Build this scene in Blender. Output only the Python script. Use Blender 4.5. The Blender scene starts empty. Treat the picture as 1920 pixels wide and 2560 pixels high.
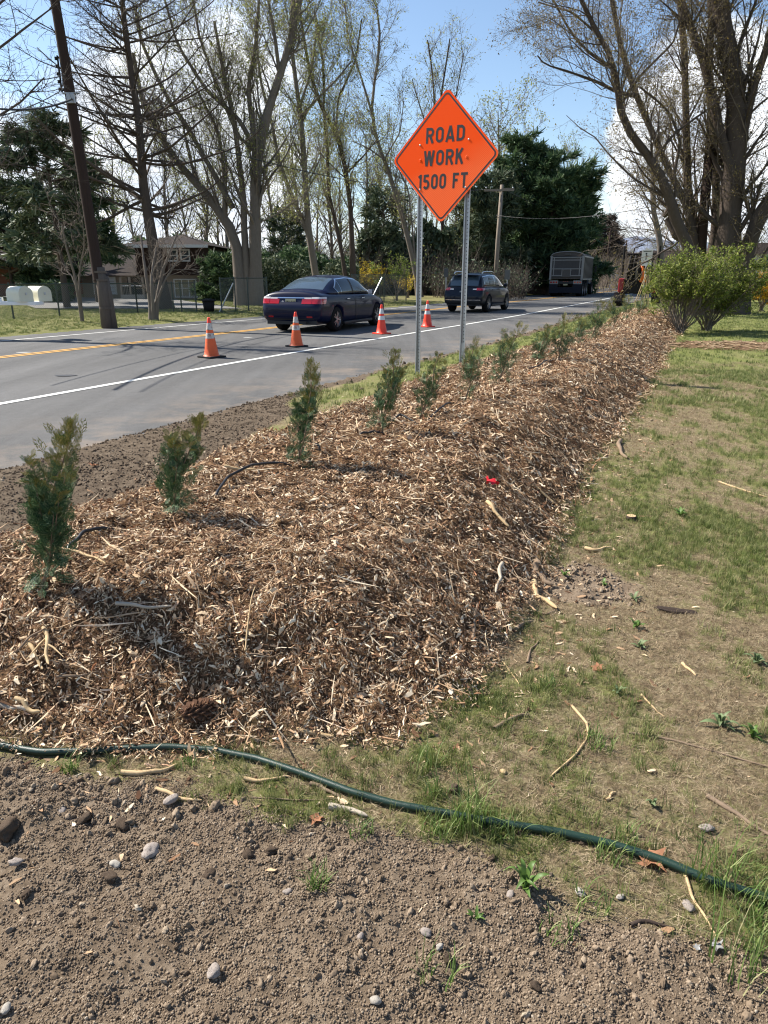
import bpy, bmesh, math, random
import numpy as np
from mathutils import Vector, Matrix, Euler

S = bpy.context.scene
COL = S.collection
RNG = np.random.default_rng(7)
R = math.radians

# ------------------------------------------------------------ camera, sky, sun, exposure
FPX = 1750.0
PITCH = math.atan(590 / FPX)
EYE = 1.52
cd = bpy.data.cameras.new('camera'); cam = bpy.data.objects.new('camera', cd); COL.objects.link(cam)
cam.location = (0, 0, EYE)
cam.rotation_euler = (math.pi / 2 - PITCH, 0, 0)
cd.sensor_fit = 'VERTICAL'; cd.sensor_height = 36; cd.sensor_width = 27
cd.lens = FPX / 2560 * 36
cd.clip_start = 0.05; cd.clip_end = 3000
S.camera = cam
SUN_EL, SUN_AZ = R(44), math.atan2(-0.90, 0.43)      # azimuth from +Y, towards -X: the sun stands ahead on the left
w = bpy.data.worlds.new('World'); S.world = w; w.use_nodes = True
nt = w.node_tree; nt.nodes.clear()
def N(t, ty, **k):
    n = t.nodes.new(ty)
    for a, b in k.items(): setattr(n, a, b)
    return n
sky = N(nt, 'ShaderNodeTexSky', sky_type='NISHITA', sun_disc=False, sun_elevation=SUN_EL, sun_rotation=SUN_AZ)
sky.air_density = 1.0; sky.dust_density = 0.35; sky.ozone_density = 1.8; sky.altitude = 50
bg = N(nt, 'ShaderNodeBackground'); bg.inputs[1].default_value = 0.088
out = N(nt, 'ShaderNodeOutputWorld')
tc = N(nt, 'ShaderNodeTexCoord')
sep = N(nt, 'ShaderNodeSeparateXYZ'); nt.links.new(tc.outputs['Generated'], sep.inputs[0])
def M_(t, op, a, b=None, c=None, clamp=False):
    n = N(t, 'ShaderNodeMath', operation=op, use_clamp=clamp)
    for i, v in enumerate((a, b, c)):
        if v is None: continue
        if isinstance(v, (int, float)): n.inputs[i].default_value = v
        else: t.links.new(v, n.inputs[i])
    return n.outputs[0]
# cloud bank: cumulus low over the horizon, and one tower to the right of the road
mp = N(nt, 'ShaderNodeMapping'); nt.links.new(tc.outputs['Generated'], mp.inputs[0]); mp.inputs['Scale'].default_value = (1, 1, 2.0)
mp.inputs['Location'].default_value = (3.1, 0.4, 0.3)
no = N(nt, 'ShaderNodeTexNoise'); no.inputs['Scale'].default_value = 3.2; no.inputs['Detail'].default_value = 9; no.inputs['Roughness'].default_value = 0.55
nt.links.new(mp.outputs[0], no.inputs[0])
nf = no.outputs['Fac']
z = sep.outputs['Z']
# elevation weight: dense below ~14 deg, gone above ~26 deg
lowband = M_(nt, 'MULTIPLY_ADD', z, -1.45, 0.375)
c1 = M_(nt, 'ADD', nf, lowband)
c1 = M_(nt, 'MULTIPLY_ADD', c1, 5.0, -3.18, clamp=True)
def blob(dx, dy, dz, rad, gain):
    d = Vector((dx, dy, dz)).normalized()
    vm = N(nt, 'ShaderNodeVectorMath', operation='DISTANCE'); nt.links.new(tc.outputs['Generated'], vm.inputs[0]); vm.inputs[1].default_value = d
    v = M_(nt, 'DIVIDE', vm.outputs['Value'], rad)
    v = M_(nt, 'SUBTRACT', 1.0, v)
    n2 = M_(nt, 'MULTIPLY_ADD', nf, 1.7, -0.85)
    v = M_(nt, 'ADD', v, n2)
    return M_(nt, 'MULTIPLY', v, gain, clamp=True)
b1 = blob(0.40, 1.0, 0.155, 0.125, 9)
b2 = blob(-0.26, 1.0, 0.15, 0.20, 3.5)
b3 = blob(-0.55, 1.0, 0.10, 0.17, 3)
b4 = blob(0.66, 1.0, 0.10, 0.12, 3)
cl = M_(nt, 'MAXIMUM', M_(nt, 'MAXIMUM', c1, b1), M_(nt, 'MAXIMUM', b2, M_(nt, 'MAXIMUM', b3, b4)))
above = M_(nt, 'MULTIPLY', z, 40.0, clamp=True)
cl = M_(nt, 'MULTIPLY', cl, above)
no2 = N(nt, 'ShaderNodeTexNoise'); no2.inputs['Scale'].default_value = 9; no2.inputs['Detail'].default_value = 6
nt.links.new(mp.outputs[0], no2.inputs[0])
crgb = N(nt, 'ShaderNodeValToRGB'); crgb.color_ramp.elements[0].position = 0.35; crgb.color_ramp.elements[1].position = 0.62
crgb.color_ramp.elements[0].color = (4.8, 5.4, 6.3, 1); crgb.color_ramp.elements[1].color = (7.6, 7.8, 8.0, 1)
nt.links.new(no2.outputs['Fac'], crgb.inputs[0])
mx = N(nt, 'ShaderNodeMix', data_type='RGBA'); mx.clamp_factor = True
nt.links.new(cl, mx.inputs['Factor']); nt.links.new(sky.outputs[0], mx.inputs[6]); nt.links.new(crgb.outputs[0], mx.inputs[7])
nt.links.new(mx.outputs[2], bg.inputs[0]); nt.links.new(bg.outputs[0], out.inputs[0])
sd = bpy.data.lights.new('sun', 'SUN'); sd.energy = 5.0; sd.angle = R(0.53); sd.color = (1.0, 0.94, 0.855)
sun = bpy.data.objects.new('sun', sd); COL.objects.link(sun)
sdir = Vector((math.sin(SUN_AZ) * math.cos(SUN_EL), math.cos(SUN_AZ) * math.cos(SUN_EL), math.sin(SUN_EL)))
sun.rotation_euler = sdir.to_track_quat('Z', 'Y').to_euler()
S.view_settings.view_transform = 'Standard'; S.view_settings.look = 'None'; S.view_settings.gamma = 1
S.view_settings.use_curve_mapping = False; S.view_settings.exposure = 1.02
S.cycles.filter_width = 1.15; S.cycles.max_bounces = 6; S.cycles.transparent_max_bounces = 12

# ------------------------------------------------------------ helpers
def atY(px, py, Y):
    dx = (px - 960) / FPX; dy = -(py - 1280) / FPX
    d = Vector((dx, math.cos(PITCH) + dy * math.sin(PITCH), -math.sin(PITCH) + dy * math.cos(PITCH)))
    t = Y / d.y
    return np.array([d.x * t, Y, EYE + d.z * t])
def onG(px, py, off=0.0):
    dx = (px - 960) / FPX; dy = -(py - 1280) / FPX
    d = np.array([dx, math.cos(PITCH) + dy * math.sin(PITCH), -math.sin(PITCH) + dy * math.cos(PITCH)])
    t = np.geomspace(0.8, 160, 6000)
    P = d[None] * t[:, None] + np.array([0, 0, EYE])
    h = H(P[:, 0], P[:, 1]) + off
    k = np.argmax(P[:, 2] < h)
    return P[k].copy()

_perm = RNG.permutation(65536).astype(np.float64) / 65536
def vn(x, y, s=0):
    xi = np.floor(x).astype(np.int64); yi = np.floor(y).astype(np.int64)
    fx = x - xi; fy = y - yi; fx = fx * fx * (3 - 2 * fx); fy = fy * fy * (3 - 2 * fy)
    def hsh(a, b): return _perm[((a * 73856093) ^ (b * 19349663) ^ (s * 83492791 + 977)) & 65535]
    return (hsh(xi, yi) * (1 - fx) + hsh(xi + 1, yi) * fx) * (1 - fy) + (hsh(xi, yi + 1) * (1 - fx) + hsh(xi + 1, yi + 1) * fx) * fy
def fbm(x, y, s=0, o=4):
    a = 0.5; r = 0; t = 0
    for i in range(o):
        r = r + a * vn(x * 2 ** i, y * 2 ** i, s + i * 7); t += a; a *= 0.55
    return r / t

def mesh(name, V, Fs, smooth=False, mats=None, midx=None):
    V = np.asarray(V, dtype=np.float32)
    if not isinstance(Fs, (list, tuple)): Fs = [Fs]
    Fs = [np.asarray(F, dtype=np.int32) for F in Fs if len(F)]
    me = bpy.data.meshes.new(name)
    me.vertices.add(len(V)); me.vertices.foreach_set('co', V.ravel())
    if Fs:
        lt = np.concatenate([np.full(len(F), F.shape[1], dtype=np.int32) for F in Fs])
        li = np.concatenate([F.ravel() for F in Fs])
        ls = np.concatenate([[0], np.cumsum(lt)[:-1]]).astype(np.int32)
        me.loops.add(len(li)); me.loops.foreach_set('vertex_index', li)
        me.polygons.add(len(lt)); me.polygons.foreach_set('loop_start', ls); me.polygons.foreach_set('loop_total', lt)
        me.polygons.foreach_set('use_smooth', np.full(len(lt), bool(smooth)))
        if midx is not None: me.polygons.foreach_set('material_index', np.asarray(midx, dtype=np.int32))
    me.update(calc_edges=True); me.validate()
    for m in (mats or []): me.materials.append(m)
    return me
def link(name, me, parent=None, loc=None, rot=None):
    o = bpy.data.objects.new(name, me); COL.objects.link(o)
    if loc is not None: o.location = loc
    if rot is not None: o.rotation_euler = rot
    if parent is not None: o.parent = parent
    return o
def tag(o, label=None, cat=None, group=None, kind=None):
    if label: o['label'] = label
    if cat: o['category'] = cat
    if group: o['group'] = group
    if kind: o['kind'] = kind
    return o
def empty(name, loc=(0, 0, 0), rz=0, label=None, cat=None, group=None):
    o = bpy.data.objects.new(name, None); COL.objects.link(o); o.location = loc; o.rotation_euler = (0, 0, rz)
    o.empty_display_size = 0.1
    return tag(o, label, cat, group)
def copy_tree(o, parent=None):
    c = o.copy(); COL.objects.link(c)
    if parent: c.parent = parent
    for ch in [x for x in COL.objects if x.parent == o]: copy_tree(ch, c)
    return c

class MB:
    """collects boxes, tubes, lathes; build() links them as one mesh object"""
    def __init__(s): s.V = []; s.F = []
    def add(s, V, F):
        b = len(s.V); s.V += [tuple(v) for v in V]; s.F += [tuple(b + i for i in f) for f in F]; return s
    def box(s, a, b, bev=0.0, M=None):
        x0, y0, z0 = a; x1, y1, z1 = b
        V = [(x0, y0, z0), (x1, y0, z0), (x1, y1, z0), (x0, y1, z0), (x0, y0, z1), (x1, y0, z1), (x1, y1, z1), (x0, y1, z1)]
        F = [(0, 3, 2, 1), (4, 5, 6, 7), (0, 1, 5, 4), (1, 2, 6, 5), (2, 3, 7, 6), (3, 0, 4, 7)]
        if M is not None: V = [tuple(M @ Vector(v)) for v in V]
        return s.add(V, F)
    def tube(s, P, r, k=8, caps=True):
        P = [Vector(p) for p in P]; rs = r if isinstance(r, (list, tuple, np.ndarray)) else [r] * len(P)
        V = []; F = []; up = None
        for i, p in enumerate(P):
            t = (P[min(i + 1, len(P) - 1)] - P[max(i - 1, 0)]).normalized()
            if up is None: up = Vector((0, 0, 1)) if abs(t.z) < .9 else Vector((1, 0, 0))
            a = t.cross(up).normalized(); b = a.cross(t).normalized(); up = b
            for j in range(k):
                an = 2 * math.pi * j / k
                V.append(p + (a * math.cos(an) + b * math.sin(an)) * rs[i])
        n = len(P)
        for i in range(n - 1):
            for j in range(k):
                j2 = (j + 1) % k
                F.append((i * k + j, i * k + j2, (i + 1) * k + j2, (i + 1) * k + j))
        if caps: F.append(tuple(range(k))[::-1]); F.append(tuple((n - 1) * k + j for j in range(k)))
        return s.add(V, F)
    def lathe(s, prof, k=24, c=(0, 0, 0), axis='z', caps=True):
        V = []; F = []
        for (r, h) in prof:
            for j in range(k):
                an = 2 * math.pi * j / k; a, b = r * math.cos(an), r * math.sin(an)
                V.append((c[0] + a, c[1] + b, c[2] + h) if axis == 'z' else (c[0] + h, c[1] + a, c[2] + b) if axis == 'x' else (c[0] + a, c[1] + h, c[2] + b))
        n = len(prof)
        for i in range(n - 1):
            for j in range(k):
                j2 = (j + 1) % k; F.append((i * k + j, i * k + j2, (i + 1) * k + j2, (i + 1) * k + j))
        if caps: F.append(tuple(range(k))[::-1]); F.append(tuple((n - 1) * k + j for j in range(k)))
        return s.add(V, F)
    def prism(s, poly, y0, y1, M=None):
        """poly in xz, extruded along y"""
        n = len(poly); V = [(x, y0, z) for x, z in poly] + [(x, y1, z) for x, z in poly]
        F = [tuple(range(n)), tuple(range(2 * n - 1, n - 1, -1))] + [(i, i + n, (i + 1) % n + n, (i + 1) % n) for i in range(n)]
        if M is not None: V = [tuple(M @ Vector(v)) for v in V]
        return s.add(V, F)
    def build(s, name, m, parent=None, smooth=False, bevel=0.0, loc=None, rot=None):
        me = bpy.data.meshes.new(name); me.from_pydata(s.V, [], s.F)
        if bevel > 0 or True:
            bm = bmesh.new(); bm.from_mesh(me); bmesh.ops.recalc_face_normals(bm, faces=bm.faces)
            if bevel > 0: bmesh.ops.bevel(bm, geom=list(bm.edges), offset=bevel, segments=2, affect='EDGES', profile=.6, clamp_overlap=True)
            bm.to_mesh(me); bm.free()
        if smooth: me.shade_smooth() if hasattr(me, 'shade_smooth') else None
        me.materials.append(m)
        return link(name, me, parent, loc, rot)

# batch of tubes: P (m,n,3), Rr (m,n)
def tubes(P, Rr, k):
    m, n, _ = P.shape
    T = np.empty_like(P); T[:, 1:-1] = P[:, 2:] - P[:, :-2]; T[:, 0] = P[:, 1] - P[:, 0]; T[:, -1] = P[:, -1] - P[:, -2]
    T /= np.linalg.norm(T, axis=2, keepdims=True) + 1e-9
    ref = np.zeros_like(T); ref[..., 0] = 0.31; ref[..., 1] = 0.87; ref[..., 2] = 0.37
    A = np.cross(T, ref); A /= np.linalg.norm(A, axis=2, keepdims=True) + 1e-9
    B = np.cross(T, A)
    an = np.arange(k) * 2 * np.pi / k
    V = P[:, :, None, :] + Rr[:, :, None, None] * (A[:, :, None, :] * np.cos(an)[None, None, :, None] + B[:, :, None, :] * np.sin(an)[None, None, :, None])
    idx = np.arange(m * n * k).reshape(m, n, k)
    a = idx[:, :-1, :]; b = np.roll(idx, -1, axis=2)[:, :-1, :]; c = np.roll(idx, -1, axis=2)[:, 1:, :]; d = idx[:, 1:, :]
    F = np.stack([a, b, c, d], -1).reshape(-1, 4)
    return V.reshape(-1, 3), F
def cat(parts):
    V = []; F = {}; off = 0
    for v, f in parts:
        V.append(v); F.setdefault(f.shape[1], []).append(f + off); off += len(v)
    return np.concatenate(V), [np.concatenate(x) for x in F.values()]
def resample(P, n):
    P = np.asarray(P, float); d = np.r_[0, np.cumsum(np.linalg.norm(np.diff(P, axis=0), axis=1))]
    # catmull-like smoothing by dense interpolation then box filter
    t = np.linspace(0, d[-1], n * 6); Q = np.stack([np.interp(t, d, P[:, i]) for i in range(P.shape[1])], 1)
    ker = np.ones(7) / 7
    Qp = np.pad(Q, ((3, 3), (0, 0)), mode='edge')
    Qs = np.stack([np.convolve(Qp[:, i], ker, 'valid') for i in range(Q.shape[1])], 1); Qs[0] = Q[0]; Qs[-1] = Q[-1]
    return Qs[np.linspace(0, len(Qs) - 1, n).round().astype(int)]

# ------------------------------------------------------------ materials
def mat(name, col, rough=0.8, metal=0.0, spec=None, var=0.0, vscale=5.0, bump=0.0, bscale=40.0, ramp=None, rand=None, coat=0.0, coords='Object', trans=0.0, detail=5, emis=None, dirt=None, stretch=None, tl=0.0):
    m = bpy.data.materials.new(name); m.use_nodes = True; t = m.node_tree; p = t.nodes['Principled BSDF']
    p.inputs['Roughness'].default_value = rough; p.inputs['Metallic'].default_value = metal
    if spec is None and rough > .65 and not metal: spec = .12
    if spec is not None: p.inputs['Specular IOR Level'].default_value = spec
    if coat: p.inputs['Coat Weight'].default_value = coat; p.inputs['Coat Roughness'].default_value = 0.03
    if trans: p.inputs['Transmission Weight'].default_value = trans
    if emis: p.inputs['Emission Color'].default_value = (*emis[:3], 1); p.inputs['Emission Strength'].default_value = emis[3]
    tcn = N(t, 'ShaderNodeTexCoord'); co = tcn.outputs[coords]
    if stretch:
        mpn = N(t, 'ShaderNodeMapping'); mpn.inputs['Scale'].default_value = stretch; t.links.new(co, mpn.inputs[0]); co = mpn.outputs[0]
    rgb = None
    if rand:      # per-instance or per-island colour from a ramp
        src = N(t, 'ShaderNodeObjectInfo').outputs['Random'] if rand == 'object' else N(t, 'ShaderNodeNewGeometry').outputs['Random Per Island']
        cr = N(t, 'ShaderNodeValToRGB'); els = cr.color_ramp.elements
        while len(els) > 1: els.remove(els[0])
        for i, (pos, c) in enumerate(ramp):
            e = els[0] if i == 0 else els.new(pos)
            e.position = pos; e.color = (*c, 1)
        t.links.new(src, cr.inputs[0]); rgb = cr.outputs[0]
    if var > 0:
        nz = N(t, 'ShaderNodeTexNoise'); nz.inputs['Scale'].default_value = vscale; nz.inputs['Detail'].default_value = detail; nz.inputs['Roughness'].default_value = 0.6
        t.links.new(co, nz.inputs[0])
        f = M_(t, 'MULTIPLY_ADD', nz.outputs['Fac'], 2 * var, 1 - var)
        mm = N(t, 'ShaderNodeVectorMath', operation='SCALE')
        if rgb is not None: t.links.new(rgb, mm.inputs[0])
        else: mm.inputs[0].default_value = col[:3]
        t.links.new(f, mm.inputs['Scale']); rgb = mm.outputs[0]
    if dirt:      # (colour, scale, threshold)
        nz = N(t, 'ShaderNodeTexNoise'); nz.inputs['Scale'].default_value = dirt[1]; nz.inputs['Detail'].default_value = 7; nz.inputs['Roughness'].default_value = 0.7
        t.links.new(tcn.outputs[coords], nz.inputs[0])
        f = M_(t, 'MULTIPLY_ADD', nz.outputs['Fac'], 7.0, -7.0 * dirt[2], clamp=True)
        mxx = N(t, 'ShaderNodeMix', data_type='RGBA'); t.links.new(f, mxx.inputs['Factor'])
        if rgb is not None: t.links.new(rgb, mxx.inputs[6])
        else: mxx.inputs[6].default_value = (*col[:3], 1)
        mxx.inputs[7].default_value = (*dirt[0], 1); rgb = mxx.outputs[2]
    if rgb is not None: t.links.new(rgb, p.inputs['Base Color'])
    else: p.inputs['Base Color'].default_value = (*col[:3], 1)
    if bump > 0:
        nb = N(t, 'ShaderNodeTexNoise'); nb.inputs['Scale'].default_value = bscale; nb.inputs['Detail'].default_value = 6; nb.inputs['Roughness'].default_value = 0.65
        t.links.new(co, nb.inputs[0])
        bp = N(t, 'ShaderNodeBump'); bp.inputs['Strength'].default_value = 1.0; bp.inputs['Distance'].default_value = bump
        t.links.new(nb.outputs['Fac'], bp.inputs['Height']); t.links.new(bp.outputs[0], p.inputs['Normal'])
    if tl > 0:    # thin leaves let part of the light through
        tr = N(t, 'ShaderNodeBsdfTranslucent'); ms = N(t, 'ShaderNodeMixShader'); ms.inputs[0].default_value = tl
        if rgb is not None: t.links.new(rgb, tr.inputs[0])
        else: tr.inputs[0].default_value = (*col[:3], 1)
        t.links.new(p.outputs[0], ms.inputs[1]); t.links.new(tr.outputs[0], ms.inputs[2])
        t.links.new(ms.outputs[0], t.nodes['Material Output'].inputs[0])
    return m

# ------------------------------------------------------------ geometry nodes scatter, for stuff nobody could count
_pc = [0]
def scatter(name, pts, rot, scl, idx, protos, parent=None):
    """protos: list of meshes. One object; instances of tiny grains, chips, blades"""
    _pc[0] += 1
    c = bpy.data.collections.new('grains_%03d' % _pc[0])
    for i, me in enumerate(protos):
        o = bpy.data.objects.new('grain_%03d_%03d' % (_pc[0], i), me); c.objects.link(o)
    me = bpy.data.meshes.new(name); n = len(pts)
    me.vertices.add(n); me.vertices.foreach_set('co', np.asarray(pts, np.float32).ravel())
    a = me.attributes.new('rot', 'FLOAT_VECTOR', 'POINT'); a.data.foreach_set('vector', np.asarray(rot, np.float32).ravel())
    scl = np.asarray(scl, np.float32)
    if scl.ndim == 1: scl = np.repeat(scl[:, None], 3, 1)
    a = me.attributes.new('scl', 'FLOAT_VECTOR', 'POINT'); a.data.foreach_set('vector', scl.ravel())
    a = me.attributes.new('idx', 'INT', 'POINT'); a.data.foreach_set('value', np.asarray(idx, np.int32))
    o = link(name, me, parent); o['kind'] = 'stuff'
    g = bpy.data.node_groups.new('scatter', 'GeometryNodeTree')
    g.interface.new_socket(name='Geometry', in_out='INPUT', socket_type='NodeSocketGeometry')
    g.interface.new_socket(name='Geometry', in_out='OUTPUT', socket_type='NodeSocketGeometry')
    gi = N(g, 'NodeGroupInput'); go = N(g, 'NodeGroupOutput'); ip = N(g, 'GeometryNodeInstanceOnPoints')
    ci = N(g, 'GeometryNodeCollectionInfo'); ci.inputs['Collection'].default_value = c; ci.inputs['Separate Children'].default_value = True; ci.inputs['Reset Children'].default_value = True
    def attr(nm, ty):
        q = N(g, 'GeometryNodeInputNamedAttribute', data_type=ty); q.inputs['Name'].default_value = nm; return [x for x in q.outputs if x.enabled and x.name == 'Attribute'][0]
    er = N(g, 'FunctionNodeEulerToRotation')
    L = g.links.new
    L(gi.outputs[0], ip.inputs['Points']); L(ci.outputs[0], ip.inputs['Instance']); ip.inputs['Pick Instance'].default_value = True
    L(attr('idx', 'INT'), ip.inputs['Instance Index']); L(attr('rot', 'FLOAT_VECTOR'), er.inputs[0]); L(er.outputs[0], ip.inputs['Rotation'])
    L(attr('scl', 'FLOAT_VECTOR'), ip.inputs['Scale']); L(ip.outputs[0], go.inputs[0])
    md = o.modifiers.new('scatter', 'NODES'); md.node_group = g
    return o
# ------------------------------------------------------------ the lie of the land
def curve(pts):
    y = np.array([p[0] for p in pts], float); x = np.array([p[1] for p in pts], float)
    yy = np.arange(y[0], y[-1] + .25, .25); xx = np.interp(yy, y, x)
    for _ in range(3):
        xp = np.pad(xx, 6, mode='reflect', reflect_type='odd'); xx = np.convolve(xp, np.ones(13) / 13, 'valid')
    return lambda q: np.interp(q, yy, xx)
EDGE = curve([(-30, -17.5), (-6, -8.0), (2, -4.75), (5.53, -3.25), (7.18, -2.45), (9.53, -1.38), (11.34, -.52), (13.27, .5), (15.95, 1.95), (19.92, 3.8), (29.1, 7.95), (41.8, 13.9), (65, 24.4), (110, 46), (260, 120)])
WHITE = curve([(-30, -21.5), (-6, -11.5), (4, -7.0), (8.74, -4.83), (10.46, -4.07), (12.65, -3.03), (15.68, -1.56), (18.6, -.08), (22.45, 1.92), (29.72, 5.57), (45.06, 12.7), (65.3, 22.0), (110, 43.4), (260, 117)])
YELLOW = curve([(-30, -28), (-6, -17), (14.08, -7.6), (16.91, -6.2), (20.95, -4.1), (30.67, .25), (39, 4.3), (43, 6.6), (48.9, 9.8), (65, 18.0), (110, 39.2), (260, 113)])
FARW = curve([(-30, -31.5), (-6, -20.6), (18, -9.6), (20.95, -8.0), (27.2, -4.8), (36.5, .5), (41.8, 3.3), (53.3, 9.2), (65, 15.0), (110, 36.0), (260, 110)])
FARE = curve([(-30, -32.6), (-6, -21.7), (19.5, -10.2), (21.93, -9.05), (27.7, -6.0), (36, -.9), (41.8, 2.3), (53, 8.0), (65, 13.8), (110, 34.8), (260, 108.8)])
FOOT = np.array([(-3.6, 2.02), (-2.6, 1.98), (-1.28, 1.98), (-.48, 1.97), (.02, 2.03), (.30, 2.2), (.60, 2.74), (.89, 3.39), (1.22, 4.34), (1.62, 5.3), (2.52, 7.08), (3.5, 9.2), (4.45, 11.34), (5.7, 14.2), (6.85, 16.91), (8.2, 19.6), (9.3, 22.2), (8.6, 24.2), (7.4, 24.0),
                 (6.7, 21.4), (5.2, 18.0), (3.65, 14.8), (1.95, 11.6), (.78, 9.6), (-.05, 8.0), (-.80, 6.5), (-1.35, 5.5), (-1.65, 4.7), (-1.95, 4.0), (-2.3, 3.35), (-3.2, 2.8), (-4.2, 2.6), (-4.2, 2.1)])
SOIL = np.array([(-6, -1), (2.4, -1), (2.0, .5), (1.15, .95), (.93, 1.2), (.55, 1.42), (.12, 1.55), (-.12, 1.62), (-.5, 1.82), (-1.2, 1.95), (-2.6, 2.0), (-4.2, 2.1), (-6, 2.2)])
def poly_sd(P, x, y):
    """signed distance to polygon, positive inside"""
    d = np.full(x.shape, 1e9); ins = np.zeros(x.shape, bool); n = len(P)
    for i in range(n):
        ax, ay = P[i]; bx, by = P[(i + 1) % n]
        ex, ey = bx - ax, by - ay
        t = np.clip(((x - ax) * ex + (y - ay) * ey) / (ex * ex + ey * ey), 0, 1)
        d = np.minimum(d, (x - ax - t * ex) ** 2 + (y - ay - t * ey) ** 2)
        c = ((ay > y) != (by > y)) & (x < (bx - ax) * (y - ay) / (by - ay + 1e-12) + ax)
        ins ^= c
    d = np.sqrt(d); return np.where(ins, d, -d)
def sst(a, b, x):
    t = np.clip((x - a) / (b - a), 0, 1); return t * t * (3 - 2 * t)
def H(x, y, fine=False):
    x = np.asarray(x, float); y = np.asarray(y, float)
    e = EDGE(y); dr = (x - e) * .9
    fe = FARE(y); dl = (fe - x) * .9
    z = .11 * sst(.1, 2.4, dr) * sst(3.0, 9.0, y) + .02 * sst(0, .6, dr)
    z = z + .10 * sst(.0, 3, dl) + .35 * sst(8, 40, dl)
    z = z + .03 * (fbm(x * .5, y * .5, 3, 2) - .5) * sst(.3, 2, dr)
    road = (dr < .0) & (dl < .0)
    z = np.where(road, -.06, z)
    m = np.zeros_like(z); near = (y < 27) & (y > -2) & (np.abs(x) < 14)
    if near.any():
        sd = poly_sd(FOOT, x[near], y[near]) if x.ndim else poly_sd(FOOT, x, y)
        sd = sd + .16 * (fbm(x[near] * 1.6, y[near] * 1.6, 11, 3) - .5)
        hh = .38 * np.sin(np.clip((sd + .03) / .86, 0, 1) * math.pi / 2) ** 1.45
        hh = hh * (.86 + .28 * fbm(x[near] * .9, y[near] * .9, 5, 2)) + np.where(sd > 0, .055 * (fbm(x[near] * 5, y[near] * 5, 21, 3) - .5) * np.clip(sd / .2, 0, 1), 0)
        m[near] = hh
    z = z + m
    if fine:
        s = soilw(x, y)
        f = (fbm(x * 9, y * 9, 31, 4) - .5) * .05 + (fbm(x * 42, y * 42, 41, 3) - .5) * .016
        z = z + np.where(s > 0, f * s, 0)
        z = z + np.where(m > .03, (fbm(x * 8, y * 8, 33, 3) - .5) * .075 + (fbm(x * 19, y * 19, 34, 2) - .5) * .03, 0)
        z = z + (1 - s) * (fbm(x * 14, y * 14, 51, 3) - .5) * .012 * (~road)
        # the hose side of the soil is banked up with big clods on the left
        z = z + s * .03 * np.exp(-((x + 1.25) / .4) ** 2 - ((y - 1.75) / .14) ** 2)
    return z
def mulchw(x, y):
    return poly_sd(FOOT, x, y) + .26 * (fbm(x * 2.5, y * 2.5, 61, 4) - .5)
def soilw(x, y):
    sd = poly_sd(SOIL, x, y) + .28 * (fbm(x * 3, y * 3, 71, 3) - .5)
    a = sst(-.05, .12, sd)
    e = EDGE(y); dr = (x - e) * .9 + .5 * (fbm(x * 1.3, y * 1.3, 81, 3) - .5)
    wdt = np.interp(y, [0, 4, 7, 9, 12, 25, 40], [3.5, 2.2, 1.3, .6, .4, .4, .3])
    b = sst(0, .25, wdt - dr) * (dr > -.4)
    b = b * ((y < 60))
    # bare scrape at the mound's foot on the right
    c = np.exp(-((x - 1.05) / .34) ** 2 - ((y - 3.28) / .3) ** 2)
    c = np.clip((c + .5 * (fbm(x * 4, y * 4, 91, 3) - .5) - .45) * 4, 0, 1)
    return np.maximum(np.maximum(a, b), c)
def greenw(x, y):
    """how green the turf is: patchy near the camera, lush on the verge and under the trees"""
    g = fbm(x * 1.1, y * .9, 101, 4)
    v = sst(.36, .66, g) * .34 + .12
    v = v + .62 * sst(.42, .66, fbm(x * 5.5, y * 3.6, 111, 5)) + .25 * (fbm(x * 15, y * 15, 117, 2) - .5) + .10 * sst(3.2, 5.5, y)
    v = v - .16 * sst(3.6, 4.6, y) * (1 - sst(8, 12, y))
    # named patches seen in the photograph
    for (cx, cy, rx, ry, a) in ((.42, 2.28, .26, .17, .9), (.12, 1.95, .25, .14, .6), (.7, 2.35, .2, .13, .7), (1.75, 5.0, .35, .8, .28), (1.7, 3.95, .6, .35, .2), (2.1, 4.0, .35, .7, .25), (-.22, 1.66, .16, .12, .7), (.3, 1.62, .3, .08, .8), (1.1, 1.2, .3, .28, .9)):
        v = v + 1.1 * a * np.exp(-((x - cx) / rx) ** 2 - ((y - cy) / ry) ** 2) * (0.5 + fbm(x * 9, y * 9, 121, 2))
    right = sst(0, 1, (x - EDGE(y)) * .9 - 1.2)
    v = v - .20 * np.exp(-((x - 1.2) / .8) ** 2 - ((y - 2.7) / .8) ** 2)
    far = sst(9, 15, y)
    v = v * (1 - far * .5) + far * .72
    v = v * np.interp(y, [2.2, 3.0, 4.5], [.60, .85, 1])
    v = np.where(x < FARE(y), .55 + .5 * fbm(x * .3, y * .3, 131, 3) - .2, v)
    dr = (x - EDGE(y)) * .9; verge = sst(7.4, 9.0, y) * sst(.3, .6, dr) * (x < np.interp(y, [8, 12, 24], [1.2, 2.6, 8]))
    v = np.maximum(v, verge * (.55 + .6 * (fbm(x * 2, y * 2, 141, 3) - .3)))
    return np.clip(v, 0, 1)

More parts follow.
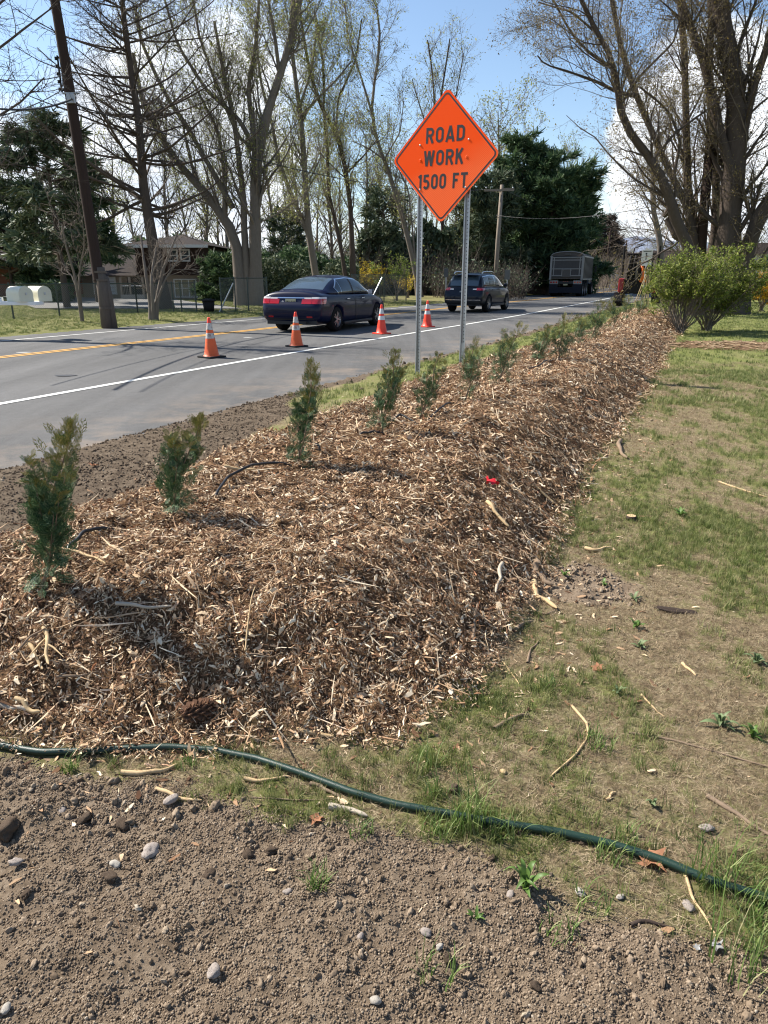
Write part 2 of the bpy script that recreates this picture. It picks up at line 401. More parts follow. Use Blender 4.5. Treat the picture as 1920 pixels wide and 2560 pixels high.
# --- ground materials, mixed from zone weights stored on the mesh
def ground_mat(name):
    m = bpy.data.materials.new(name); m.use_nodes = True; t = m.node_tree; p = t.nodes['Principled BSDF']; p.inputs['Roughness'].default_value = .95
    p.inputs['Specular IOR Level'].default_value = .08
    L = t.links.new
    g = N(t, 'ShaderNodeNewGeometry').outputs['Position']
    at = N(t, 'ShaderNodeAttribute', attribute_name='zone'); sp = N(t, 'ShaderNodeSeparateColor'); L(at.outputs['Color'], sp.inputs[0])
    def noise(sc, det=5, r=.6):
        n = N(t, 'ShaderNodeTexNoise'); n.inputs['Scale'].default_value = sc; n.inputs['Detail'].default_value = det; n.inputs['Roughness'].default_value = r; L(g, n.inputs[0]); return n.outputs['Fac']
    def ramp(f, els):
        c = N(t, 'ShaderNodeValToRGB'); e = c.color_ramp.elements
        e[0].position, e[0].color = els[0][0], (*els[0][1], 1); e[1].position, e[1].color = els[-1][0], (*els[-1][1], 1)
        for q in els[1:-1]: k = e.new(q[0]); k.color = (*q[1], 1)
        L(f, c.inputs[0]); return c.outputs[0]
    def mix(f, a, b):
        x = N(t, 'ShaderNodeMix', data_type='RGBA')
        for s_, v in ((0, f), (6, a), (7, b)):
            if isinstance(v, tuple): x.inputs[s_].default_value = (*v, 1)
            else: L(v, x.inputs[s_])
        return x.outputs[2]
    soil = ramp(noise(16, 8, .72), [(.25, (.10, .073, .048)), (.5, (.215, .162, .112)), (.72, (.33, .262, .19))])
    thatch = ramp(noise(60, 9, .75), [(.3, (.07, .05, .03)), (.5, (.215, .165, .10)), (.7, (.42, .34, .22))])
    green = ramp(noise(55, 9, .75), [(.3, (.055, .062, .018)), (.5, (.145, .165, .045)), (.72, (.29, .30, .12))])
    mul = ramp(noise(55, 10, .8), [(.3, (.025, .014, .008)), (.48, (.11, .062, .034)), (.62, (.30, .19, .10)), (.75, (.5, .35, .2))])
    gf = M_(t, 'MULTIPLY_ADD', noise(22, 7, .75), 2.6, -1.3); gf = M_(t, 'ADD', gf, sp.outputs['Blue'], clamp=True)
    col = mix(gf, thatch, green)
    sf = M_(t, 'MULTIPLY_ADD', noise(18, 6, .7), 1.2, -.6); sf = M_(t, 'ADD', sf, sp.outputs['Green'])
    sf = M_(t, 'MULTIPLY_ADD', sf, 2.4, -.7, clamp=True)
    sm = N(t, 'ShaderNodeVectorMath', operation='SCALE'); L(soil, sm.inputs[0]); L(at.outputs['Alpha'], sm.inputs['Scale']); soil = sm.outputs[0]
    col = mix(sf, col, soil)
    col = mix(M_(t, 'MULTIPLY', sp.outputs['Red'], 1.0, clamp=True), col, mul)
    L(col, p.inputs['Base Color'])
    bp = N(t, 'ShaderNodeBump'); bp.inputs['Distance'].default_value = .012; L(noise(70, 9, .8), bp.inputs['Height']); L(bp.outputs[0], p.inputs['Normal'])
    return m
GM = ground_mat('earth_and_turf')

rr = [0.35]
while rr[-1] < 900:
    rr.append(rr[-1] * (1.0135 if rr[-1] < 30 else 1.045))
rr = np.array(rr)
aa = np.concatenate([np.arange(-180, -60, 4), np.arange(-60, -36, .8), np.arange(-36, 36, .25), np.arange(36, 60, .8), np.arange(60, 180.1, 4)])
aa[-1] = 180
A, RR = np.meshgrid(np.radians(aa), rr)
GX, GY = RR * np.sin(A), RR * np.cos(A)
GZ = H(GX, GY, True)
MW = mulchw(GX, GY); SW = soilw(GX, GY); GW = greenw(GX, GY)
nr, na = GX.shape
gi_ = np.arange(nr * na).reshape(nr, na)
Q = np.stack([gi_[:-1, :-1], gi_[:-1, 1:], gi_[1:, 1:], gi_[1:, :-1]], -1).reshape(-1, 4)[:, ::-1]
GV = np.stack([GX, GY, GZ], -1).reshape(-1, 3)
# disc under the camera closes the hole
zone = np.stack([np.clip(MW * 8 + .3, 0, 1), np.clip(SW, 0, 1), GW, np.where((GY > 2.3) & ~((GX > 0) & (GY < 4.2)), .55, 1.0)], -1).reshape(-1, 4)
fm = MW.reshape(-1)[Q].mean(1); fs = SW.reshape(-1)[Q].mean(1)
fx = GX.reshape(-1)[Q].mean(1); fy = GY.reshape(-1)[Q].mean(1)
far_side = fx < YELLOW(fy)
is_m = fm > 0; is_s = (~is_m) & (fs > .5)
def ground_obj(name, mask, extra=None):
    F = Q[mask]; u, inv = np.unique(F.ravel(), return_inverse=True)
    V = GV[u]; Z = zone[u]; F = inv.reshape(-1, 4)
    Fl = [F]
    if extra is not None:
        V = np.r_[V, extra]; Z = np.r_[Z, [[0, 1, 0, 1]] * len(extra)]
    me = mesh(name, V, Fl, True, [GM])
    a = me.color_attributes.new('zone', 'FLOAT_COLOR', 'POINT'); a.data.foreach_set('color', Z.astype(np.float32).ravel())
    return tag(link(name, me), kind='structure')
# the road cuts the ground: leave faces under it, they lie 6 cm lower
mulch_bed = ground_obj('mulch_mound', is_m)
soil_bed = ground_obj('bare_soil', is_s & ~far_side)
lawn = ground_obj('lawn', (~is_m) & (~is_s) & ~far_side)
far_lawn = ground_obj('far_lawn', (~is_m) & far_side)
tag(mulch_bed, 'long mound of fresh brown wood chip mulch'); 

# --- road: one asphalt sheet, painted lines above it
def strip(name, f0, f1, z, y0, y1, m, step=.5, uvw=False):
    yy = np.arange(y0, y1 + step, step); a, b = f0(yy), f1(yy); n = len(yy); k = 2
    V = np.concatenate([np.stack([a, yy, np.full(n, z)], 1), np.stack([b, yy, np.full(n, z)], 1)])
    i = np.arange(n - 1); F = np.stack([i, i + n, i + n + 1, i + 1], 1)
    return link(name, mesh(name, V, F, False, [m]))
def asphalt():
    m = bpy.data.materials.new('asphalt'); m.use_nodes = True; t = m.node_tree; p = t.nodes['Principled BSDF']; L = t.links.new
    g = N(t, 'ShaderNodeNewGeometry').outputs['Position']
    def noise(sc, det=5, r=.6, src=g):
        n = N(t, 'ShaderNodeTexNoise'); n.inputs['Scale'].default_value = sc; n.inputs['Detail'].default_value = det; n.inputs['Roughness'].default_value = r; L(src, n.inputs[0]); return n.outputs['Fac']
    rot = N(t, 'ShaderNodeMapping'); rot.inputs['Rotation'].default_value = (0, 0, R(25)); rot.inputs['Scale'].default_value = (1.0, .08, 1); L(g, rot.inputs[0])
    streak = noise(1.6, 6, .6, rot.outputs[0])
    v = M_(t, 'MULTIPLY_ADD', noise(.35, 4), .06, .068)
    v = M_(t, 'ADD', v, M_(t, 'MULTIPLY_ADD', noise(9, 6, .7), .05, -.025))
    v = M_(t, 'ADD', v, M_(t, 'MULTIPLY_ADD', streak, .11, -.055))
    v = M_(t, 'ADD', v, M_(t, 'MULTIPLY_ADD', noise(150, 3, .8), .10, -.05))
    spark = M_(t, 'MULTIPLY_ADD', noise(300, 2, .5), 6.0, -4.05, clamp=True)
    v = M_(t, 'ADD', v, M_(t, 'MULTIPLY', spark, .28))
    cb = N(t, 'ShaderNodeCombineColor'); L(M_(t, 'MULTIPLY', v, 1.0), cb.inputs[0]); L(M_(t, 'MULTIPLY', v, .985), cb.inputs[1]); L(M_(t, 'MULTIPLY', v, .955), cb.inputs[2])
    # pale mud tracked on to the shoulder
    md = M_(t, 'MULTIPLY_ADD', noise(1.1, 7, .7), 5.0, -2.3, clamp=True)
    at = N(t, 'ShaderNodeAttribute', attribute_name='mud'); md = M_(t, 'MULTIPLY', md, at.outputs['Fac'])
    mxn = N(t, 'ShaderNodeMix', data_type='RGBA'); L(M_(t, 'MULTIPLY', md, .75), mxn.inputs[0]); L(cb.outputs[0], mxn.inputs[6]); mxn.inputs[7].default_value = (.27, .21, .155, 1)
    L(mxn.outputs[2], p.inputs['Base Color']); p.inputs['Roughness'].default_value = .85; p.inputs['Specular IOR Level'].default_value = .25
    bp = N(t, 'ShaderNodeBump'); bp.inputs['Distance'].default_value = .004; L(noise(160, 4, .8), bp.inputs['Height']); L(bp.outputs[0], p.inputs['Normal'])
    return m
ASP = asphalt()
yy = np.concatenate([np.arange(-30, 3, 1.0), np.arange(3, 24, .12), np.arange(24, 255, 1.)])
us = np.linspace(0, 1, 15)
wob = .05 * (fbm(yy * 2.2, yy * 0, 151, 4) - .5) * 2 + .03
Lx, Rx = FARE(yy) - .02, EDGE(yy) + wob
Vx = Lx[:, None] + (Rx - Lx)[:, None] * us[None] ** .8
crown = -.03 * (2 * us - 1) ** 2 + .0
RV = np.stack([Vx, np.repeat(yy[:, None], 15, 1), np.repeat(crown[None] + .0, len(yy), 0)], -1).reshape(-1, 3)
ii = np.arange(len(yy) * 15).reshape(len(yy), 15)
RF = np.stack([ii[:-1, :-1], ii[:-1, 1:], ii[1:, 1:], ii[1:, :-1]], -1).reshape(-1, 4)
rme = mesh('road', RV, RF, True, [ASP])
mud = np.clip((RV[:, 0] - EDGE(RV[:, 1]) + 1.7) / 1.6, 0, 1)
ma = rme.attributes.new('mud', 'FLOAT', 'POINT'); ma.data.foreach_set('value', mud.astype(np.float32))
road = tag(link('road', rme), kind='structure')
def roadz(x, y):
    l, r_ = FARE(y) - .02, EDGE(y) + .03
    u = np.clip((x - l) / (r_ - l), 0, 1); u = u ** (1 / .8)
    return -.03 * (2 * u - 1) ** 2
def line(name, f, w0, z, y0, y1, m, off=0.0):
    q = np.arange(y0, y1, .3); c = f(q) + off
    hw = w0 / 2 * 1.12
    V = np.concatenate([np.stack([c - hw, q, roadz(c - hw, q) + z], 1), np.stack([c + hw, q, roadz(c + hw, q) + z], 1)]); n = len(q)
    i = np.arange(n - 1); F = np.stack([i, i + n, i + n + 1, i + 1], 1)
    o = link(name, mesh(name, V, F, False, [m]), road)
    return o
WP = mat('white_road_paint', (.62, .62, .58), .6, var=.12, vscale=12, dirt=((.2, .2, .2), 30, .66), coords='Object')
YP = mat('yellow_road_paint', (.62, .33, .06), .6, var=.12, vscale=10, dirt=((.18, .15, .1), 25, .68), coords='Object')
line('white_edge_line', WHITE, .13, .006, -28, 250, WP)
line('white_edge_line', FARW, .12, .006, -28, 250, WP)
line('yellow_centre_line', YELLOW, .11, .006, -28, 250, YP, -.12)
line('yellow_centre_line', YELLOW, .11, .006, -28, 250, YP, .12)
# tar patches and the pale thermoplastic flecks on the lane
TAR = mat('tar', (.03, .03, .032), .5, var=.2, vscale=20)
def fleck(name, px, py, a, b, m, rz=0):
    p = onG(px, py); n = 12; V = [(p[0] + a * math.cos(t) * (1 + .2 * math.sin(3 * t)), p[1] + b * math.sin(t), roadz(p[0], p[1]) + .007) for t in np.linspace(0, 2 * math.pi, n, endpoint=False)]
    o = link(name, mesh(name, np.array(V), np.arange(n)[None], False, [m]), road); return o
fleck('tar_spot', 165, 949, .17, .10, TAR); fleck('tar_spot', 613, 874, .1, .05, TAR); fleck('paint_fleck', 620, 850, .12, .06, WP); fleck('paint_fleck', 60, 888, .16, .05, WP)
q_ = np.linspace(33, 46, 30); l_ = np.interp(q_, [33, 46], [-15.8, -24]); r_ = np.interp(q_, [33, 46], [-6.4, -13.4]); u_ = np.linspace(0, 1, 20)
X_ = l_[:, None] + (r_ - l_)[:, None] * u_; Y_ = np.repeat(q_[:, None], 20, 1); Z_ = H(X_, Y_) + .03; ii = np.arange(600).reshape(30, 20)
dv = link('driveway', mesh('driveway', np.stack([X_, Y_, Z_], -1).reshape(-1, 3), np.stack([ii[:-1, :-1], ii[:-1, 1:], ii[1:, 1:], ii[1:, :-1]], -1).reshape(-1, 4), True, [mat('pale_asphalt', (.2, .195, .185), .9, var=.15, vscale=1.5)])); tag(dv, kind='structure')
# ------------------------------------------------------------ chips, clods, grass
rg = np.random.default_rng(11)
def chip_mesh(i, L=1.0, W=.3, T=.1):
    r = np.random.default_rng(100 + i)
    n = 3 + (i % 2); P = []
    for k in range(n):
        t = k / (n - 1); wv = W * (.55 + .45 * math.sin(math.pi * (t * .8 + .1))) * r.uniform(.7, 1.25); th = T * r.uniform(.5, 1.1)
        if k in (0, n - 1): wv *= r.uniform(.25, 1.0)
        x = (t - .5) * L; oy = r.normal() * .05 * L; oz = r.normal() * .035 * L
        P.append([(x + r.normal() * .03, oy - wv / 2, oz - th / 2), (x, oy + wv / 2, oz - th / 2), (x + r.normal() * .06, oy + wv / 2 * .9, oz + th / 2), (x, oy - wv / 2 * .9, oz + th / 2)])
    V = np.array(P).reshape(-1, 3); F = [(3, 2, 1, 0)]
    for k in range(n - 1):
        for j in range(4):
            F.append((k * 4 + j, k * 4 + (j + 1) % 4, k * 4 + 4 + (j + 1) % 4, k * 4 + 4 + j))
    F.append(tuple((n - 1) * 4 + j for j in range(4)))
    return mesh('wood_chip', V, [np.array(F)], False, [CHIP])
CHIPR = [(0, (.03, .016, .010)), (.12, (.09, .045, .024)), (.28, (.20, .11, .06)), (.44, (.34, .21, .12)), (.58, (.48, .32, .19)), (.72, (.60, .44, .275)), (.86, (.70, .55, .37)), (.96, (.80, .69, .51)), (1.0, (.42, .16, .065))]
CHIP = mat('fresh_wood', (.3, .2, .1), .8, rand='object', ramp=CHIPR, var=.35, vscale=6, stretch=(1, 7, 7), bump=.0)
CHIPI = mat('weathered_wood', (.34, .24, .15), .85, var=.35, vscale=20, stretch=(1, 1, .2), bump=.002, bscale=90)
protos = [chip_mesh(i, 1, .32, .055) for i in range(7)] + [chip_mesh(10 + i, 1, .16, .05) for i in range(5)] + [chip_mesh(20 + i, 1, .58, .07) for i in range(4)] + [chip_mesh(30 + i, 1, .08, .04) for i in range(3)]
def in_poly_pts(n, x0, x1, y0, y1, wf, th=0., power=1.0):
    x = rg.uniform(x0, x1, n); y = y0 + (y1 - y0) * rg.uniform(0, 1, n) ** power
    w_ = wf(x, y); k = w_ > th + rg.uniform(-.06, .02, n) * (1 if th == 0 else 0)
    return x[k], y[k]
def slope_rot(x, y, jit, n):
    e = .04; gx = (H(x + e, y) - H(x - e, y)) / (2 * e); gy = (H(x, y + e) - H(x, y - e)) / (2 * e)
    yaw = rg.uniform(0, 2 * np.pi, n)
    # tilt with the slope: pitch about the local axes
    ax = np.arctan(gy) ; ay = -np.arctan(gx)
    # euler XYZ with yaw first is approximated by projecting the slope on to the chip's own axes
    px_ = ax * np.cos(yaw) + (-ay) * -np.sin(yaw) * -1
    rx = np.arctan(gy * np.cos(yaw) - gx * np.sin(yaw)); ry = -np.arctan(gx * np.cos(yaw) + gy * np.sin(yaw))
    return np.stack([rx + rg.normal(0, jit, n), ry + rg.normal(0, jit, n), yaw], 1)
def chips(n, y0, y1, x0, x1, smin, smax, lift=.0, jit=.40):
    x, y = in_poly_pts(n, x0, x1, y0, y1, mulchw)
    k = (np.abs(x) < y * .75 + .6); x, y = x[k], y[k]; n = len(x)
    z_ = H(x, y, True)
    s = smin * (smax / smin) ** (rg.uniform(0, 1, n) ** 1.8)
    clump = fbm(x * 7, y * 7, 161, 3)
    z_ = z_ + s * .10 + np.maximum(0, clump - .45) * .10 + lift * rg.uniform(0, 1, n)
    return np.stack([x, y, z_], 1), slope_rot(x, y, jit, n), s
A1 = [chips(110000, 1.9, 4.2, -3.4, 2.0, .009, .044, .022), chips(90000, 1.9, 3.4, -2.6, 1.5, .006, .020, .012), chips(90000, 4.2, 8.0, -3.4, 4.0, .016, .058, .028), chips(60000, 8.0, 15.0, -1, 7, .028, .075, .025), chips(32000, 15, 25, 3, 10.5, .04, .10, .03), chips(1100, 1.9, 7, -3.4, 3.6, .05, .085, .025, .35), chips(5000, 1.9, 9, -3.4, 4.6, .045, .10, .03, .3)]
NL = len(A1[-1][2])
P_ = np.concatenate([a[0] for a in A1]); R_ = np.concatenate([a[1] for a in A1]); S_ = np.concatenate([a[2] for a in A1])
big = np.argsort(-S_ / (P_[:, 1] + .6))[:280]
inv = np.ones(len(P_), bool); inv[big] = False
idx = np.where(rg.uniform(0, 1, len(P_)) < .35, rg.choice([7, 8, 9, 10, 11, 16, 17, 18], len(P_)), rg.integers(0, 16, len(P_))); idx[-NL:] = rg.integers(16, 19, NL)
sc3 = np.stack([S_, S_ * rg.uniform(.6, 1.25, len(S_)), S_ * rg.uniform(.7, 1.5, len(S_))], 1)
long_ = idx >= 16; sc3[long_, 0] *= 2.2; wide_ = (idx >= 12) & (idx < 16); sc3[wide_] *= .75
tag(scatter('wood_chips', P_[inv], R_[inv], sc3[inv], idx[inv], protos, mulch_bed))
for j in big:
    o = link('wood_chip', protos[int(idx[j])], mulch_bed, P_[j], R_[j]); o.scale = [float(v) for v in sc3[j] * np.array([1, .8, .7])]
# chips strayed on to the turf and soil
def stray(n):
    x = rg.uniform(-2.2, 3.6, n); y = rg.uniform(1.2, 9, n); w_ = mulchw(x, y)
    k = (w_ < 0) & (rg.uniform(0, 1, n) < np.exp(w_ * np.where(y < 2.1, 5.0, 4.2)) * .95) & (np.abs(x) < y * .7 + .5); x, y = x[k], y[k]
    s = .010 * (4.5 ** rg.uniform(0, 1, len(x)) ** 1.6)
    return np.stack([x, y, H(x, y, True) + s * .08], 1), slope_rot(x, y, .2, len(x)), s
p2, r2, s2 = stray(60000)
scatter('stray_wood_chips', p2, r2, np.stack([s2, s2 * .9, s2 * .9], 1), rg.integers(0, len(protos), len(s2)), protos, lawn)

def rock_mesh(name, i, sub, m, amp=.35, flat=.8, freq=2.2):
    bm = bmesh.new(); bmesh.ops.create_icosphere(bm, subdivisions=sub, radius=.5)
    V = np.array([v.co for v in bm.verts]); n = V / np.linalg.norm(V, axis=1, keepdims=True)
    d = fbm(n[:, 0] * freq + i * 3.1 + 9 + n[:, 2], n[:, 1] * freq + 7 + n[:, 2] * 1.7, 171 + i, 4)
    V = n * (.5 * (1 - amp / 2 + amp * d * 1.3))[:, None]; V[:, 2] *= flat; V[:, 0] *= 1.12
    for v, c in zip(bm.verts, V): v.co = c
    me = bpy.data.meshes.new(name); bm.to_mesh(me); bm.free(); me.materials.append(m)
    me.polygons.foreach_set('use_smooth', np.ones(len(me.polygons), bool)); return me
SOILM = mat('crumbly_soil', (.15, .1, .07), .95, spec=.15, rand='object', ramp=[(0, (.12, .087, .058)), (.5, (.20, .150, .103)), (.9, (.26, .20, .142)), (.99, (.31, .25, .18)), (1, (.42, .36, .28))], var=.25, vscale=3)
DAMP = mat('damp_clod', (.135, .096, .066), .9, spec=.2, var=.35, vscale=18, bump=.006, bscale=60)
SOILV = mat('verge_soil_crumb', (.1, .07, .05), .95, spec=.15, rand='object', ramp=[(0, (.075, .053, .036)), (.5, (.13, .095, .064)), (.95, (.19, .145, .10)), (1, (.28, .23, .17))], var=.25, vscale=3)
STONE = mat('grey_stone', (.36, .31, .27), .8, var=.3, vscale=14, bump=.002, bscale=60, dirt=((.17, .12, .09), 9, .52))
PALE = mat('pale_stone', (.44, .40, .34), .75, var=.15, vscale=14, bump=.002, bscale=60, dirt=((.25, .2, .15), 9, .6))
clod = [rock_mesh('clod', i, 3, SOILM, 1.25, .75, 3.2) for i in range(6)] + [rock_mesh('crumb', 10 + i, 1, SOILM, .5, .85) for i in range(5)]
clodv = [rock_mesh('clod', i, 2, SOILV, 1.1, .75, 3.2) for i in range(6)] + [rock_mesh('crumb', 10 + i, 1, SOILV, .5, .85) for i in range(5)]
def clods(n, x0, x1, y0, y1, smin, smax, pw):
    x = rg.uniform(x0, x1, n); y = rg.uniform(y0, y1, n); k = (soilw(x, y) > rg.uniform(.15, .7, n)) & (np.abs(x) < y * .75 + .5) & (mulchw(x, y) < .02) & (x > EDGE(y) - .10)
    # crumbs gather in drifts
    k &= (fbm(x * 5, y * 5, 181, 3) + rg.normal(0, .22, n) > .38)
    x, y = x[k], y[k]; s = smin * (smax / smin) ** (rg.uniform(0, 1, len(x)) ** pw)
    return np.stack([x, y, H(x, y, True) + s * .06], 1), rg.uniform(0, 6.28, (len(x), 3)) * [.25, .25, 1], s
C1 = [clods(300000, -1.5, 1.6, .85, 2.0, .0025, .009, 1.7), clods(7000, -1.5, 1.6, .85, 2.0, .007, .017, 3.2), clods(330, -1.6, -.5, 1.6, 2.0, .010, .030, 2.6), clods(150000, -4.2, 1.2, 2.6, 9.5, .005, .022, 3.2), clods(24000, -1, 14, 9, 38, .015, .08, 2.6), clods(6000, .4, 1.7, 2.7, 3.9, .004, .02, 2.)]
P_ = np.concatenate([a[0] for a in C1]); R_ = np.concatenate([a[1] for a in C1]); S_ = np.concatenate([a[2] for a in C1])
P_[:, 2] = np.where((P_[:, 0] < EDGE(P_[:, 1])), roadz(P_[:, 0], P_[:, 1]) + S_ * .2, P_[:, 2])
big = np.argsort(-S_ / (P_[:, 1] + .5))[:220]; inv = np.ones(len(P_), bool); inv[big] = False
idx = np.where(S_ > .009, rg.integers(0, 6, len(S_)), rg.integers(6, 11, len(S_)))
sc3 = np.stack([S_, S_ * rg.uniform(.6, 1.1, len(S_)), S_ * rg.uniform(.6, 1, len(S_))], 1)
vg = (P_[:, 1] > 2.3) & ~((P_[:, 0] > 0) & (P_[:, 1] < 4.2)); scatter('soil_crumbs', P_[inv & ~vg], R_[inv & ~vg], sc3[inv & ~vg], idx[inv & ~vg], clod, soil_bed); scatter('soil_crumbs', P_[inv & vg], R_[inv & vg], sc3[inv & vg], idx[inv & vg], clodv, soil_bed)
for j in big:
    o = link('clod', (clodv if vg[j] else clod)[int(idx[j]) % 6], soil_bed, P_[j], R_[j]); o.scale = [float(v) for v in sc3[j]]

# --- grass
def blades(i, nb, h, spread, wdt, m, lie=0.0, curl=.5):
    r = np.random.default_rng(300 + i); V = []; F = []
    for b in range(nb):
        a = r.uniform(0, 6.28); rad = spread * r.uniform(0, 1) ** .6; bx, by = rad * math.cos(a), rad * math.sin(a)
        da = r.uniform(0, 6.28); hh = h * r.uniform(.45, 1.1); ln = curl * r.uniform(.2, 1.1) + lie
        ww = wdt * r.uniform(.6, 1.2); dx, dy = math.cos(da), math.sin(da); px_, py_ = -dy * ww / 2, dx * ww / 2
        b0 = len(V); n = 3
        for k in range(n + 1):
            t = k / n; th = ln * t * 1.4; hz = hh * (math.sin(t * 1.4) if lie < .9 else t * .22 * r.uniform(.3, 1)); hx = hh * ln * t ** 1.6 if lie < .9 else hh * t
            q = (1 - t * .85)
            V += [(bx + dx * hx - px_ * q, by + dy * hx - py_ * q, hz), (bx + dx * hx + px_ * q, by + dy * hx + py_ * q, hz)]
        for k in range(n): F.append((b0 + 2 * k, b0 + 2 * k + 1, b0 + 2 * k + 3, b0 + 2 * k + 2))
    return mesh('blades', np.array(V), [np.array(F)], False, [m])
GR = mat('grass_blade', (.1, .16, .03), .6, spec=.3, rand='object', ramp=[(0, (.07, .10, .025)), (.5, (.16, .20, .055)), (.8, (.27, .29, .11)), (1, (.40, .37, .18))], var=.2, vscale=20, tl=.3)
DR = mat('dry_grass', (.3, .24, .14), .85, spec=.2, rand='object', ramp=[(0, (.09, .06, .035)), (.35, (.20, .145, .085)), (.7, (.34, .26, .16)), (.9, (.46, .37, .24)), (1, (.2, .2, .07))], tl=.15)
tufts = [blades(i, 11, .045, .022, .0028, GR) for i in range(5)] 
straws = [blades(20 + i, 9, .05, .035, .0022, DR, 1.0) for i in range(5)] + [blades(30 + i, 7, .035, .025, .0022, DR, .2, .9) for i in range(2)]
bigt = [blades(40 + i, 16, .055, .07, .006, GR, 0, .8) for i in range(4)]
def turf(n, x0, x1, y0, y1, cond, pw=1.0):
    x = rg.uniform(x0, x1, n); y = y0 + (y1 - y0) * rg.uniform(0, 1, n) ** pw
    k = (np.abs(x) < y * .72 + .6) & (mulchw(x, y) < .02) & (x > EDGE(y) + .05); x, y = x[k], y[k]
    k = cond(greenw(x, y), soilw(x, y), len(x)); x, y = x[k], y[k]
    return x, y
gcond = lambda g, s, n: (g > rg.uniform(.15, 1.1, n)) & (s < rg.uniform(.1, .9, n))
dcond = lambda g, s, n: (g < rg.uniform(.0, 1.3, n)) & (s < rg.uniform(.0, .75, n))
x, y = turf(52000, -.9, 3.2, 1.2, 4.5, gcond); s = rg.uniform(.45, 1.0, len(x))
x2, y2 = turf(70000, .8, 8, 4.5, 11, gcond); s2 = rg.uniform(.6, 1.1, len(x2))
xx = np.r_[x, x2]; yy_ = np.r_[y, y2]; ss = np.r_[s, s2]
scatter('grass', np.stack([xx, yy_, H(xx, yy_, True)], 1), np.stack([rg.normal(0, .2, len(xx)), rg.normal(0, .2, len(xx)), rg.uniform(0, 6.28, len(xx))], 1), ss, rg.integers(0, 5, len(xx)), tufts, lawn)
x, y = turf(62000, -1, 3.2, 1.2, 4.6, dcond); x2, y2 = turf(60000, .8, 9, 4.6, 12, dcond)
xx = np.r_[x, x2]; yy_ = np.r_[y, y2]; ss = np.r_[rg.uniform(.4, 1.0, len(x)), rg.uniform(.7, 1.4, len(x2))]
scatter('dry_thatch', np.stack([xx, yy_, H(xx, yy_, True)], 1), np.stack([rg.normal(0, .12, len(xx)), rg.normal(0, .12, len(xx)), rg.uniform(0, 6.28, len(xx))], 1), ss, rg.integers(0, 7, len(xx)), straws, lawn)
x, y = turf(46000, -2, 26, 8, 40, gcond, 1.3)
scatter('verge_grass', np.stack([x, y, H(x, y, True)], 1), np.stack([x * 0, x * 0, rg.uniform(0, 6.28, len(x))], 1), rg.uniform(.6, 1.3, len(x)), rg.integers(0, 4, len(x)), bigt, lawn)
n = 40000; y = 18 + 27 * rg.uniform(0, 1, n) ** 1.4; x = rg.uniform(-26, 6, n); k = (x < FARE(y) - .12) & (x > -.75 * y) & ~((y > 32.5) & (x > np.interp(y, [33, 46], [-15.8, -24])) & (x < np.interp(y, [33, 46], [-6.4, -13.4]))); x, y = x[k], y[k]
scatter('far_side_grass', np.stack([x, y, H(x, y, True)], 1), np.stack([x * 0, x * 0, rg.uniform(0, 6.28, len(x))], 1), rg.uniform(.7, 1.4, len(x)), rg.integers(0, 4, len(x)), bigt, far_lawn)

# clumps of long grass
def tuft(px, py, h, nb, label, spread=.05, wd=.004):
    p = onG(px, py); me = blades(int(px), nb, h, spread, wd, TUFT, 0, .9)
    return tag(link('grass_tuft', me, None, (p[0], p[1], p[2])), label, 'grass tuft', 'tufts of long grass')
TUFT = mat('tuft_grass', (.12, .2, .04), .55, spec=.35, rand='island', ramp=[(0, (.06, .11, .02)), (.5, (.13, .21, .045)), (.9, (.24, .30, .10)), (1, (.4, .36, .2))], tl=.3)
tuft(1170, 2065, .15, 75, 'biggest tuft of long grass, arching over the green hose at its middle', .05)
tuft(1095, 2085, .06, 60, 'low grass tuft just left of the biggest tuft by the hose', .05)
tuft(1085, 1990, .07, 30, 'thin arching grass tuft behind the hose near a brown clod', .04)
tuft(1790, 2200, .15, 60, 'long grass tuft against the right end of the hose', .06)
tuft(1880, 2420, .17, 80, 'dense grass tuft in the lower right corner', .09)
tuft(1900, 2290, .10, 60, 'grass tuft below the hose at the right edge', .07)
tuft(795, 2215, .055, 70, 'bright green tuft growing on the soil left of the weeds', .035)
tuft(905, 2090, .05, 50, 'short bright tuft below the hose near two long chips', .035)
tuft(175, 1925, .05, 45, 'small green tuft on damp soil at the left hose end', .03)
tuft(470, 1915, .04, 30, 'small sparse tuft under the hose beside a dark clod', .03)
tuft(1260, 2080, .055, 60, 'low yellowish tuft under the hose beside a clod', .05)
tuft(1530, 2140, .05, 60, 'low tuft under the hose left of the dead leaf', .05)
tuft(1060, 1920, .08, 45, 'pale arching tuft at the mulch edge behind the hose', .05)
tuft(1370, 1715, .045, 60, 'dark green mown tuft flattened on the dry turf', .035)
tuft(1490, 1860, .055, 90, 'bright green tuft in the turf right of the curved stick', .06)
tuft(1560, 2040 + 60, .05, 40, 'short tuft on the near side of the hose by a bent blade', .04)
tuft(1090, 2430, .07, 30, 'sparse pale tuft on bare soil near the bottom', .05)
tuft(1480, 2260, .05, 40, 'sparse tuft on soil right of the leafy weed', .05)
tuft(1400, 2330, .045, 40, 'sparse tuft on soil below the leafy weed', .05)

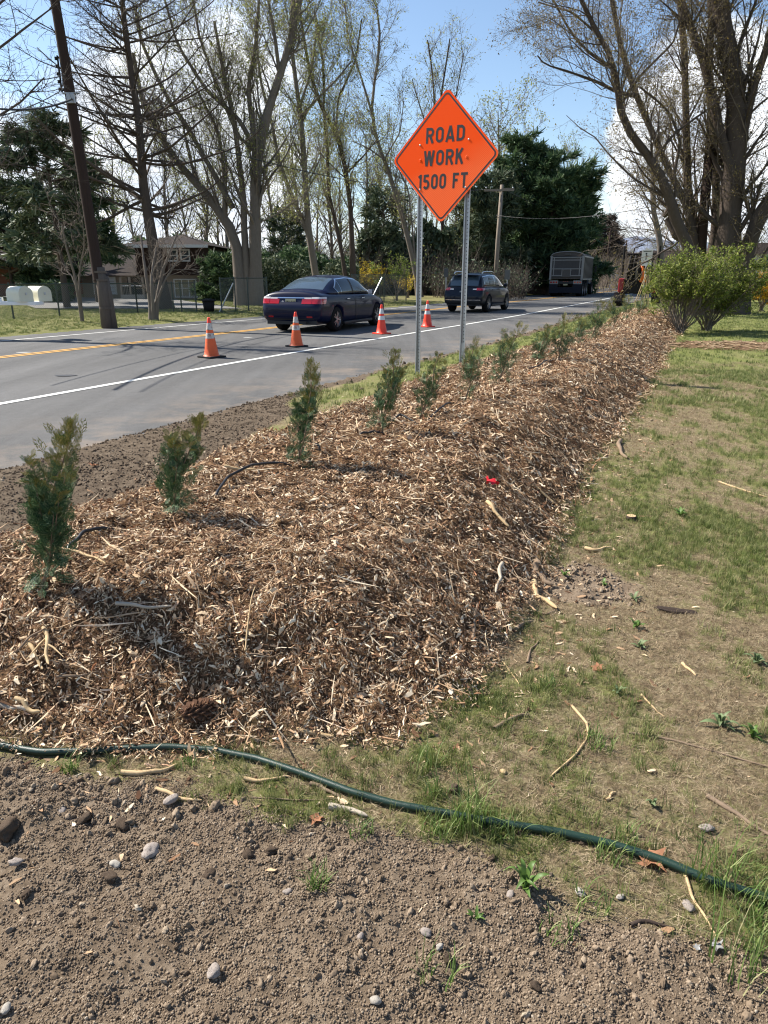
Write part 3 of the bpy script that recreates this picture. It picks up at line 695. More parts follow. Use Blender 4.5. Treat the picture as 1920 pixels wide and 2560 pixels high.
# leafy weeds
def leaf_strip(L, W, lift, droop, seg=5):
    V = []; F = []
    for k in range(seg + 1):
        t = k / seg; ww = W * math.sin(math.pi * min(.97, t * .85 + .12)) ** .8; x = L * t; z_ = lift * math.sin(t * 1.9) - droop * t * t
        V += [(x, -ww / 2, z_ + ww * .15), (x, 0, z_), (x, ww / 2, z_ + ww * .15)]
    for k in range(seg):
        a = 3 * k; F += [(a, a + 3, a + 4, a + 1), (a + 1, a + 4, a + 5, a + 2)]
    return V, F
WEED = mat('weed_leaf', (.11, .19, .04), .5, spec=.4, var=.2, vscale=30, tl=.3)
WEED2 = mat('grey_green_leaf', (.15, .20, .085), .6, var=.2, vscale=30, tl=.25)
def weed(px, py, nl, L, W, m, label, lift=.03):
    p = onG(px, py); e = empty('leafy_weed', p, 0, label, 'weed', 'leafy weeds'); r = random.Random(px)
    L *= .85; W *= .7; nl += 3
    for i in range(nl):
        V, F = leaf_strip(L * r.uniform(.35, 1.1), W * r.uniform(.5, 1.1), lift * r.uniform(.6, 1.6), lift * r.uniform(.0, .8))
        o = link('leaf', mesh('leaf', np.array(V), [np.array(F)], True, [m]), e); o.rotation_euler = (r.uniform(-.3, .3), -r.uniform(0, .5), i * 6.283 / nl * 1.618 * 2 + r.uniform(-.5, .5))
weed(1310, 2225, 9, .075, .022, WEED, 'bright green leafy weed standing on bare soil, largest weed', .05)
weed(1190, 2300, 5, .035, .014, WEED, 'low two leaved seedling left of the largest weed', .01)
weed(1800, 1815, 11, .075, .026, WEED2, 'grey green rosette weed on dry turf near the right edge', .035)
weed(1880, 1845, 9, .06, .02, WEED, 'dark green rosette beside the grey green one', .03)
weed(1630, 2015, 8, .035, .018, WEED2, 'small flat rosette weed behind the hose on brown turf', .015)
weed(1545, 1735, 7, .045, .02, WEED2, 'pale rosette weed on brown turf above the curved stick', .02)
weed(1590, 1570, 7, .06, .022, WEED, 'curled green weed left of the black bark', .03)
weed(1600, 1620, 8, .05, .02, WEED2, 'pale weed just below the curled green weed', .02)
weed(1585, 1500, 8, .07, .02, WEED2, 'pale drooping weed above the curled green weed', .02)
weed(1410, 1440, 8, .06, .02, WEED, 'small bright weed at the mulch foot by the dirt scrape', .02)
weed(1510, 1465, 8, .05, .02, WEED, 'green weed right of the dirt scrape', .02)
weed(1700, 1290, 9, .09, .03, WEED, 'dark green weed clump farther up the turf', .03)
weed(1890, 1660, 9, .08, .03, WEED2, 'grey green weed by the right edge above the rosettes', .03)

# hose: ribbed green garden hose lying across the foreground
def ground_curve(pts, lift, n=40, sm=True):
    P = np.array([onG(*q)[:2] for q in pts]); P = resample(P, n)
    z_ = H(P[:, 0], P[:, 1], True)
    for _ in range(6): z_ = np.convolve(np.pad(z_, 1, mode='edge'), [.25, .5, .25], 'valid')
    z_ = z_ + .024 * (mulchw(P[:, 0], P[:, 1]) > .06)
    return np.c_[P, z_ + lift]
HOSE = mat('green_hose', (.010, .032, .020), .42, spec=.5, var=.15, vscale=60, bump=.0008, bscale=300, dirt=((.10, .085, .06), 30, .64))
hp = ground_curve([(-330, 1800), (-150, 1840), (0, 1872), (110, 1890), (220, 1887), (320, 1880), (430, 1875), (540, 1884), (640, 1905), (760, 1945), (880, 1990), (1000, 2022), (1200, 2060), (1400, 2092), (1530, 2120), (1650, 2160), (1780, 2215), (1930, 2262), (2200, 2330)], .014, 120)
def ribbed(P, r, k=18):
    return tubes(P[None], np.full((1, len(P)), r), k)
V, F = ribbed(hp, .0115); hose = tag(link('garden_hose', mesh('garden_hose', V, [F], True, [HOSE])), 'dark green garden hose lying across the foreground from left to right', 'hose')
DRIP = mat('black_drip_pipe', (.015, .015, .015), .45, spec=.4, var=.2, vscale=30, dirt=((.12, .09, .06), 30, .6))
def drip(pts, label, up=.0, r=.008):
    P = ground_curve(pts, .012, 24); t = np.linspace(0, 1, 24); P[:, 2] += up * np.sin(np.pi * t) - .02 * (np.abs(2 * t - 1) ** 6)
    V, F = tubes(P[None], np.full((1, 24), r), 8)
    tag(link('irrigation_pipe', mesh('irrigation_pipe', V, [F], True, [DRIP])), label, 'pipe', 'black irrigation pipes showing through the mulch')
drip([(170, 1385), (215, 1355), (280, 1335)], 'short black pipe emerging beside the nearest arborvitae', .01)
drip([(540, 1250), (570, 1215), (630, 1190), (730, 1178)], 'black pipe arching up to the third arborvitae', .035)
drip([(900, 1100), (960, 1095)], 'black pipe stub left of the fourth arborvitae', .0)
drip([(970, 1075), (1000, 1060), (1045, 1065)], 'black pipe looping right of the fourth arborvitae', .03)
drip([(1070, 1055), (1100, 1035), (1135, 1015)], 'black pipe running between the fifth and sixth arborvitae', .01)
drip([(1310, 930), (1350, 922), (1385, 905)], 'black pipe on the crest beyond the sign posts', .02)
drip([(785, 1130), (800, 1140)], 'short black pipe piece right of the third arborvitae', .01)
# ------------------------------------------------------------ sticks, stones and litter that can be told apart
BARK = mat('stick_bark', (.22, .16, .11), .85, var=.3, vscale=25, bump=.002, bscale=90)
BLOND = mat('split_wood', (.50, .36, .20), .7, var=.25, vscale=10, stretch=(1, 1, 1), bump=.001, bscale=120)
GREYW = mat('grey_wood', (.42, .36, .28), .8, var=.25, vscale=14, bump=.001, bscale=120)
DARKW = mat('dark_wood', (.055, .040, .032), .85, var=.3, vscale=20, bump=.003, bscale=60)
def stick(pts, r, m, label, lift=None, k=7, up=0.0, forks=0, name='stick', flat=1.0, cat_='stick'):
    P = ground_curve(pts, (r * .7 if lift is None else lift), 14); t = np.linspace(0, 1, 14)
    rng = np.random.default_rng(int(pts[0][0] * 7 + pts[0][1])); kn = rng.normal(0, r * .6, (5, 3)); kq = np.linspace(0, 1, 5); P[:, 0] += np.interp(t, kq, kn[:, 0]); P[:, 1] += np.interp(t, kq, kn[:, 1]); P[:, 2] += up * t + np.interp(t, kq, kn[:, 2]) * .3
    Rr = r * (1 - .45 * t) * (1 + .08 * rng.normal(0, 1, 14).clip(-1, 1)); Rr[-1] *= .4
    parts = [tubes(P[None], Rr[None], k)]
    for f in range(forks):
        i = 4 + 3 * f; d = P[i + 1] - P[i]; d /= np.linalg.norm(d); s_ = np.array([-d[1], d[0], .25]) * (1 if f % 2 else -1); L = r * 10
        Q_ = np.stack([P[i], P[i] + (d * .6 + s_ * .6) * L * .5, P[i] + (d + s_ * .8) * L]); parts.append(tubes(Q_[None], np.array([[r * .5, r * .4, r * .15]]), 5))
    V, F = cat(parts)
    return tag(link(name, mesh(name, V, F, True, [m])), label, cat_, 'sticks lying about')
stick([(1430, 1765), (1465, 1810), (1470, 1850), (1440, 1890), (1410, 1915), (1370, 1950)], .0055, BLOND, 'pale curved stick bending like a bow on the turf', forks=1)
stick([(1575, 1835), (1700, 1858), (1800, 1885), (1935, 1925)], .0045, BARK, 'long thin dark reddish twig reaching the right edge')
stick([(1770, 1996), (1840, 2040), (1880, 2070), (1950, 2110)], .008, BARK, 'thick brown stick entering from the right edge above the hose')
stick([(1695, 2160), (1735, 2250), (1790, 2350)], .0048, BLOND, 'straight pale stick sticking up over the hose near the right', up=.0)
stick([(1235, 1825), (1275, 1805), (1325, 1790)], .009, BARK, 'bark covered stick at the mulch foot beside a grass patch')
stick([(1180, 1620), (1183, 1560), (1195, 1510)], .0085, BARK, 'stout brown stick standing across the lower mulch slope')
stick([(1235, 1435), (1300, 1490), (1360, 1540), (1395, 1525)], .006, BARK, 'long thin stick crossing the split log')
stick([(1325, 1455), (1345, 1490), (1390, 1525)], .017, BLOND, 'split orange brown log piece ending on the dirt scrape')
stick([(1335, 1425), (1350, 1450), (1375, 1470)], .020, BARK, 'thick short bark covered branch stub above the split log')
stick([(1255, 1570), (1275, 1520), (1300, 1480)], .008, BARK, 'leaning brown twig left of the split log')
stick([(1255, 1425), (1245, 1460), (1240, 1490)], .011, GREYW, 'white peeled wood sliver beside a dark hollow')
stick([(1275, 1580), (1310, 1565), (1330, 1560)], .012, BARK, 'short grey brown branch piece at the mulch foot')
stick([(1320, 1660), (1325, 1625), (1350, 1600)], .006, BARK, 'curved brown twig where mulch meets turf')
stick([(1215, 1625), (1260, 1660), (1300, 1710)], .0045, BLOND, 'thin curved pale twig over the lowest mulch')
stick([(1215, 1265), (1240, 1300), (1275, 1335)], .013, BLOND, 'bright yellow split wood strip below the red ribbon')
stick([(1545, 1105), (1550, 1130), (1565, 1150)], .022, BARK, 'thick curved branch stub at the far right foot of the mulch')
stick([(1330, 1215), (1390, 1265), (1420, 1300)], .009, BLOND, 'long pale splinter on the middle slope')
stick([(1425, 1175), (1445, 1200)], .013, GREYW, 'short pale splinter high on the right slope')
stick([(600, 1005 + 330), (520, 1290 + 40), (480, 1380)], .004, BLOND, 'thin straw coloured twig across the mulch middle')
stick([(150, 1390), (200, 1400), (265, 1425)], .008, BLOND, 'long pale splinter beside the nearest arborvitae')
stick([(290, 1535), (360, 1545), (430, 1548)], .008, GREYW, 'grey weathered stick in the shade right of the nearest arborvitae')
stick([(115, 1590), (125, 1640), (132, 1705)], .009, BLOND, 'pale forked stick upright on the left slope', forks=2, up=.03)
stick([(80, 1640), (95, 1670), (110, 1700)], .008, BLOND, 'short pale stick leaning left of the forked stick')
stick([(145, 1710), (200, 1706), (275, 1685)], .005, BARK, 'thin brown twig lying right of the forked stick')
stick([(40, 1665), (80, 1630), (120, 1600)], .005, BARK, 'thin twig crossing above the leaning stick', up=.02)
stick([(50, 1765), (80, 1790), (110, 1805)], .010, BLOND, 'stout split stick in the lower left mulch')
stick([(0, 1780), (40, 1790), (75, 1800)], .010, GREYW, 'flat grey splinter at the left edge of the mulch')
stick([(615, 1640), (625, 1580), (640, 1510)], .0035, BLOND, 'thin upright straw in the mulch centre', up=.05)
stick([(620, 1645), (670, 1650), (705, 1632)], .0035, BARK, 'thin curved twig below the upright straw')
stick([(250, 1675), (380, 1735), (410, 1700)], .003, BARK, 'hair thin twig across the lower mulch', up=.01)
stick([(305, 1940), (400, 1930), (450, 1910)], .009, BLOND, 'broad yellow splinter under the hose at the left')
stick([(390, 1975), (450, 1995), (510, 2008)], .007, BLOND, 'long straight splinter lying on the soil edge')
stick([(610, 1952), (650, 1955), (700, 1945)], .007, BLOND, 'flat pale splinter under the hose at mid left')
stick([(780, 1960), (810, 1975), (850, 1998)], .0075, BARK, 'reddish stick poking from under the hose')
stick([(830, 2018), (880, 2030), (910, 2040)], .011, GREYW, 'thick grey chip log beside the leaf litter')
stick([(630, 1998), (750, 2000), (850, 1998)], .003, BARK, 'long dark twig parallel to the hose')
stick([(740, 1830), (790, 1835), (830, 1848)], .010, BLOND, 'orange split wood strip just above the hose')
stick([(1515, 2005), (1530, 1990), (1540, 1980)], .006, BLOND, 'little tan stick on the brown turf')
stick([(1580, 2315), (1620, 2310), (1690, 2325)], .006, DARKW, 'dark twig on the soil in the lower right', cat_='stick')
stick([(1465, 1375), (1490, 1378), (1525, 1373)], .012, BLOND, 'pale flat splinter on the turf beside the mulch foot')
stick([(1605, 1740), (1640, 1775), (1665, 1795)], .0035, BLOND, 'thin pale straw pointing at a small weed')
stick([(1707, 1660), (1720, 1675), (1740, 1690)], .007, BLOND, 'small blond splinter on the turf at right')
stick([(1795, 1205), (1850, 1225), (1920, 1245)], .007, BLOND, 'pale twig on the turf near the right edge, farther up')
stick([(985, 1100), (1010, 1105), (1050, 1120)], .006, BLOND, 'pale twig on the crest right of the fourth arborvitae')
stick([(545, 1390), (610, 1330), (640, 1340)], .004, BARK, 'slender brown twig behind the mulch middle')
tag(stick([(560, 1180), (600, 1187), (640, 1185)], .013, BLOND, 'flat wood offcut lying on the bare soil beside the road', name='wood_offcut', cat_='wood piece'))
# stones
def stone(px, py, s, m, label, i, flat=.7, name='stone', catg='stone', grp='stones on the soil', rz=None, sub=3, amp=.3):
    p = onG(px, py); me = rock_mesh(name, i, sub, m, amp * 2.2 if amp < .5 else 1.2, flat, 1.9)
    o = link(name, me, None, (p[0], p[1], p[2] + s * .25), (0.1, .1, i * 1.3)); o.scale = (s, s * .75, s * .7)
    return tag(o, label, catg, grp)
stone(378, 2135, .048, STONE, 'largest pale pinkish stone on the dark soil at left', 1)
stone(287, 2165, .028, PALE, 'upright oval pale stone left of the largest one', 2, .9)
stone(428, 2005, .038, STONE, 'angular grey stone near the splinter below the hose', 3)
stone(155, 2030, .03, STONE, 'tan stone among clods at the left', 4)
stone(40, 2160, .03, STONE, 'round tan stone at the left edge', 5)
stone(535, 2380 + 55, .035, STONE, 'flat brown stone with pebbles below it on the soil', 6)
stone(938, 2505, .022, PALE, 'small white block like stone near the bottom centre', 7, .9)
stone(900, 2345, .018, STONE, 'grey pebble on the soil right of centre', 8)
stone(1450, 2235, .025, PALE, 'pale angular stone right of the largest weed', 9)
stone(1550, 2245, .018, PALE, 'small white stone right of the angular one', 10)
stone(1720, 2270, .03, STONE, 'pale stone beside the straight stick', 11)
stone(1765, 2075, .034, STONE, 'smooth pinkish oval stone on the brown turf', 12, .6)
stone(1275, 2240, .022, STONE, 'tan stone tucked against the largest weed', 13)
stone(1065, 2335, .024, STONE, 'brown stone below the seedling', 14)
stone(1100, 2370, .018, PALE, 'pale round pebble right of the brown stone', 15)
stone(1258, 1932, .022, BLOND, 'round tan bark nugget in the grass patch', 16)
stone(720, 2232, .02, STONE, 'tan oval pebble beside the bright tuft', 17)
stone(16, 2470 + 55, .022, PALE, 'pale pebble in the lower left corner', 18)
for j, (px, py, s, l) in enumerate([(1135, 1975, .045, 'dark crumbly clod standing behind the hose'), (1075, 2040, .035, 'brown clod against the near side of the hose'), (1130, 2038, .03, 'darker clod right beside the brown one at the hose'), (1298, 2080, .032, 'brown clod under the hose right of the big tuft'), (1458, 2108, .028, 'brown clod touching the hose at right'),
        (20, 2085, .085, 'largest dark clod at the left edge'), (275, 2200, .045, 'dark hollow clod below the pale oval stone'), (520, 2195, .04, 'dark clod pair on the soil at centre left'), (620, 2140, .036, 'round dark clod near the tyre like print'), (680, 2130, .036, 'dark clod left of the green tuft'), (65, 2240, .03, 'dark clod low at the left edge'), (130, 1980, .05, 'damp clod near the left hose end'), (215, 2050, .045, 'brown clod among others left of the largest stone'), (310, 2065, .05, 'broken clod with a straw on it'), (1230, 2150, .03, 'dark clod at the foot of the big tuft'), (690, 995, .07, 'dark clod standing on the edge of the asphalt'), (905, 975, .07, 'dark clod on the verge beyond the third arborvitae'), (1120, 2400, .03, 'dark clod on the soil low at the right of centre'), (1340, 2470, .03, 'small dark clod near the bottom right of centre')]):
    stone(px, py, s * .72, DAMP, l, 30 + j, .9, 'soil_clod', 'clod', 'loose clods of earth', sub=3, amp=.7)
# dark bark, cut disc, dead leaf, cone, ribbon
p = onG(1690, 1530); b = MB(); 
for i in range(5): b.box((i * .03 - .075, -.02 - .004 * i, 0), (i * .03 - .04 + .02, .022, .014 + .005 * (i % 2)))
o = link('bark_piece', rock_mesh('bark_piece', 77, 3, DARKW, .9, .35, 2.6), None, p + [0, 0, .008], (.05, .05, -.2)); o.scale = (.15, .045, .035); tag(o, 'black curled piece of bark lying on the dry turf', 'bark')
p = onG(1577, 1300); e = empty('cut_branch_disc', p, 0, 'small sawn branch disc with pale top on the turf', 'wood piece')
MB().lathe([(.030, 0), (.032, .03)], 14).build('bark_side', DARKW, e, True); MB().lathe([(.0005, .0305), (.029, .0305)], 14, caps=False).build('cut_face', BLOND, e)
LEAF = mat('dead_leaf', (.33, .16, .09), .8, var=.35, vscale=40, tl=.2)
def dead_leaf(px, py, s, label, m=LEAF):
    p = onG(px, py); r = np.random.default_rng(px); n = 13; V = [(0, 0, 0)]; F = []
    for k in range(n):
        a = 2 * math.pi * k / n; q = s * (1 if k % 2 else .55) * r.uniform(.8, 1.2); V.append((q * math.cos(a), q * math.sin(a) * .8, q * r.uniform(-.2, .7)))
    F = [(0, k + 1, (k + 1) % n + 1) for k in range(n)]
    tag(link('dead_leaf', mesh('dead_leaf', np.array(V), [np.array(F)], True, [m]), None, p + [0, 0, .008]), label, 'leaf', 'dead leaves')
dead_leaf(1627, 2160, .045, 'crumpled reddish brown leaf under the hose at right')
dead_leaf(790, 2055, .03, 'crumpled dark leaf beside the grey chip log')
dead_leaf(1493, 1675, .035, 'curled tan leaf on the brown turf casting a shadow')
dead_leaf(232, 1166, .05, 'reddish dead leaf on the verge soil by the road')
PLAS = mat('clear_plastic', (.24, .24, .23), .4, var=.2, vscale=40)
dead_leaf(1790, 2370, .02, 'shred of greyish plastic film at the stick end', PLAS); dead_leaf(1740, 2375, .012, 'second shred of grey plastic left of the first', PLAS)
RED = mat('red_tape', (.65, .02, .03), .45, var=.2, vscale=60)
p = onG(1205, 1220); V = []; F = []
for k in range(9):
    t = k / 8; V += [(.10 * t, .0 + .02 * math.sin(9 * t), .02 + .018 * math.sin(14 * t)), (.10 * t + .012, .03, .025 + .02 * math.cos(11 * t))]
for k in range(8): F.append((2 * k, 2 * k + 1, 2 * k + 3, 2 * k + 2))
tag(link('ribbon', mesh('ribbon', np.array(V), [np.array(F)], True, [RED]), None, p + np.array([0, 0, .03]), (0, 0, -.9)), 'crumpled bright red plastic ribbon on the mulch slope', 'ribbon')
CONEB = mat('pine_cone', (.14, .075, .045), .8, var=.3, vscale=60)
p = onG(500, 1795) + np.array([0, 0, .012]); e = empty('pine_cone', p, .5, 'large brown pine cone half buried in the lower mulch', 'pine cone')
core = MB().lathe([(.003, -.06), (.016, -.04), (.02, 0), (.014, .05), (.002, .07)], 10, axis='x').build('core', CONEB, e, True); core.location.z = .02
for k in range(60):
    t = k / 60; x_ = -.055 + .115 * t; a = k * 2.4; q = .03 * math.sin(math.pi * (.15 + .75 * t)) ** .7
    c_ = Vector((x_, math.cos(a) * q, math.sin(a) * q + .02)); bb = MB().box((-.010, -.009, -.002), (.010, .009, .003)); o = bb.build('scale', CONEB, e); o.location = c_; o.rotation_euler = (a, -.7, 0) if False else Vector((.5, math.cos(a), math.sin(a))).to_track_quat('X', 'Z').to_euler()

# ------------------------------------------------------------ arborvitae saplings on the mound
def frond(seed, nb=13):
    """flat spray: axis with alternating branchlets that fork again"""
    r = np.random.default_rng(seed); V = []; F = []
    def leaf(x, y, a, L, W, zz):
        b = len(V); c, s = math.cos(a), math.sin(a)
        V.extend([(x - s * W / 2 * .6, y + c * W / 2 * .6, zz), (x + s * W / 2 * .6, y - c * W / 2 * .6, zz), (x + c * L * .6 + s * W / 2, y + s * L * .6 - c * W / 2, zz + .02 * L), (x + c * L, y + s * L, zz), (x + c * L * .6 - s * W / 2, y + s * L * .6 + c * W / 2, zz + .02 * L)]); F.append((b, b + 1, b + 2, b + 3, b + 4))
    leaf(0, 0, 0, 1, .028, 0)
    for k in range(nb):
        t = .12 + .85 * k / nb; sd = 1 if k % 2 else -1; L = .52 * (1 - t) ** .7 + .12; a = sd * r.uniform(.55, .85); zz = -.12 * (t - .3) ** 2 + r.normal(0, .01)
        leaf(t, 0, a, L, .036, zz)
        for q in range(3):
            u = .28 + .24 * q; x_, y_ = t + math.cos(a) * L * u, math.sin(a) * L * u
            leaf(x_, y_, a + (1 if q % 2 else -1) * .6 * sd, L * .42, .038, zz)
    return np.array(V), np.array(F)
FR = [frond(i) for i in range(4)] + [frond(10 + i, 7) for i in range(3)]
ARB = mat('arborvitae_spray', (.06, .11, .03), .6, spec=.3, rand='island', ramp=[(0, (.018, .05, .024)), (.45, (.045, .105, .04)), (.8, (.11, .19, .075)), (1, (.28, .34, .19))], tl=.08)
ARBT = mat('arborvitae_young_spray', (.12, .12, .04), .6, spec=.3, rand='island', ramp=[(0, (.08, .11, .02)), (.5, (.17, .17, .04)), (1, (.30, .23, .08))], tl=.12)
def rotm(d, roll):
    d = d / np.linalg.norm(d, axis=1, keepdims=True); up = np.array([0, 0, 1.0])
    s = np.cross(np.broadcast_to(up, d.shape), d); s /= np.linalg.norm(s, axis=1, keepdims=True) + 1e-6; u = np.cross(d, s)
    c, sn = np.cos(roll)[:, None], np.sin(roll)[:, None]
    s2, u2 = s * c + u * sn, u * c - s * sn
    return np.stack([d, s2, u2], 2)
def place_many(protos_, which, pos, Rm, sc):
    parts = []
    for i, (V, F) in enumerate(protos_):
        k = which == i
        if not k.any(): continue
        W = np.einsum('nij,vj->nvi', Rm[k], V) * sc[k][:, None, None] + pos[k][:, None, :]
        n = k.sum(); Fn = F[None] + (np.arange(n) * len(V))[:, None, None]
        parts.append((W.reshape(-1, 3), Fn.reshape(-1, F.shape[1])))
    return cat(parts)
def arborvitae(i, px, py, top, wpx, label, bend=0.0, nf=430, fsz=.095):
    """px,py base pixel; top = (px,py) of the tip"""
    b = onG(px, py); t_ = atY(top[0], top[1], b[1]); hgt = t_[2] - b[2] + .03; lean = t_[0] - b[0]
    dist = b[1]; rad = wpx / 2 / FPX * (dist + .3)
    r = np.random.default_rng(500 + i)
    e = empty('arborvitae', b, 0, label, 'arborvitae', 'arborvitae saplings planted along the mound')
    sp = lambda t: np.stack([lean * (t + bend * np.sin(np.pi * t)) + .012 * np.sin(t * 9 + i), .02 * np.sin(t * 7 + i * 2) + bend * .1 * t, hgt * t], -1)
    tt = np.linspace(-.05, .96, 12); V, F = tubes(sp(tt)[None], np.linspace(.009, .002, 12)[None], 6)
    link('trunk', mesh('trunk', V, [F], True, [BARK]), e)
    nf = int(nf * (1.0 if i < 5 else 1.7)); stems = []
    for q in range(9):      # side stems carry the sprays
        t0 = r.uniform(.02, .5); a = r.uniform(0, 6.28); L = hgt * r.uniform(.35, .62) * (1 - t0 * .7); out_ = rad * r.uniform(.55, 1.0); u = np.linspace(0, 1, 7)
        base = sp(np.array([t0]))[0]; P = base + np.stack([np.cos(a) * out_ * u ** .7, np.sin(a) * out_ * u ** .7, L * u], 1); P[:, 0] += lean * (L / hgt) * u * .8; stems.append((P, t0))
    V, F = tubes(np.stack([s_[0] for s_ in stems]), np.linspace(.004, .0012, 7)[None].repeat(len(stems), 0), 4)
    link('branches', mesh('branches', V, [F], True, [BARK]), e)
    # sprays: along the leader and the side stems
    n1 = int(nf * .45); t = r.uniform(.03, .95, n1) ** .95; prof = np.sin(np.pi * np.clip(t * .80 + .17, 0, 1)) ** .8 * (1 - .25 * t); a = r.uniform(0, 6.28, n1)
    c = sp(t); rr_ = rad * prof * r.uniform(.05, .75, n1); P1 = c + np.stack([np.cos(a) * rr_, np.sin(a) * rr_, np.zeros(n1)], 1); D1 = np.stack([np.cos(a) * .65, np.sin(a) * .65, r.uniform(.35, 1.3, n1) + t], 1)
    n2 = nf - n1; w_ = r.integers(0, len(stems), n2); u = r.uniform(.15, 1.0, n2); P2 = np.stack([np.array([np.interp(uu, np.linspace(0, 1, 7), stems[k][0][:, j]) for j in range(3)]) for k, uu in zip(w_, u)]); a2 = r.uniform(0, 6.28, n2); D2 = np.stack([np.cos(a2) * .8, np.sin(a2) * .8, r.uniform(.2, 1.3, n2)], 1)
    P = np.r_[P1, P2]; D = np.r_[D1, D2]; ht = P[:, 2] / hgt
    low = (ht < .25) & (r.uniform(0, 1, len(P)) < .5); D[low, 2] = -abs(D[low, 2]) * .5
    sc = fsz * .85 * r.uniform(.5, 1.15, len(P)) * (1.05 - .45 * ht); which = r.integers(0, 4, len(P)) if dist < 6 else r.integers(4, 7, len(P))
    Rm = rotm(D, r.uniform(-1.3, 1.3, len(P)))
    # loose shoots standing clear of the outline
    n3 = 26 if dist < 6 else 10; t3 = r.uniform(.2, .88, n3); a3 = r.uniform(0, 6.28, n3); q3 = rad * (1.15 - t3 * .75) * r.uniform(.6, 1.1, n3); P3 = sp(t3) + np.stack([np.cos(a3) * q3, np.sin(a3) * q3, 0 * a3 + .01], 1); D3 = np.stack([np.cos(a3) * .4, np.sin(a3) * .4, 1 + 0 * a3], 1)
    P = np.r_[P, P3]; D = np.r_[D, D3]; ht = P[:, 2] / hgt; sc = np.r_[sc, fsz * r.uniform(.5, .95, n3)]; which = np.r_[which, r.integers(4, 7, n3)]; Rm = rotm(D, r.uniform(-1.3, 1.3, len(P)))
    tip = (ht + r.normal(0, .15, len(P))) > .68
    for nm, k, m in (('foliage', ~tip, ARB), ('young_foliage', tip, ARBT)):
        if k.any():
            V, F = place_many(FR, which[k], P[k], Rm[k], sc[k]); link(nm, mesh(nm, V, F, False, [m]), e)
    return e
ARBS = [(100, 1478, (180, 1060), 150, 'nearest and largest arborvitae, at the left edge of the mound', 0, 620, .085),
 (425, 1295, (505, 1050), 110, 'second arborvitae from the left, its bronze tip bent to the right', -.05, 430, .08),
 (745, 1165, (785, 905), 85, 'third arborvitae, slim and upright beside the arched black pipe', 0, 430, .08),
 (955, 1083, (995, 880), 80, 'fourth arborvitae, leaning right in front of the left sign post', 0, 380, .08),
 (1050, 1055, (1100, 890), 50, 'fifth arborvitae, thin and tilted just left of the right sign post', .05, 230, .075),
 (1165, 1000, (1190, 850), 55, 'sixth arborvitae, dark, standing against the right sign post', 0, 230, .08),
 (1240, 962, (1300, 822), 55, 'seventh arborvitae, broad and strongly tilted right', .05, 260, .09),
 (1345, 905, (1370, 825), 42, 'eighth arborvitae, dark, left one of a touching pair', 0, 170, .1),
 (1395, 900, (1415, 800), 48, 'ninth arborvitae, right one of the touching pair', 0, 200, .1),
 (1445, 865, (1452, 800), 30, 'tenth arborvitae, small and thin between bigger ones', 0, 120, .1),
 (1480, 850, (1510, 765), 45, 'eleventh arborvitae with a brown tip', 0, 180, .12),
 (1535, 822, (1530, 758), 30, 'twelfth arborvitae, dark green and upright', 0, 130, .12),
 (1565, 800, (1570, 752), 32, 'thirteenth arborvitae near the far end', 0, 120, .12),
 (1597, 790, (1608, 745), 34, 'last arborvitae at the far end of the mound, brownish', 0, 130, .12)]
for i, a in enumerate(ARBS):
    k_ = 1.3 if i > 4 else .92
    arborvitae(i, a[0], a[1], (a[2][0], a[2][1] - (10 if i > 5 else 0)), a[3] * k_, a[4], a[5], a[6], a[7])
# two loose sprigs at ground level by the fourth
# ------------------------------------------------------------ ROAD WORK sign
ORG = bpy.data.materials.new('orange_sheeting'); ORG.use_nodes = True
t = ORG.node_tree; pz = t.nodes['Principled BSDF']; pz.inputs['Roughness'].default_value = .4; pz.inputs['Specular IOR Level'].default_value = .12
tcn = N(t, 'ShaderNodeTexCoord'); mpn = N(t, 'ShaderNodeMapping'); mpn.inputs['Rotation'].default_value = (0, R(49), 0); t.links.new(tcn.outputs['Object'], mpn.inputs[0])
wv = N(t, 'ShaderNodeTexWave', bands_direction='X'); wv.inputs['Scale'].default_value = 18; wv.inputs['Distortion'].default_value = .25; t.links.new(mpn.outputs[0], wv.inputs[0])
sp = N(t, 'ShaderNodeSeparateXYZ'); t.links.new(tcn.outputs['Object'], sp.inputs[0])
nz = N(t, 'ShaderNodeTexNoise'); nz.inputs['Scale'].default_value = 2.5; t.links.new(tcn.outputs['Object'], nz.inputs[0])
# prismatic bars of the sheeting, their glare painted paler towards the bottom corner
fz = M_(t, 'MULTIPLY_ADD', sp.outputs['Z'], -2.6, .02); fz = M_(t, 'ADD', fz, M_(t, 'MULTIPLY_ADD', sp.outputs['X'], .9, 0.0)); fz = M_(t, 'ADD', fz, M_(t, 'MULTIPLY_ADD', nz.outputs['Fac'], .6, -.3), clamp=True)
fw = M_(t, 'MULTIPLY', M_(t, 'MULTIPLY', wv.outputs['Fac'], fz), .55)
mxs = N(t, 'ShaderNodeMix', data_type='RGBA'); t.links.new(fw, mxs.inputs[0]); mxs.inputs[6].default_value = (1.0, .085, .002, 1); mxs.inputs[7].default_value = (1.0, .30, .12, 1)
t.links.new(mxs.outputs[2], pz.inputs['Base Color'])
BLK = mat('black_legend', (.012, .012, .014), .5); GALV = mat('galvanised_steel', (.42, .43, .44), .42, .75, var=.2, vscale=18, bump=.0005, bscale=60); BOLT = mat('zinc_bolt', (.6, .6, .58), .35, .8)
HOLE = mat('hole_shadow', (.03, .03, .03), .9)
SC = np.array([.841, 10.889, 3.097]); YAW, ROLL, TILT = -.595, .022, -.026
sign = empty('road_work_sign', (SC[0], SC[1], 0), 0, 'orange diamond road work sign with black lettering on two steel posts', 'road sign')
Rs = Matrix.Rotation(YAW, 4, 'Z') @ Matrix.Rotation(TILT, 4, 'X') @ Matrix.Rotation(ROLL, 4, 'Y')
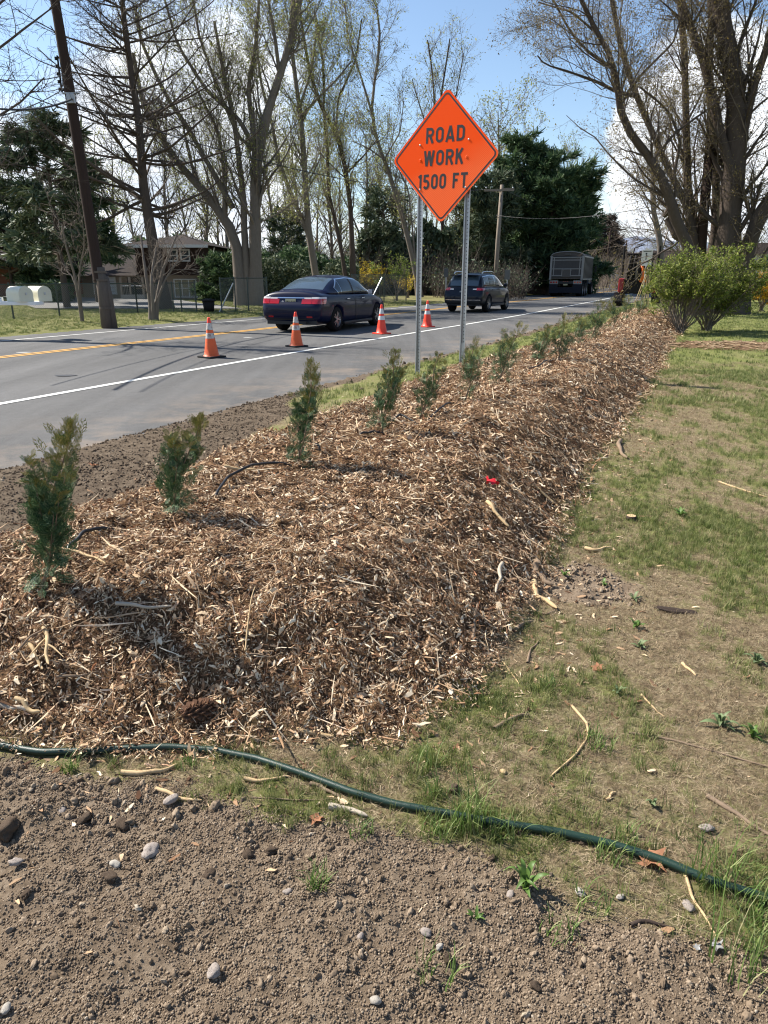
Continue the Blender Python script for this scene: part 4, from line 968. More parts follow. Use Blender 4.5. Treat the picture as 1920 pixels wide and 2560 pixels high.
Ms = Matrix.Translation((0, 0, SC[2])) @ Rs
def rdia(h, rad, n=6):
    """rounded diamond outline, half diagonal h, corner radius rad"""
    pts = []; cc = h - rad * math.sqrt(2)
    for i, (cx, cz) in enumerate(((cc, 0), (0, cc), (-cc, 0), (0, -cc))):
        a0 = i * math.pi / 2 - math.pi / 4
        for k in range(n + 1):
            a = a0 + (math.pi / 2) * k / n; pts.append((cx + rad * math.cos(a), cz + rad * math.sin(a)))
    return pts
def flat(poly, y, th=.0008):
    return MB().prism([(x, z_) for x, z_ in poly], y - th, y)
def setm(o): o.parent = sign; o.matrix_local = Ms; return o
hD = 1.22 / math.sqrt(2)
pan = MB().prism(rdia(hD, .075), 0, .003).build('panel', ORG, None); setm(pan)
# border ring between two diamonds
o1, o2 = rdia(hD - .036, .062), rdia(hD - .066, .045)
n = len(o1); V = [(x, -.0012, z_) for x, z_ in o1] + [(x, -.0012, z_) for x, z_ in o2]; F = [(i, (i + 1) % n, n + (i + 1) % n, n + i) for i in range(n)]
setm(MB().add(V, F).build('border', BLK))
def stroke(poly, w_, closed=False):
    """thick polyline -> quads, mitred"""
    P = [Vector((a, b)) for a, b in poly]; n = len(P); Lf = []; Rt = []
    for i, p in enumerate(P):
        a = P[i - 1] if (i > 0 or closed) else None; b = P[(i + 1) % n] if (i < n - 1 or closed) else None
        d1 = (p - a).normalized() if a is not None else (b - p).normalized(); d2 = (b - p).normalized() if b is not None else d1
        nn = Vector((-(d1.y + d2.y), d1.x + d2.x)).normalized(); k = w_ / 2 / max(.45, nn.dot(Vector((-d1.y, d1.x)))); Lf.append(p + nn * k); Rt.append(p - nn * k)
    V = [(v.x, 0, v.y) for v in Lf] + [(v.x, 0, v.y) for v in Rt]; m = n if closed else n - 1
    return V, [(i, (i + 1) % n, n + (i + 1) % n, n + i) for i in range(m)]
def arc(cx, cz, rx, rz, a0, a1, n=10): return [(cx + rx * math.cos(R(a0 + (a1 - a0) * k / n)), cz + rz * math.sin(R(a0 + (a1 - a0) * k / n))) for k in range(n + 1)]
SW_ = .19
def oval(w_): h = SW_ / 2; rx = w_ / 2 - h; return [arc(w_ / 2, 1 - h - rx, rx, rx, 0, 180) + arc(w_ / 2, h + rx, rx, rx, 180, 360)]
GLY = {'O': (.62, [('c', oval(.62)[0])]), '0': (.58, [('c', oval(.58)[0])]),
 'R': (.62, [('l', [(.095, 0), (.095, 1)]), ('l', [(.095, .905), (.36, .905)] + arc(.36, .70, .165, .205, 90, -90, 8)[1:] + [(.095, .495)]), ('l', [(.32, .48), (.54, 0)])]),
 'A': (.70, [('l', [(.085, 0), (.35, 1)]), ('l', [(.35, 1), (.615, 0)]), ('l', [(.16, .27), (.54, .27)])]),
 'D': (.62, [('l', [(.095, 0), (.095, 1)]), ('l', [(.095, .905), (.30, .905)] + arc(.30, .68, .225, .225, 90, 0, 5)[1:] + arc(.30, .32, .225, .225, 0, -90, 5) + [(.095, .095)])]),
 'W': (.84, [('l', [(.075, 1), (.235, 0)]), ('l', [(.235, 0), (.42, .98)]), ('l', [(.42, .98), (.605, 0)]), ('l', [(.605, 0), (.765, 1)])]),
 'K': (.62, [('l', [(.095, 0), (.095, 1)]), ('l', [(.10, .36), (.52, 1)]), ('l', [(.27, .60), (.54, 0)])]),
 '1': (.30, [('l', [(.20, 0), (.20, 1)]), ('l', [(.20, .93), (.02, .80)])]),
 '5': (.56, [('l', [(.48, .905), (.12, .905)]), ('l', [(.12, .97), (.105, .50)]), ('l', [(.11, .53)] + arc(.265, .33, .2, .235, 115, -150, 12)[0:])]),
 'F': (.54, [('l', [(.095, 0), (.095, 1)]), ('l', [(.095, .905), (.50, .905)]), ('l', [(.095, .52), (.42, .52)])]),
 'T': (.56, [('l', [(.28, 0), (.28, .9)]), ('l', [(0, .905), (.56, .905)])])}
def word(txt, cx, z0, h, gap=.13, sp_=.62, width=None):
    adv = []; x = 0
    for c in txt:
        if c == ' ': x += sp_; continue
        adv.append((c, x)); x += GLY[c][0] + gap
    tot = x - gap; sx = h if width is None else width / tot
    for c, xo in adv:
        b = MB()
        for i, (ty, pl) in enumerate(GLY[c][1]):
            V, F = stroke([((u + xo - tot / 2) * sx, v * h) for u, v in pl], SW_ * h * .92, ty == 'c')
            b.add([(vx + cx, -.0013 - .0003 * i, vz + z0) for vx, _, vz in V], F)
        setm(b.build('letter', BLK))
word('ROAD', .0, .19, .20, width=.62); word('WORK', -.01, -.10, .20, width=.64); word('1500 FT', -.005, -.405, .20, width=.80, sp_=.42)
for (x, z_) in ((-.40, .16 + .02), (.375, .20), (-.37, -.42 + .02), (.37, -.46 + .06)):
    b = MB().lathe([(.013, 0), (.013, -.004), (.008, -.009)], 10, (x, 0, z_), 'y'); setm(b.build('bolt', BOLT, smooth=True))
# two knocks in the sheet
for (x, z_) in ((.36, -.02), (-.385, -.02)):
    b = MB().lathe([(.022, -.0008), (.013, -.006), (.006, -.003), (.0005, .0)], 12, (x, 0, z_), 'y', caps=False); setm(b.build('dent', ORG, smooth=True))
# perforated U channel posts
def post(xo, zb, label=None):
    base = Ms @ Vector((xo, .06, 0)); bx, by = base.x, base.y
    gz = float(H(np.array([SC[0] + bx]), np.array([SC[1] + by]))[0]) - .15
    b = MB(); top = SC[2] + .26 if xo < 0 else SC[2] + .30; wv_ = .0
    RZ = Matrix.Rotation(YAW, 4, 'Z'); Mx = Matrix.Translation((bx, by, 0)) @ RZ
    b.box((-.026, 0, gz), (.026, .004, top), M=Mx); b.box((-.030, -.026, gz), (-.026, .004, top), M=Mx); b.box((.026, -.026, gz), (.030, .004, top), M=Mx)
    b.box((-.045, -.030, gz), (-.030, -.026, top), M=Mx); b.box((.030, -.030, gz), (.045, -.026, top), M=Mx)
    o = b.build('post', GALV, sign)
    hb = MB(); z_ = gz + .12
    while z_ < top - .05:
        hb.lathe([(.0075, -.0015), (.0075, -.0005)], 8, (0, 0, z_), 'y'); z_ += .0508
    hb.V = [tuple(Mx @ Vector(v)) for v in hb.V]; h_ = hb.build('perforation', HOLE, o)
    return o
post(-.40, 0); post(.375, 0)
# splice foot of the right post
base = Ms @ Vector((.375, .055, 0)); b = MB().box((-.035, -.01, .0), (.035, .02, .55)); o = b.build('splice', GALV, sign); o.location = (base.x, base.y, 0.02); o.rotation_euler = (0, 0, YAW)

# ------------------------------------------------------------ traffic cones
CO = mat('orange_cone', (.78, .115, .02), .5, var=.12, vscale=8, dirt=((.30, .10, .05), 14, .60)); CR = mat('red_orange_cone', (.86, .06, .025), .45, var=.08, vscale=8)
CTOP = mat('cone_top', (.9, .055, .02), .45); COL1 = mat('worn_collar', (.55, .52, .47), .6, var=.1, dirt=((.28, .15, .10), 22, .50)); COL2 = mat('reflective_collar', (.62, .62, .60), .45, var=.1, dirt=((.35, .33, .3), 20, .6)); CB = mat('cone_base_black', (.03, .03, .03), .7); 
def cone(px, py, h, label, body, col, base, bw=.36, rz=0.5):
    p = onG(px, py); p[2] = roadz(p[0], p[1]); e = empty('traffic_cone', p, rz, label, 'traffic cone', 'traffic cones along the white line')
    r0, r1 = .135 * h / .71, .026; zf = lambda u: .035 + (h - .035) * u; rf = lambda u: r0 + (r1 - r0) * u
    MB().lathe([(rf(0) + .02, .035), (rf(0), .05)] + [(rf(u), zf(u)) for u in (.2, .46)] , 24, caps=False).build('cone_body', body, e, True)
    MB().lathe([(rf(u) + .002, zf(u)) for u in (.46, .60)], 24, caps=False).build('collar', col, e, True)
    MB().lathe([(rf(u), zf(u)) for u in (.60, .68)], 24, caps=False).build('cone_middle', body, e, True)
    MB().lathe([(rf(u) + .002, zf(u)) for u in (.68, .86)], 24, caps=False).build('collar', col, e, True)
    MB().lathe([(rf(.86), zf(.86)), (rf(.99), zf(.985)), (rf(.99) - .004, h), (rf(.99) - .012, h - .02)], 24, caps=False).build('cone_tip', CTOP, e, True)
    MB().box((-bw / 2, -bw / 2, 0), (bw / 2, bw / 2, .035)).build('cone_base', base, e, bevel=.012)
cone(530, 901, .76, 'nearest traffic cone, faded orange with peeling dirty collars and black base', CO, COL1, CB, .40, .9)
cone(742, 873, .76, 'second traffic cone, pale orange, in front of the blue sedan', CO, COL1, CB, .38, .75)
cone(954, 840, .78, 'third traffic cone, narrow and red with a red base, just right of the sedan', CR, COL2, CR, .38, .8)
cone(1068, 822, .80, 'farthest traffic cone, bright red, between the two sign posts', CR, COL2, CR, .36, .7)

# ------------------------------------------------------------ vehicles
PAINT = mat('navy_car_paint', (.004, .007, .028), .35, .0, coat=.28, spec=.1); PAINT2 = mat('dark_blue_grey_paint', (.006, .010, .020), .35, .0, coat=.32, spec=.1)
GLASS = mat('tinted_glass', (.05, .075, .10), .06, spec=.8); GLASSD = mat('dark_side_glass', (.010, .014, .014), .05, spec=.8); CHR = mat('chrome', (.75, .76, .78), .12, 1.0); RUB = mat('tyre_rubber', (.012, .012, .012), .8)
REDL = mat('red_lamp', (.38, .003, .006), .12, spec=.8, coat=.6); CLRL = mat('clear_lamp', (.62, .60, .60), .15, spec=.8); ALU = mat('wheel_alloy', (.36, .36, .37), .3, .8); BPL = mat('black_plastic', (.014, .014, .015), .6); PLATE = mat('number_plate', (.42, .38, .22), .5, var=.15, vscale=60)
def loft(stations, nsec):
    """stations: (y, [right half section points (x,z) bottom centre -> top centre])"""
    V = []; F = []; n = 2 * nsec - 2
    for y, half in stations:
        ring = half + [(-x, z_) for x, z_ in half[-2:0:-1]]
        V += [(x, y, z_) for x, z_ in ring]
    for i in range(len(stations) - 1):
        for j in range(n): F.append((i * n + j, i * n + (j + 1) % n, (i + 1) * n + (j + 1) % n, (i + 1) * n + j))
    F.append(tuple(range(n))[::-1]); F.append(tuple((len(stations) - 1) * n + j for j in range(n)))
    return V, F
def eval_mesh(me, sub=2, cutters=()):
    o = bpy.data.objects.new('tmp', me); COL.objects.link(o); tmp = [o]
    if sub: md = o.modifiers.new('s', 'SUBSURF'); md.levels = md.render_levels = sub
    for c in cutters:
        co = bpy.data.objects.new('tmpc', c); COL.objects.link(co); tmp.append(co); md = o.modifiers.new('b', 'BOOLEAN'); md.operation = 'DIFFERENCE'; md.solver = 'EXACT'; md.object = co
    dg = bpy.context.evaluated_depsgraph_get(); dg.update(); r_ = bpy.data.meshes.new_from_object(o.evaluated_get(dg))
    for q in tmp: bpy.data.objects.remove(q)
    return r_
def patch(me, planes, off, name, m, parent):
    """piece of a surface cut out by planes (point, outward normal) and lifted along its normals"""
    bm = bmesh.new(); bm.from_mesh(me)
    for co, no_ in planes:
        bmesh.ops.bisect_plane(bm, geom=list(bm.verts) + list(bm.edges) + list(bm.faces), plane_co=co, plane_no=no_, clear_outer=True)
        if not bm.faces: break
    bm.normal_update()
    mv = [(v, v.normal * off) for v in bm.verts]
    for v, d in mv: v.co += d
    r_ = bpy.data.meshes.new(name); bm.to_mesh(r_); bm.free(); r_.materials.clear(); r_.materials.append(m)
    for p_ in r_.polygons: p_.material_index = 0; p_.use_smooth = True
    return link(name, r_, parent)
def bx(x0=None, x1=None, y0=None, y1=None, z0=None, z1=None):
    P = []
    if x0 is not None: P.append(((x0, 0, 0), (-1, 0, 0)))
    if x1 is not None: P.append(((x1, 0, 0), (1, 0, 0)))
    if y0 is not None: P.append(((0, y0, 0), (0, -1, 0)))
    if y1 is not None: P.append(((0, y1, 0), (0, 1, 0)))
    if z0 is not None: P.append(((0, 0, z0), (0, 0, -1)))
    if z1 is not None: P.append(((0, 0, z1), (0, 0, 1)))
    return P
def pl_yz(y, z_, ny, nz_): return ((0, y, z_), (0, ny, nz_))
def wheel(parent, x, y, r, wd, spokes=10, side=1):
    e = empty('wheel', (x, y, r)); e.parent = parent
    MB().lathe([(r * .62, -wd / 2), (r * .93, -wd / 2), (r, -wd / 2 + .03), (r, wd / 2 - .03), (r * .93, wd / 2), (r * .62, wd / 2)], 32, axis='x', caps=False).build('tyre', RUB, e, True)
    o = side * wd / 2
    rim = MB(); rim.lathe([(r * .66, o * .95), (r * .64, o * .98), (r * .60, o * .6), (r * .58, o * .3)], 32, axis='x', caps=False); rim.lathe([(r * .12, o * .9), (r * .10, o * .97)], 12, axis='x')
    for k in range(spokes):
        a = 2 * math.pi * k / spokes + (.13 if k % 2 else -.13)
        Mx = Matrix.Rotation(a, 4, 'X'); rim.box((o * .80, -r * .035, r * .1), (o * .93, r * .035, r * .62), M=Mx)
    rim.build('rim', ALU, e)
    MB().lathe([(r * .60, o * .25), (.001, o * .25)], 20, axis='x', caps=False).build('brake_disc', BPL, e)
def half(hw, zb, zs, zd, crown=.02):
    return [(0, zb), (.55 * hw, zb), (.88 * hw, zb + .015), (.975 * hw, zb + .10), (hw, zb + .42 * (zs - zb)), (hw * .995, zb + .72 * (zs - zb)), (.965 * hw, zs - .03), (.90 * hw, zs + .02), (.62 * hw, zd), (0, zd + crown)]
def ghalf(wb, wr, zb, zr, k=.10):
    h_ = zr - zb
    return [(0, zb - .02), (wb * .6, zb - .02), (wb, zb), (wb - (wb - wr) * .12, zb + h_ * .25), (wb - (wb - wr) * .55, zb + h_ * .68), (wr, zb + h_ * .88), (wr - .10, zr - .015), (wr * .45, zr + .008), (0, zr + .014)]
def arches(ys, r, hw):
    out_ = []
    for y in ys:
        for s_ in (-1, 1):
            mb = MB().lathe([(r, hw - .27 if s_ > 0 else -hw - .2), (r, hw + .2 if s_ > 0 else -hw + .27)], 32, (0, y, r * .93), 'x'); me = bpy.data.meshes.new('c'); me.from_pydata(mb.V, [], mb.F)
            bm = bmesh.new(); bm.from_mesh(me); bmesh.ops.recalc_face_normals(bm, faces=bm.faces); bm.to_mesh(me); bm.free(); out_.append(me)
    return out_
def rawmesh(V, F):
    me = bpy.data.meshes.new('raw'); me.from_pydata(V, [], F); bm = bmesh.new(); bm.from_mesh(me); bmesh.ops.recalc_face_normals(bm, faces=bm.faces); bm.to_mesh(me); bm.free(); return me
def side_sym(fn):
    for s_ in (1, -1): fn(s_)

# sedan: y = 0 is the rear bumper, +y forward
car = empty('sedan', (0, 0, 0), R(-22.4), 'dark navy blue four door sedan driving away, seen from behind', 'car')
st = [(0.0, half(.60, .46, .62, .64)), (.03, half(.80, .38, .70, .72)), (.09, half(.87, .31, .78, .80)), (.13, half(.89, .28, .90, .97)), (.19, half(.90, .26, .95, 1.055)), (.34, half(.905, .24, .955, 1.065)), (.7, half(.92, .21, .955, 1.04)), (1.2, half(.925, .19, .955, 1.0)), (2.0, half(.925, .18, .945, .96)), (3.0, half(.925, .18, .935, .95)), (3.45, half(.92, .18, .92, .97)), (3.9, half(.91, .19, .87, .93)), (4.4, half(.88, .21, .79, .85)), (4.7, half(.79, .26, .68, .74)), (4.83, half(.62, .34, .56, .60))]
bodyM = eval_mesh(rawmesh(*loft(st, 10)), 2, arches((1.03, 3.81), .365, .925))
bodyM.materials.clear(); bodyM.materials.append(PAINT); 
for p_ in bodyM.polygons: p_.use_smooth = True; p_.material_index = 0
body = link('body', bodyM, car)
BODYRAW = eval_mesh(rawmesh(*loft(st, 10)), 3)
prof = [(.62, 1.045), (.80, 1.13), (1.05, 1.25), (1.35, 1.355), (1.7, 1.425), (2.1, 1.458), (2.5, 1.455), (2.85, 1.41), (3.15, 1.31), (3.45, 1.16), (3.72, 1.02)]
gst = [(y, ghalf(.835 - .05 * max(0, (1.1 - y)) - .04 * max(0, y - 2.8), min(.60, .60), .955 if y > .9 else .985, z_)) for y, z_ in prof]
gst = [(y, [(x * (1 if z_ - .95 > .2 else 1), zz) for x, zz in hf]) for (y, hf), (_, z_) in zip(gst, prof)]
gm = eval_mesh(rawmesh(*loft(gst, 9)), 3); gm.materials.clear(); gm.materials.append(PAINT)
for p_ in gm.polygons: p_.use_smooth = True; p_.material_index = 0
link('cabin', gm, body)
def glass(nm, planes, off, m): return patch(gm, planes, off, nm, m, body)
def thr(a, b, flip=1):    # plane through two yz points, outward side given by flip
    dy, dz = b[0] - a[0], b[1] - a[1]; return ((0, a[0], a[1]), (0, dz * flip, -dy * flip))
rg_pl = [((0, .66, 1.06), (0, -.55, -.83)), ((0, 1.52, 1.38), (0, .95, .30))]
glass('rear_window', rg_pl + [((.63, .6, 1.05), (1, 0, .30)), ((-.63, .6, 1.05), (-1, 0, .30)), ((0, .74, 1.10), (0, -1, -.2))], .005, GLASS)
glass('windscreen', [((0, 3.62, 1.05), (0, .4, -.9)), ((0, 2.92, 1.40), (0, -1, .2)), ((.66, 3.6, 1.0), (1, .1, 0)), ((-.66, 3.6, 1.0), (-1, .1, 0))], .005, GLASS)
def sides(s_):
    X0 = dict(x0=.50) if s_ > 0 else dict(x1=-.50)
    top = [thr((1.18, 1.15), (1.55, 1.36), -1), thr((1.55, 1.36), (2.1, 1.395), -1), thr((2.1, 1.395), (2.75, 1.355), -1), thr((2.75, 1.355), (3.42, 1.055), -1)]
    low = bx(z0=.985) + [thr((1.18, 1.15), (1.34, .985), 1)]
    glass('window_trim', bx(**X0) + top + bx(z0=.972) + [thr((1.15, 1.15), (1.31, .97), 1)], .004, CHR if s_ else CHR)
    sh = .022; topi = [thr((1.20, 1.13), (1.56, 1.36 - sh), -1), thr((1.56, 1.36 - sh), (2.1, 1.395 - sh), -1), thr((2.1, 1.395 - sh), (2.73, 1.355 - sh), -1), thr((2.73, 1.355 - sh), (3.38, 1.055), -1)]
    for (a, b) in ((1.2, 1.50), (1.53, 2.16), (2.27, 3.32)):
        glass('side_window', bx(**X0) + topi + low + bx(y0=a, y1=b), .008, GLASSD)
    glass('door_pillar', bx(**X0) + topi + low + bx(y0=2.16, y1=2.27), .0075, BPL)
side_sym(sides)
bp_ = lambda nm, planes, off, m: patch(BODYRAW, planes, off, nm, m, body)
def rearlights(s_):
    S1 = (lambda a, b: dict(x0=a, x1=b)) if s_ > 0 else (lambda a, b: dict(x0=-b, x1=-a))
    bp_('tail_light', bx(y1=.50, z0=.745, z1=.872, **S1(.64, 1)) + [thr((.46, .9), (.36, .74), -1)], .006, REDL)
    bp_('tail_light_top', bx(y1=.46, z0=.868, z1=.915, **S1(.62, 1)), .006, CLRL)
    bp_('lid_light', bx(y1=.4, z0=.745, z1=.868, **S1(.34, .63)), .006, REDL); bp_('lid_light_top', bx(y1=.4, z0=.868, z1=.905, **S1(.40, .615)), .006, CLRL)
    bp_('reflector', bx(y1=.3, z0=.40, z1=.44, **S1(.5, .66)), .004, REDL)
side_sym(rearlights)
bp_('chrome_bar', bx(y1=.4, z0=.880, z1=.905, x0=-.40, x1=.40), .012, CHR)
bp_('bumper_trim', bx(y1=.3, z0=.345, z1=.37, x0=-.7, x1=.7), .006, BPL)
pt = MB().box((-.155, -.008, .0), (.155, .006, .155)).build('number_plate', PLATE, body); pt.location = (0, .075, .715); pt.rotation_euler = (R(-4), 0, 0)
def plate_text(parent, txt, w_, h_, m=BLK):
    # small bars forming the unreadable characters in the photograph's plate
    for i, c in enumerate(txt):
        if c == ' ': continue
        b = MB()
        segs = {'8': 'abcdefg', '2': 'abged', 'F': 'aefg', '7': 'abc', '1': 'bc', 'G': 'afedc', 'D': 'bcdeg', 'H': 'bcefg'}[c]
        x0 = -w_ / 2 + w_ * (i + .15) / len(txt); x1 = x0 + w_ * .62 / len(txt); tk = .012
        R4 = dict(a=(x0, h_ - tk, x1, h_), g=(x0, h_ / 2 - tk / 2, x1, h_ / 2 + tk / 2), d=(x0, 0, x1, tk), f=(x0, h_ / 2, x0 + tk, h_), e=(x0, 0, x0 + tk, h_ / 2), b=(x1 - tk, h_ / 2, x1, h_), c=(x1 - tk, 0, x1, h_ / 2))
        for k, s_ in enumerate(segs): q = R4[s_]; b.box((q[0], -.010 - .0004 * k, q[1] + .035), (q[2], -.0083, q[3] + .035))
        b.build('character', m, parent)
plate_text(pt, 'G82 F77', .28, .07)
PLATEH = MB()
em = MB()      # winged H shaped maker's mark
for s_ in (-1, 1): em.box((s_ * .036 - .010, -.004, -.045), (s_ * .036 + .010, .004, .045), M=Matrix.Rotation(s_ * .12, 4, 'Y'))
em.box((-.03, -.0045, -.008), (.03, .0035, .010)); em.box((-.058, -.003, .050), (.058, .003, .056)); em.box((-.045, -.003, -.056), (.045, .003, -.050)); em.box((-.062, -.003, -.045), (-.056, .003, .05)); em.box((.056, -.003, -.045), (.062, .003, .05))
o = em.build('emblem', CHR, body); o.location = (0, .155, .955); o.rotation_euler = (R(-12), 0, 0)
o = MB().lathe([(.035, 0), (.035, -.003)], 20, axis='y').build('round_sticker', mat('sticker', (.6, .55, .55), .6, var=.3, vscale=90), body); o.location = (-.23, .071, .79)
# model lettering: small chrome strokes
lt = MB()
for i, c in enumerate(('A', 'C', 'C', 'O', 'R', 'D')):
    hh_, ww_ = .022, .019; x0 = i * .026
    if c == 'C': segs = [[(1, 1), (0, 1), (0, 0), (1, 0)]]
    elif c == 'O': segs = [[(0, 0), (1, 0), (1, 1), (0, 1), (0, 0)]]
    elif c == 'A': segs = [[(0, 0), (.5, 1), (1, 0)]]
    elif c == 'R': segs = [[(0, 0), (0, 1), (1, .9), (1, .6), (0, .5), (1, 0)]]
    else: segs = [[(0, 0), (0, 1), (1, .8), (1, .2), (0, 0)]]
    for sg in segs:
        V, F = stroke([(x0 + a * ww_, b * hh_) for a, b in sg], .006); lt.add([(v[0], -.004, v[2]) for v in V], F)
o = lt.build('lettering', CHR, body); o.location = (-.70, .083, .72)
for s_ in (1, -1):
    b = MB().box((s_ * .935, 3.04, .93), (s_ * 1.09, 3.18, 1.07)); b.build('mirror', PAINT, car, True, .035)
    MB().box((s_ * .95, 3.028, .945), (s_ * 1.075, 3.036, 1.055)).build('mirror_glass', CLRL, car, bevel=.002)
    for y in (1.62, 2.62): MB().box((s_ * .918, y, .83), (s_ * .945, y + .17, .855)).build('door_handle', CHR, car, True, .008)
    for y in (2.21,): 
        MB().box((s_ * .9245 - .003, y, .28), (s_ * .9245 + .003, y + .008, .93)).build('door_gap', BPL, car)
    MB().box((s_ * .80, 1.45, .17), (s_ * .935, 3.38, .25)).build('sill', BPL, car, True, .02)
    for y in (1.03, 3.81): wheel(car, s_ * .80, y, .325, .215, 10, s_)
MB().box((-.75, .10, .22), (.75, 4.6, .35)).build('underbody', BPL, car)
o = MB().lathe([(.035, 0), (.038, -.10)], 14, axis='y', caps=False).build('exhaust', CHR, car, True); o.location = (.50, .12, .27)
def put(o, px, py, lx, ly, rz, zz=None):
    """put local point (lx,ly) of a thing at the ground under pixel"""
    p = onG(px, py); c, s_ = math.cos(rz), math.sin(rz); o.location = (p[0] - (c * lx - s_ * ly), p[1] - (s_ * lx + c * ly), roadz(p[0], p[1]) if zz is None else zz); o.rotation_euler = (0, 0, rz)
car.scale = (1.05, 1.05, 1.06); put(car, 836, 834, .84, 1.08, R(-22.4))

# crossover: same way of building, taller
suv = empty('sport_utility_vehicle', (0, 0, 0), 0, 'dark sport utility vehicle with silver roof rails, farther along the road than the sedan', 'car')
st = [(0.0, half(.62, .50, .66, .70)), (.03, half(.82, .42, .74, .78)), (.08, half(.87, .36, .86, .95)), (.12, half(.885, .33, .98, 1.06)), (.22, half(.90, .31, 1.03, 1.10)), (.7, half(.915, .27, 1.04, 1.10)), (1.3, half(.92, .25, 1.04, 1.08)), (2.2, half(.92, .25, 1.02, 1.06)), (3.2, half(.92, .25, 1.0, 1.06)), (3.7, half(.91, .26, .97, 1.05)), (4.2, half(.87, .28, .90, .97)), (4.5, half(.78, .33, .78, .84)), (4.64, half(.60, .42, .62, .68))]
bm_ = eval_mesh(rawmesh(*loft(st, 10)), 2, arches((.93, 3.66), .40, .92)); bm_.materials.clear(); bm_.materials.append(PAINT2)
for p_ in bm_.polygons: p_.use_smooth = True; p_.material_index = 0
body = link('body', bm_, suv); BODYRAW = eval_mesh(rawmesh(*loft(st, 10)), 3)
prof = [(.17, 1.09), (.25, 1.30), (.36, 1.50), (.50, 1.585), (.85, 1.625), (1.5, 1.655), (2.2, 1.655), (2.6, 1.60), (2.95, 1.46), (3.25, 1.29), (3.55, 1.10)]
gst = [(y, ghalf(.83 - .06 * max(0, (.6 - y)) - .03 * max(0, y - 2.8), .66, 1.03, z_)) for y, z_ in prof]
gm = eval_mesh(rawmesh(*loft(gst, 9)), 3); gm.materials.clear(); gm.materials.append(PAINT2)
for p_ in gm.polygons: p_.use_smooth = True; p_.material_index = 0
link('cabin', gm, body)
glass('rear_window', bx(x0=-.64, x1=.64, z0=1.12, z1=1.50, y1=.6), .006, GLASS)
glass('windscreen', [((0, 3.45, 1.12), (0, .4, -.9)), ((0, 2.70, 1.57), (0, -1, .2))] + bx(x0=-.62, x1=.62), .005, GLASS)
def sides(s_):
    X0 = dict(x0=.55) if s_ > 0 else dict(x1=-.55)
    top = [thr((.55, 1.50), (1.5, 1.565), -1), thr((1.5, 1.565), (2.4, 1.53), -1), thr((2.4, 1.53), (3.28, 1.12), -1)]
    glass('window_trim', bx(**X0) + top + bx(z0=1.075, y0=.55), .004, CHR)
    ti = [thr((.55, 1.48), (1.5, 1.545), -1), thr((1.5, 1.545), (2.39, 1.51), -1), thr((2.39, 1.51), (3.22, 1.12), -1)]
    for (a, b) in ((.60, 1.10), (1.15, 1.95), (2.03, 3.15)): glass('side_window', bx(**X0) + ti + bx(z0=1.09, y0=a, y1=b), .008, GLASSD)
side_sym(sides)
def rl(s_):
    S1 = (lambda a, b: dict(x0=a, x1=b)) if s_ > 0 else (lambda a, b: dict(x0=-b, x1=-a))
    bp_('tail_light', bx(y1=.42, z0=.93, z1=1.035, **S1(.60, 1)), .007, REDL); bp_('tail_light_clear', bx(y1=.3, z0=.955, z1=1.00, **S1(.44, .60)), .007, CLRL)
    MB().tube([(s_ * .64, .62, 1.61), (s_ * .64, .72, 1.68), (s_ * .64, 1.1, 1.705), (s_ * .64, 2.0, 1.705), (s_ * .64, 2.3, 1.66)], .02, 8).build('roof_rail', CHR, suv, True)
    MB().box((s_ * .93, 2.93, 1.05), (s_ * 1.10, 3.07, 1.20)).build('mirror', PAINT2, suv, True, .035)
    MB().box((s_ * .78, 1.35, .24), (s_ * .93, 3.25, .34)).build('sill', BPL, suv, True, .02)
    for y in (1.35, 2.3): MB().box((s_ * .91, y, .93), (s_ * .935, y + .17, .955)).build('door_handle', PAINT2, suv, True, .008)
    for y in (.93, 3.66): wheel(suv, s_ * .80, y, .36, .225, 10, s_)
    o = MB().lathe([(.04, 0), (.045, -.10)], 14, axis='y', caps=False).build('exhaust', CHR, suv, True); o.location = (s_ * .58, .12, .36)
side_sym(rl)
bp_('bumper_trim', bx(y1=.4, z0=.33, z1=.50, x0=-.9, x1=.9), .006, BPL); bp_('silver_trim', bx(y1=.3, z0=.52, z1=.55, x0=-.8, x1=.8), .010, CHR)
em = MB().prism([(-.09, -.018), (-.03, -.018), (-.03, -.034), (.03, -.034), (.03, -.018), (.09, -.018), (.075, .018), (.03, .018), (.03, .034), (-.03, .034), (-.03, .018), (-.075, .018)], -.004, .004).build('emblem', CHR, body); em.location = (-.02, .105, 1.0)
pt = MB().box((-.15, -.008, 0), (.15, .006, .15)).build('number_plate', mat('grey_plate', (.3, .3, .28), .5, var=.2, vscale=60), body); pt.location = (0, .055, .76)
MB().box((-.62, .12, 1.535), (.62, .42, 1.575)).build('spoiler', PAINT2, suv, True, .015)
MB().box((-.75, .10, .30), (.75, 4.4, .45)).build('underbody', BPL, suv)
MB().tube([(0, .7, 1.66), (0, .62, 1.72), (0, .55, 1.70)], .02, 6).build('antenna', BPL, suv, True)
put(suv, 1215, 784, .80, .93, R(-26))

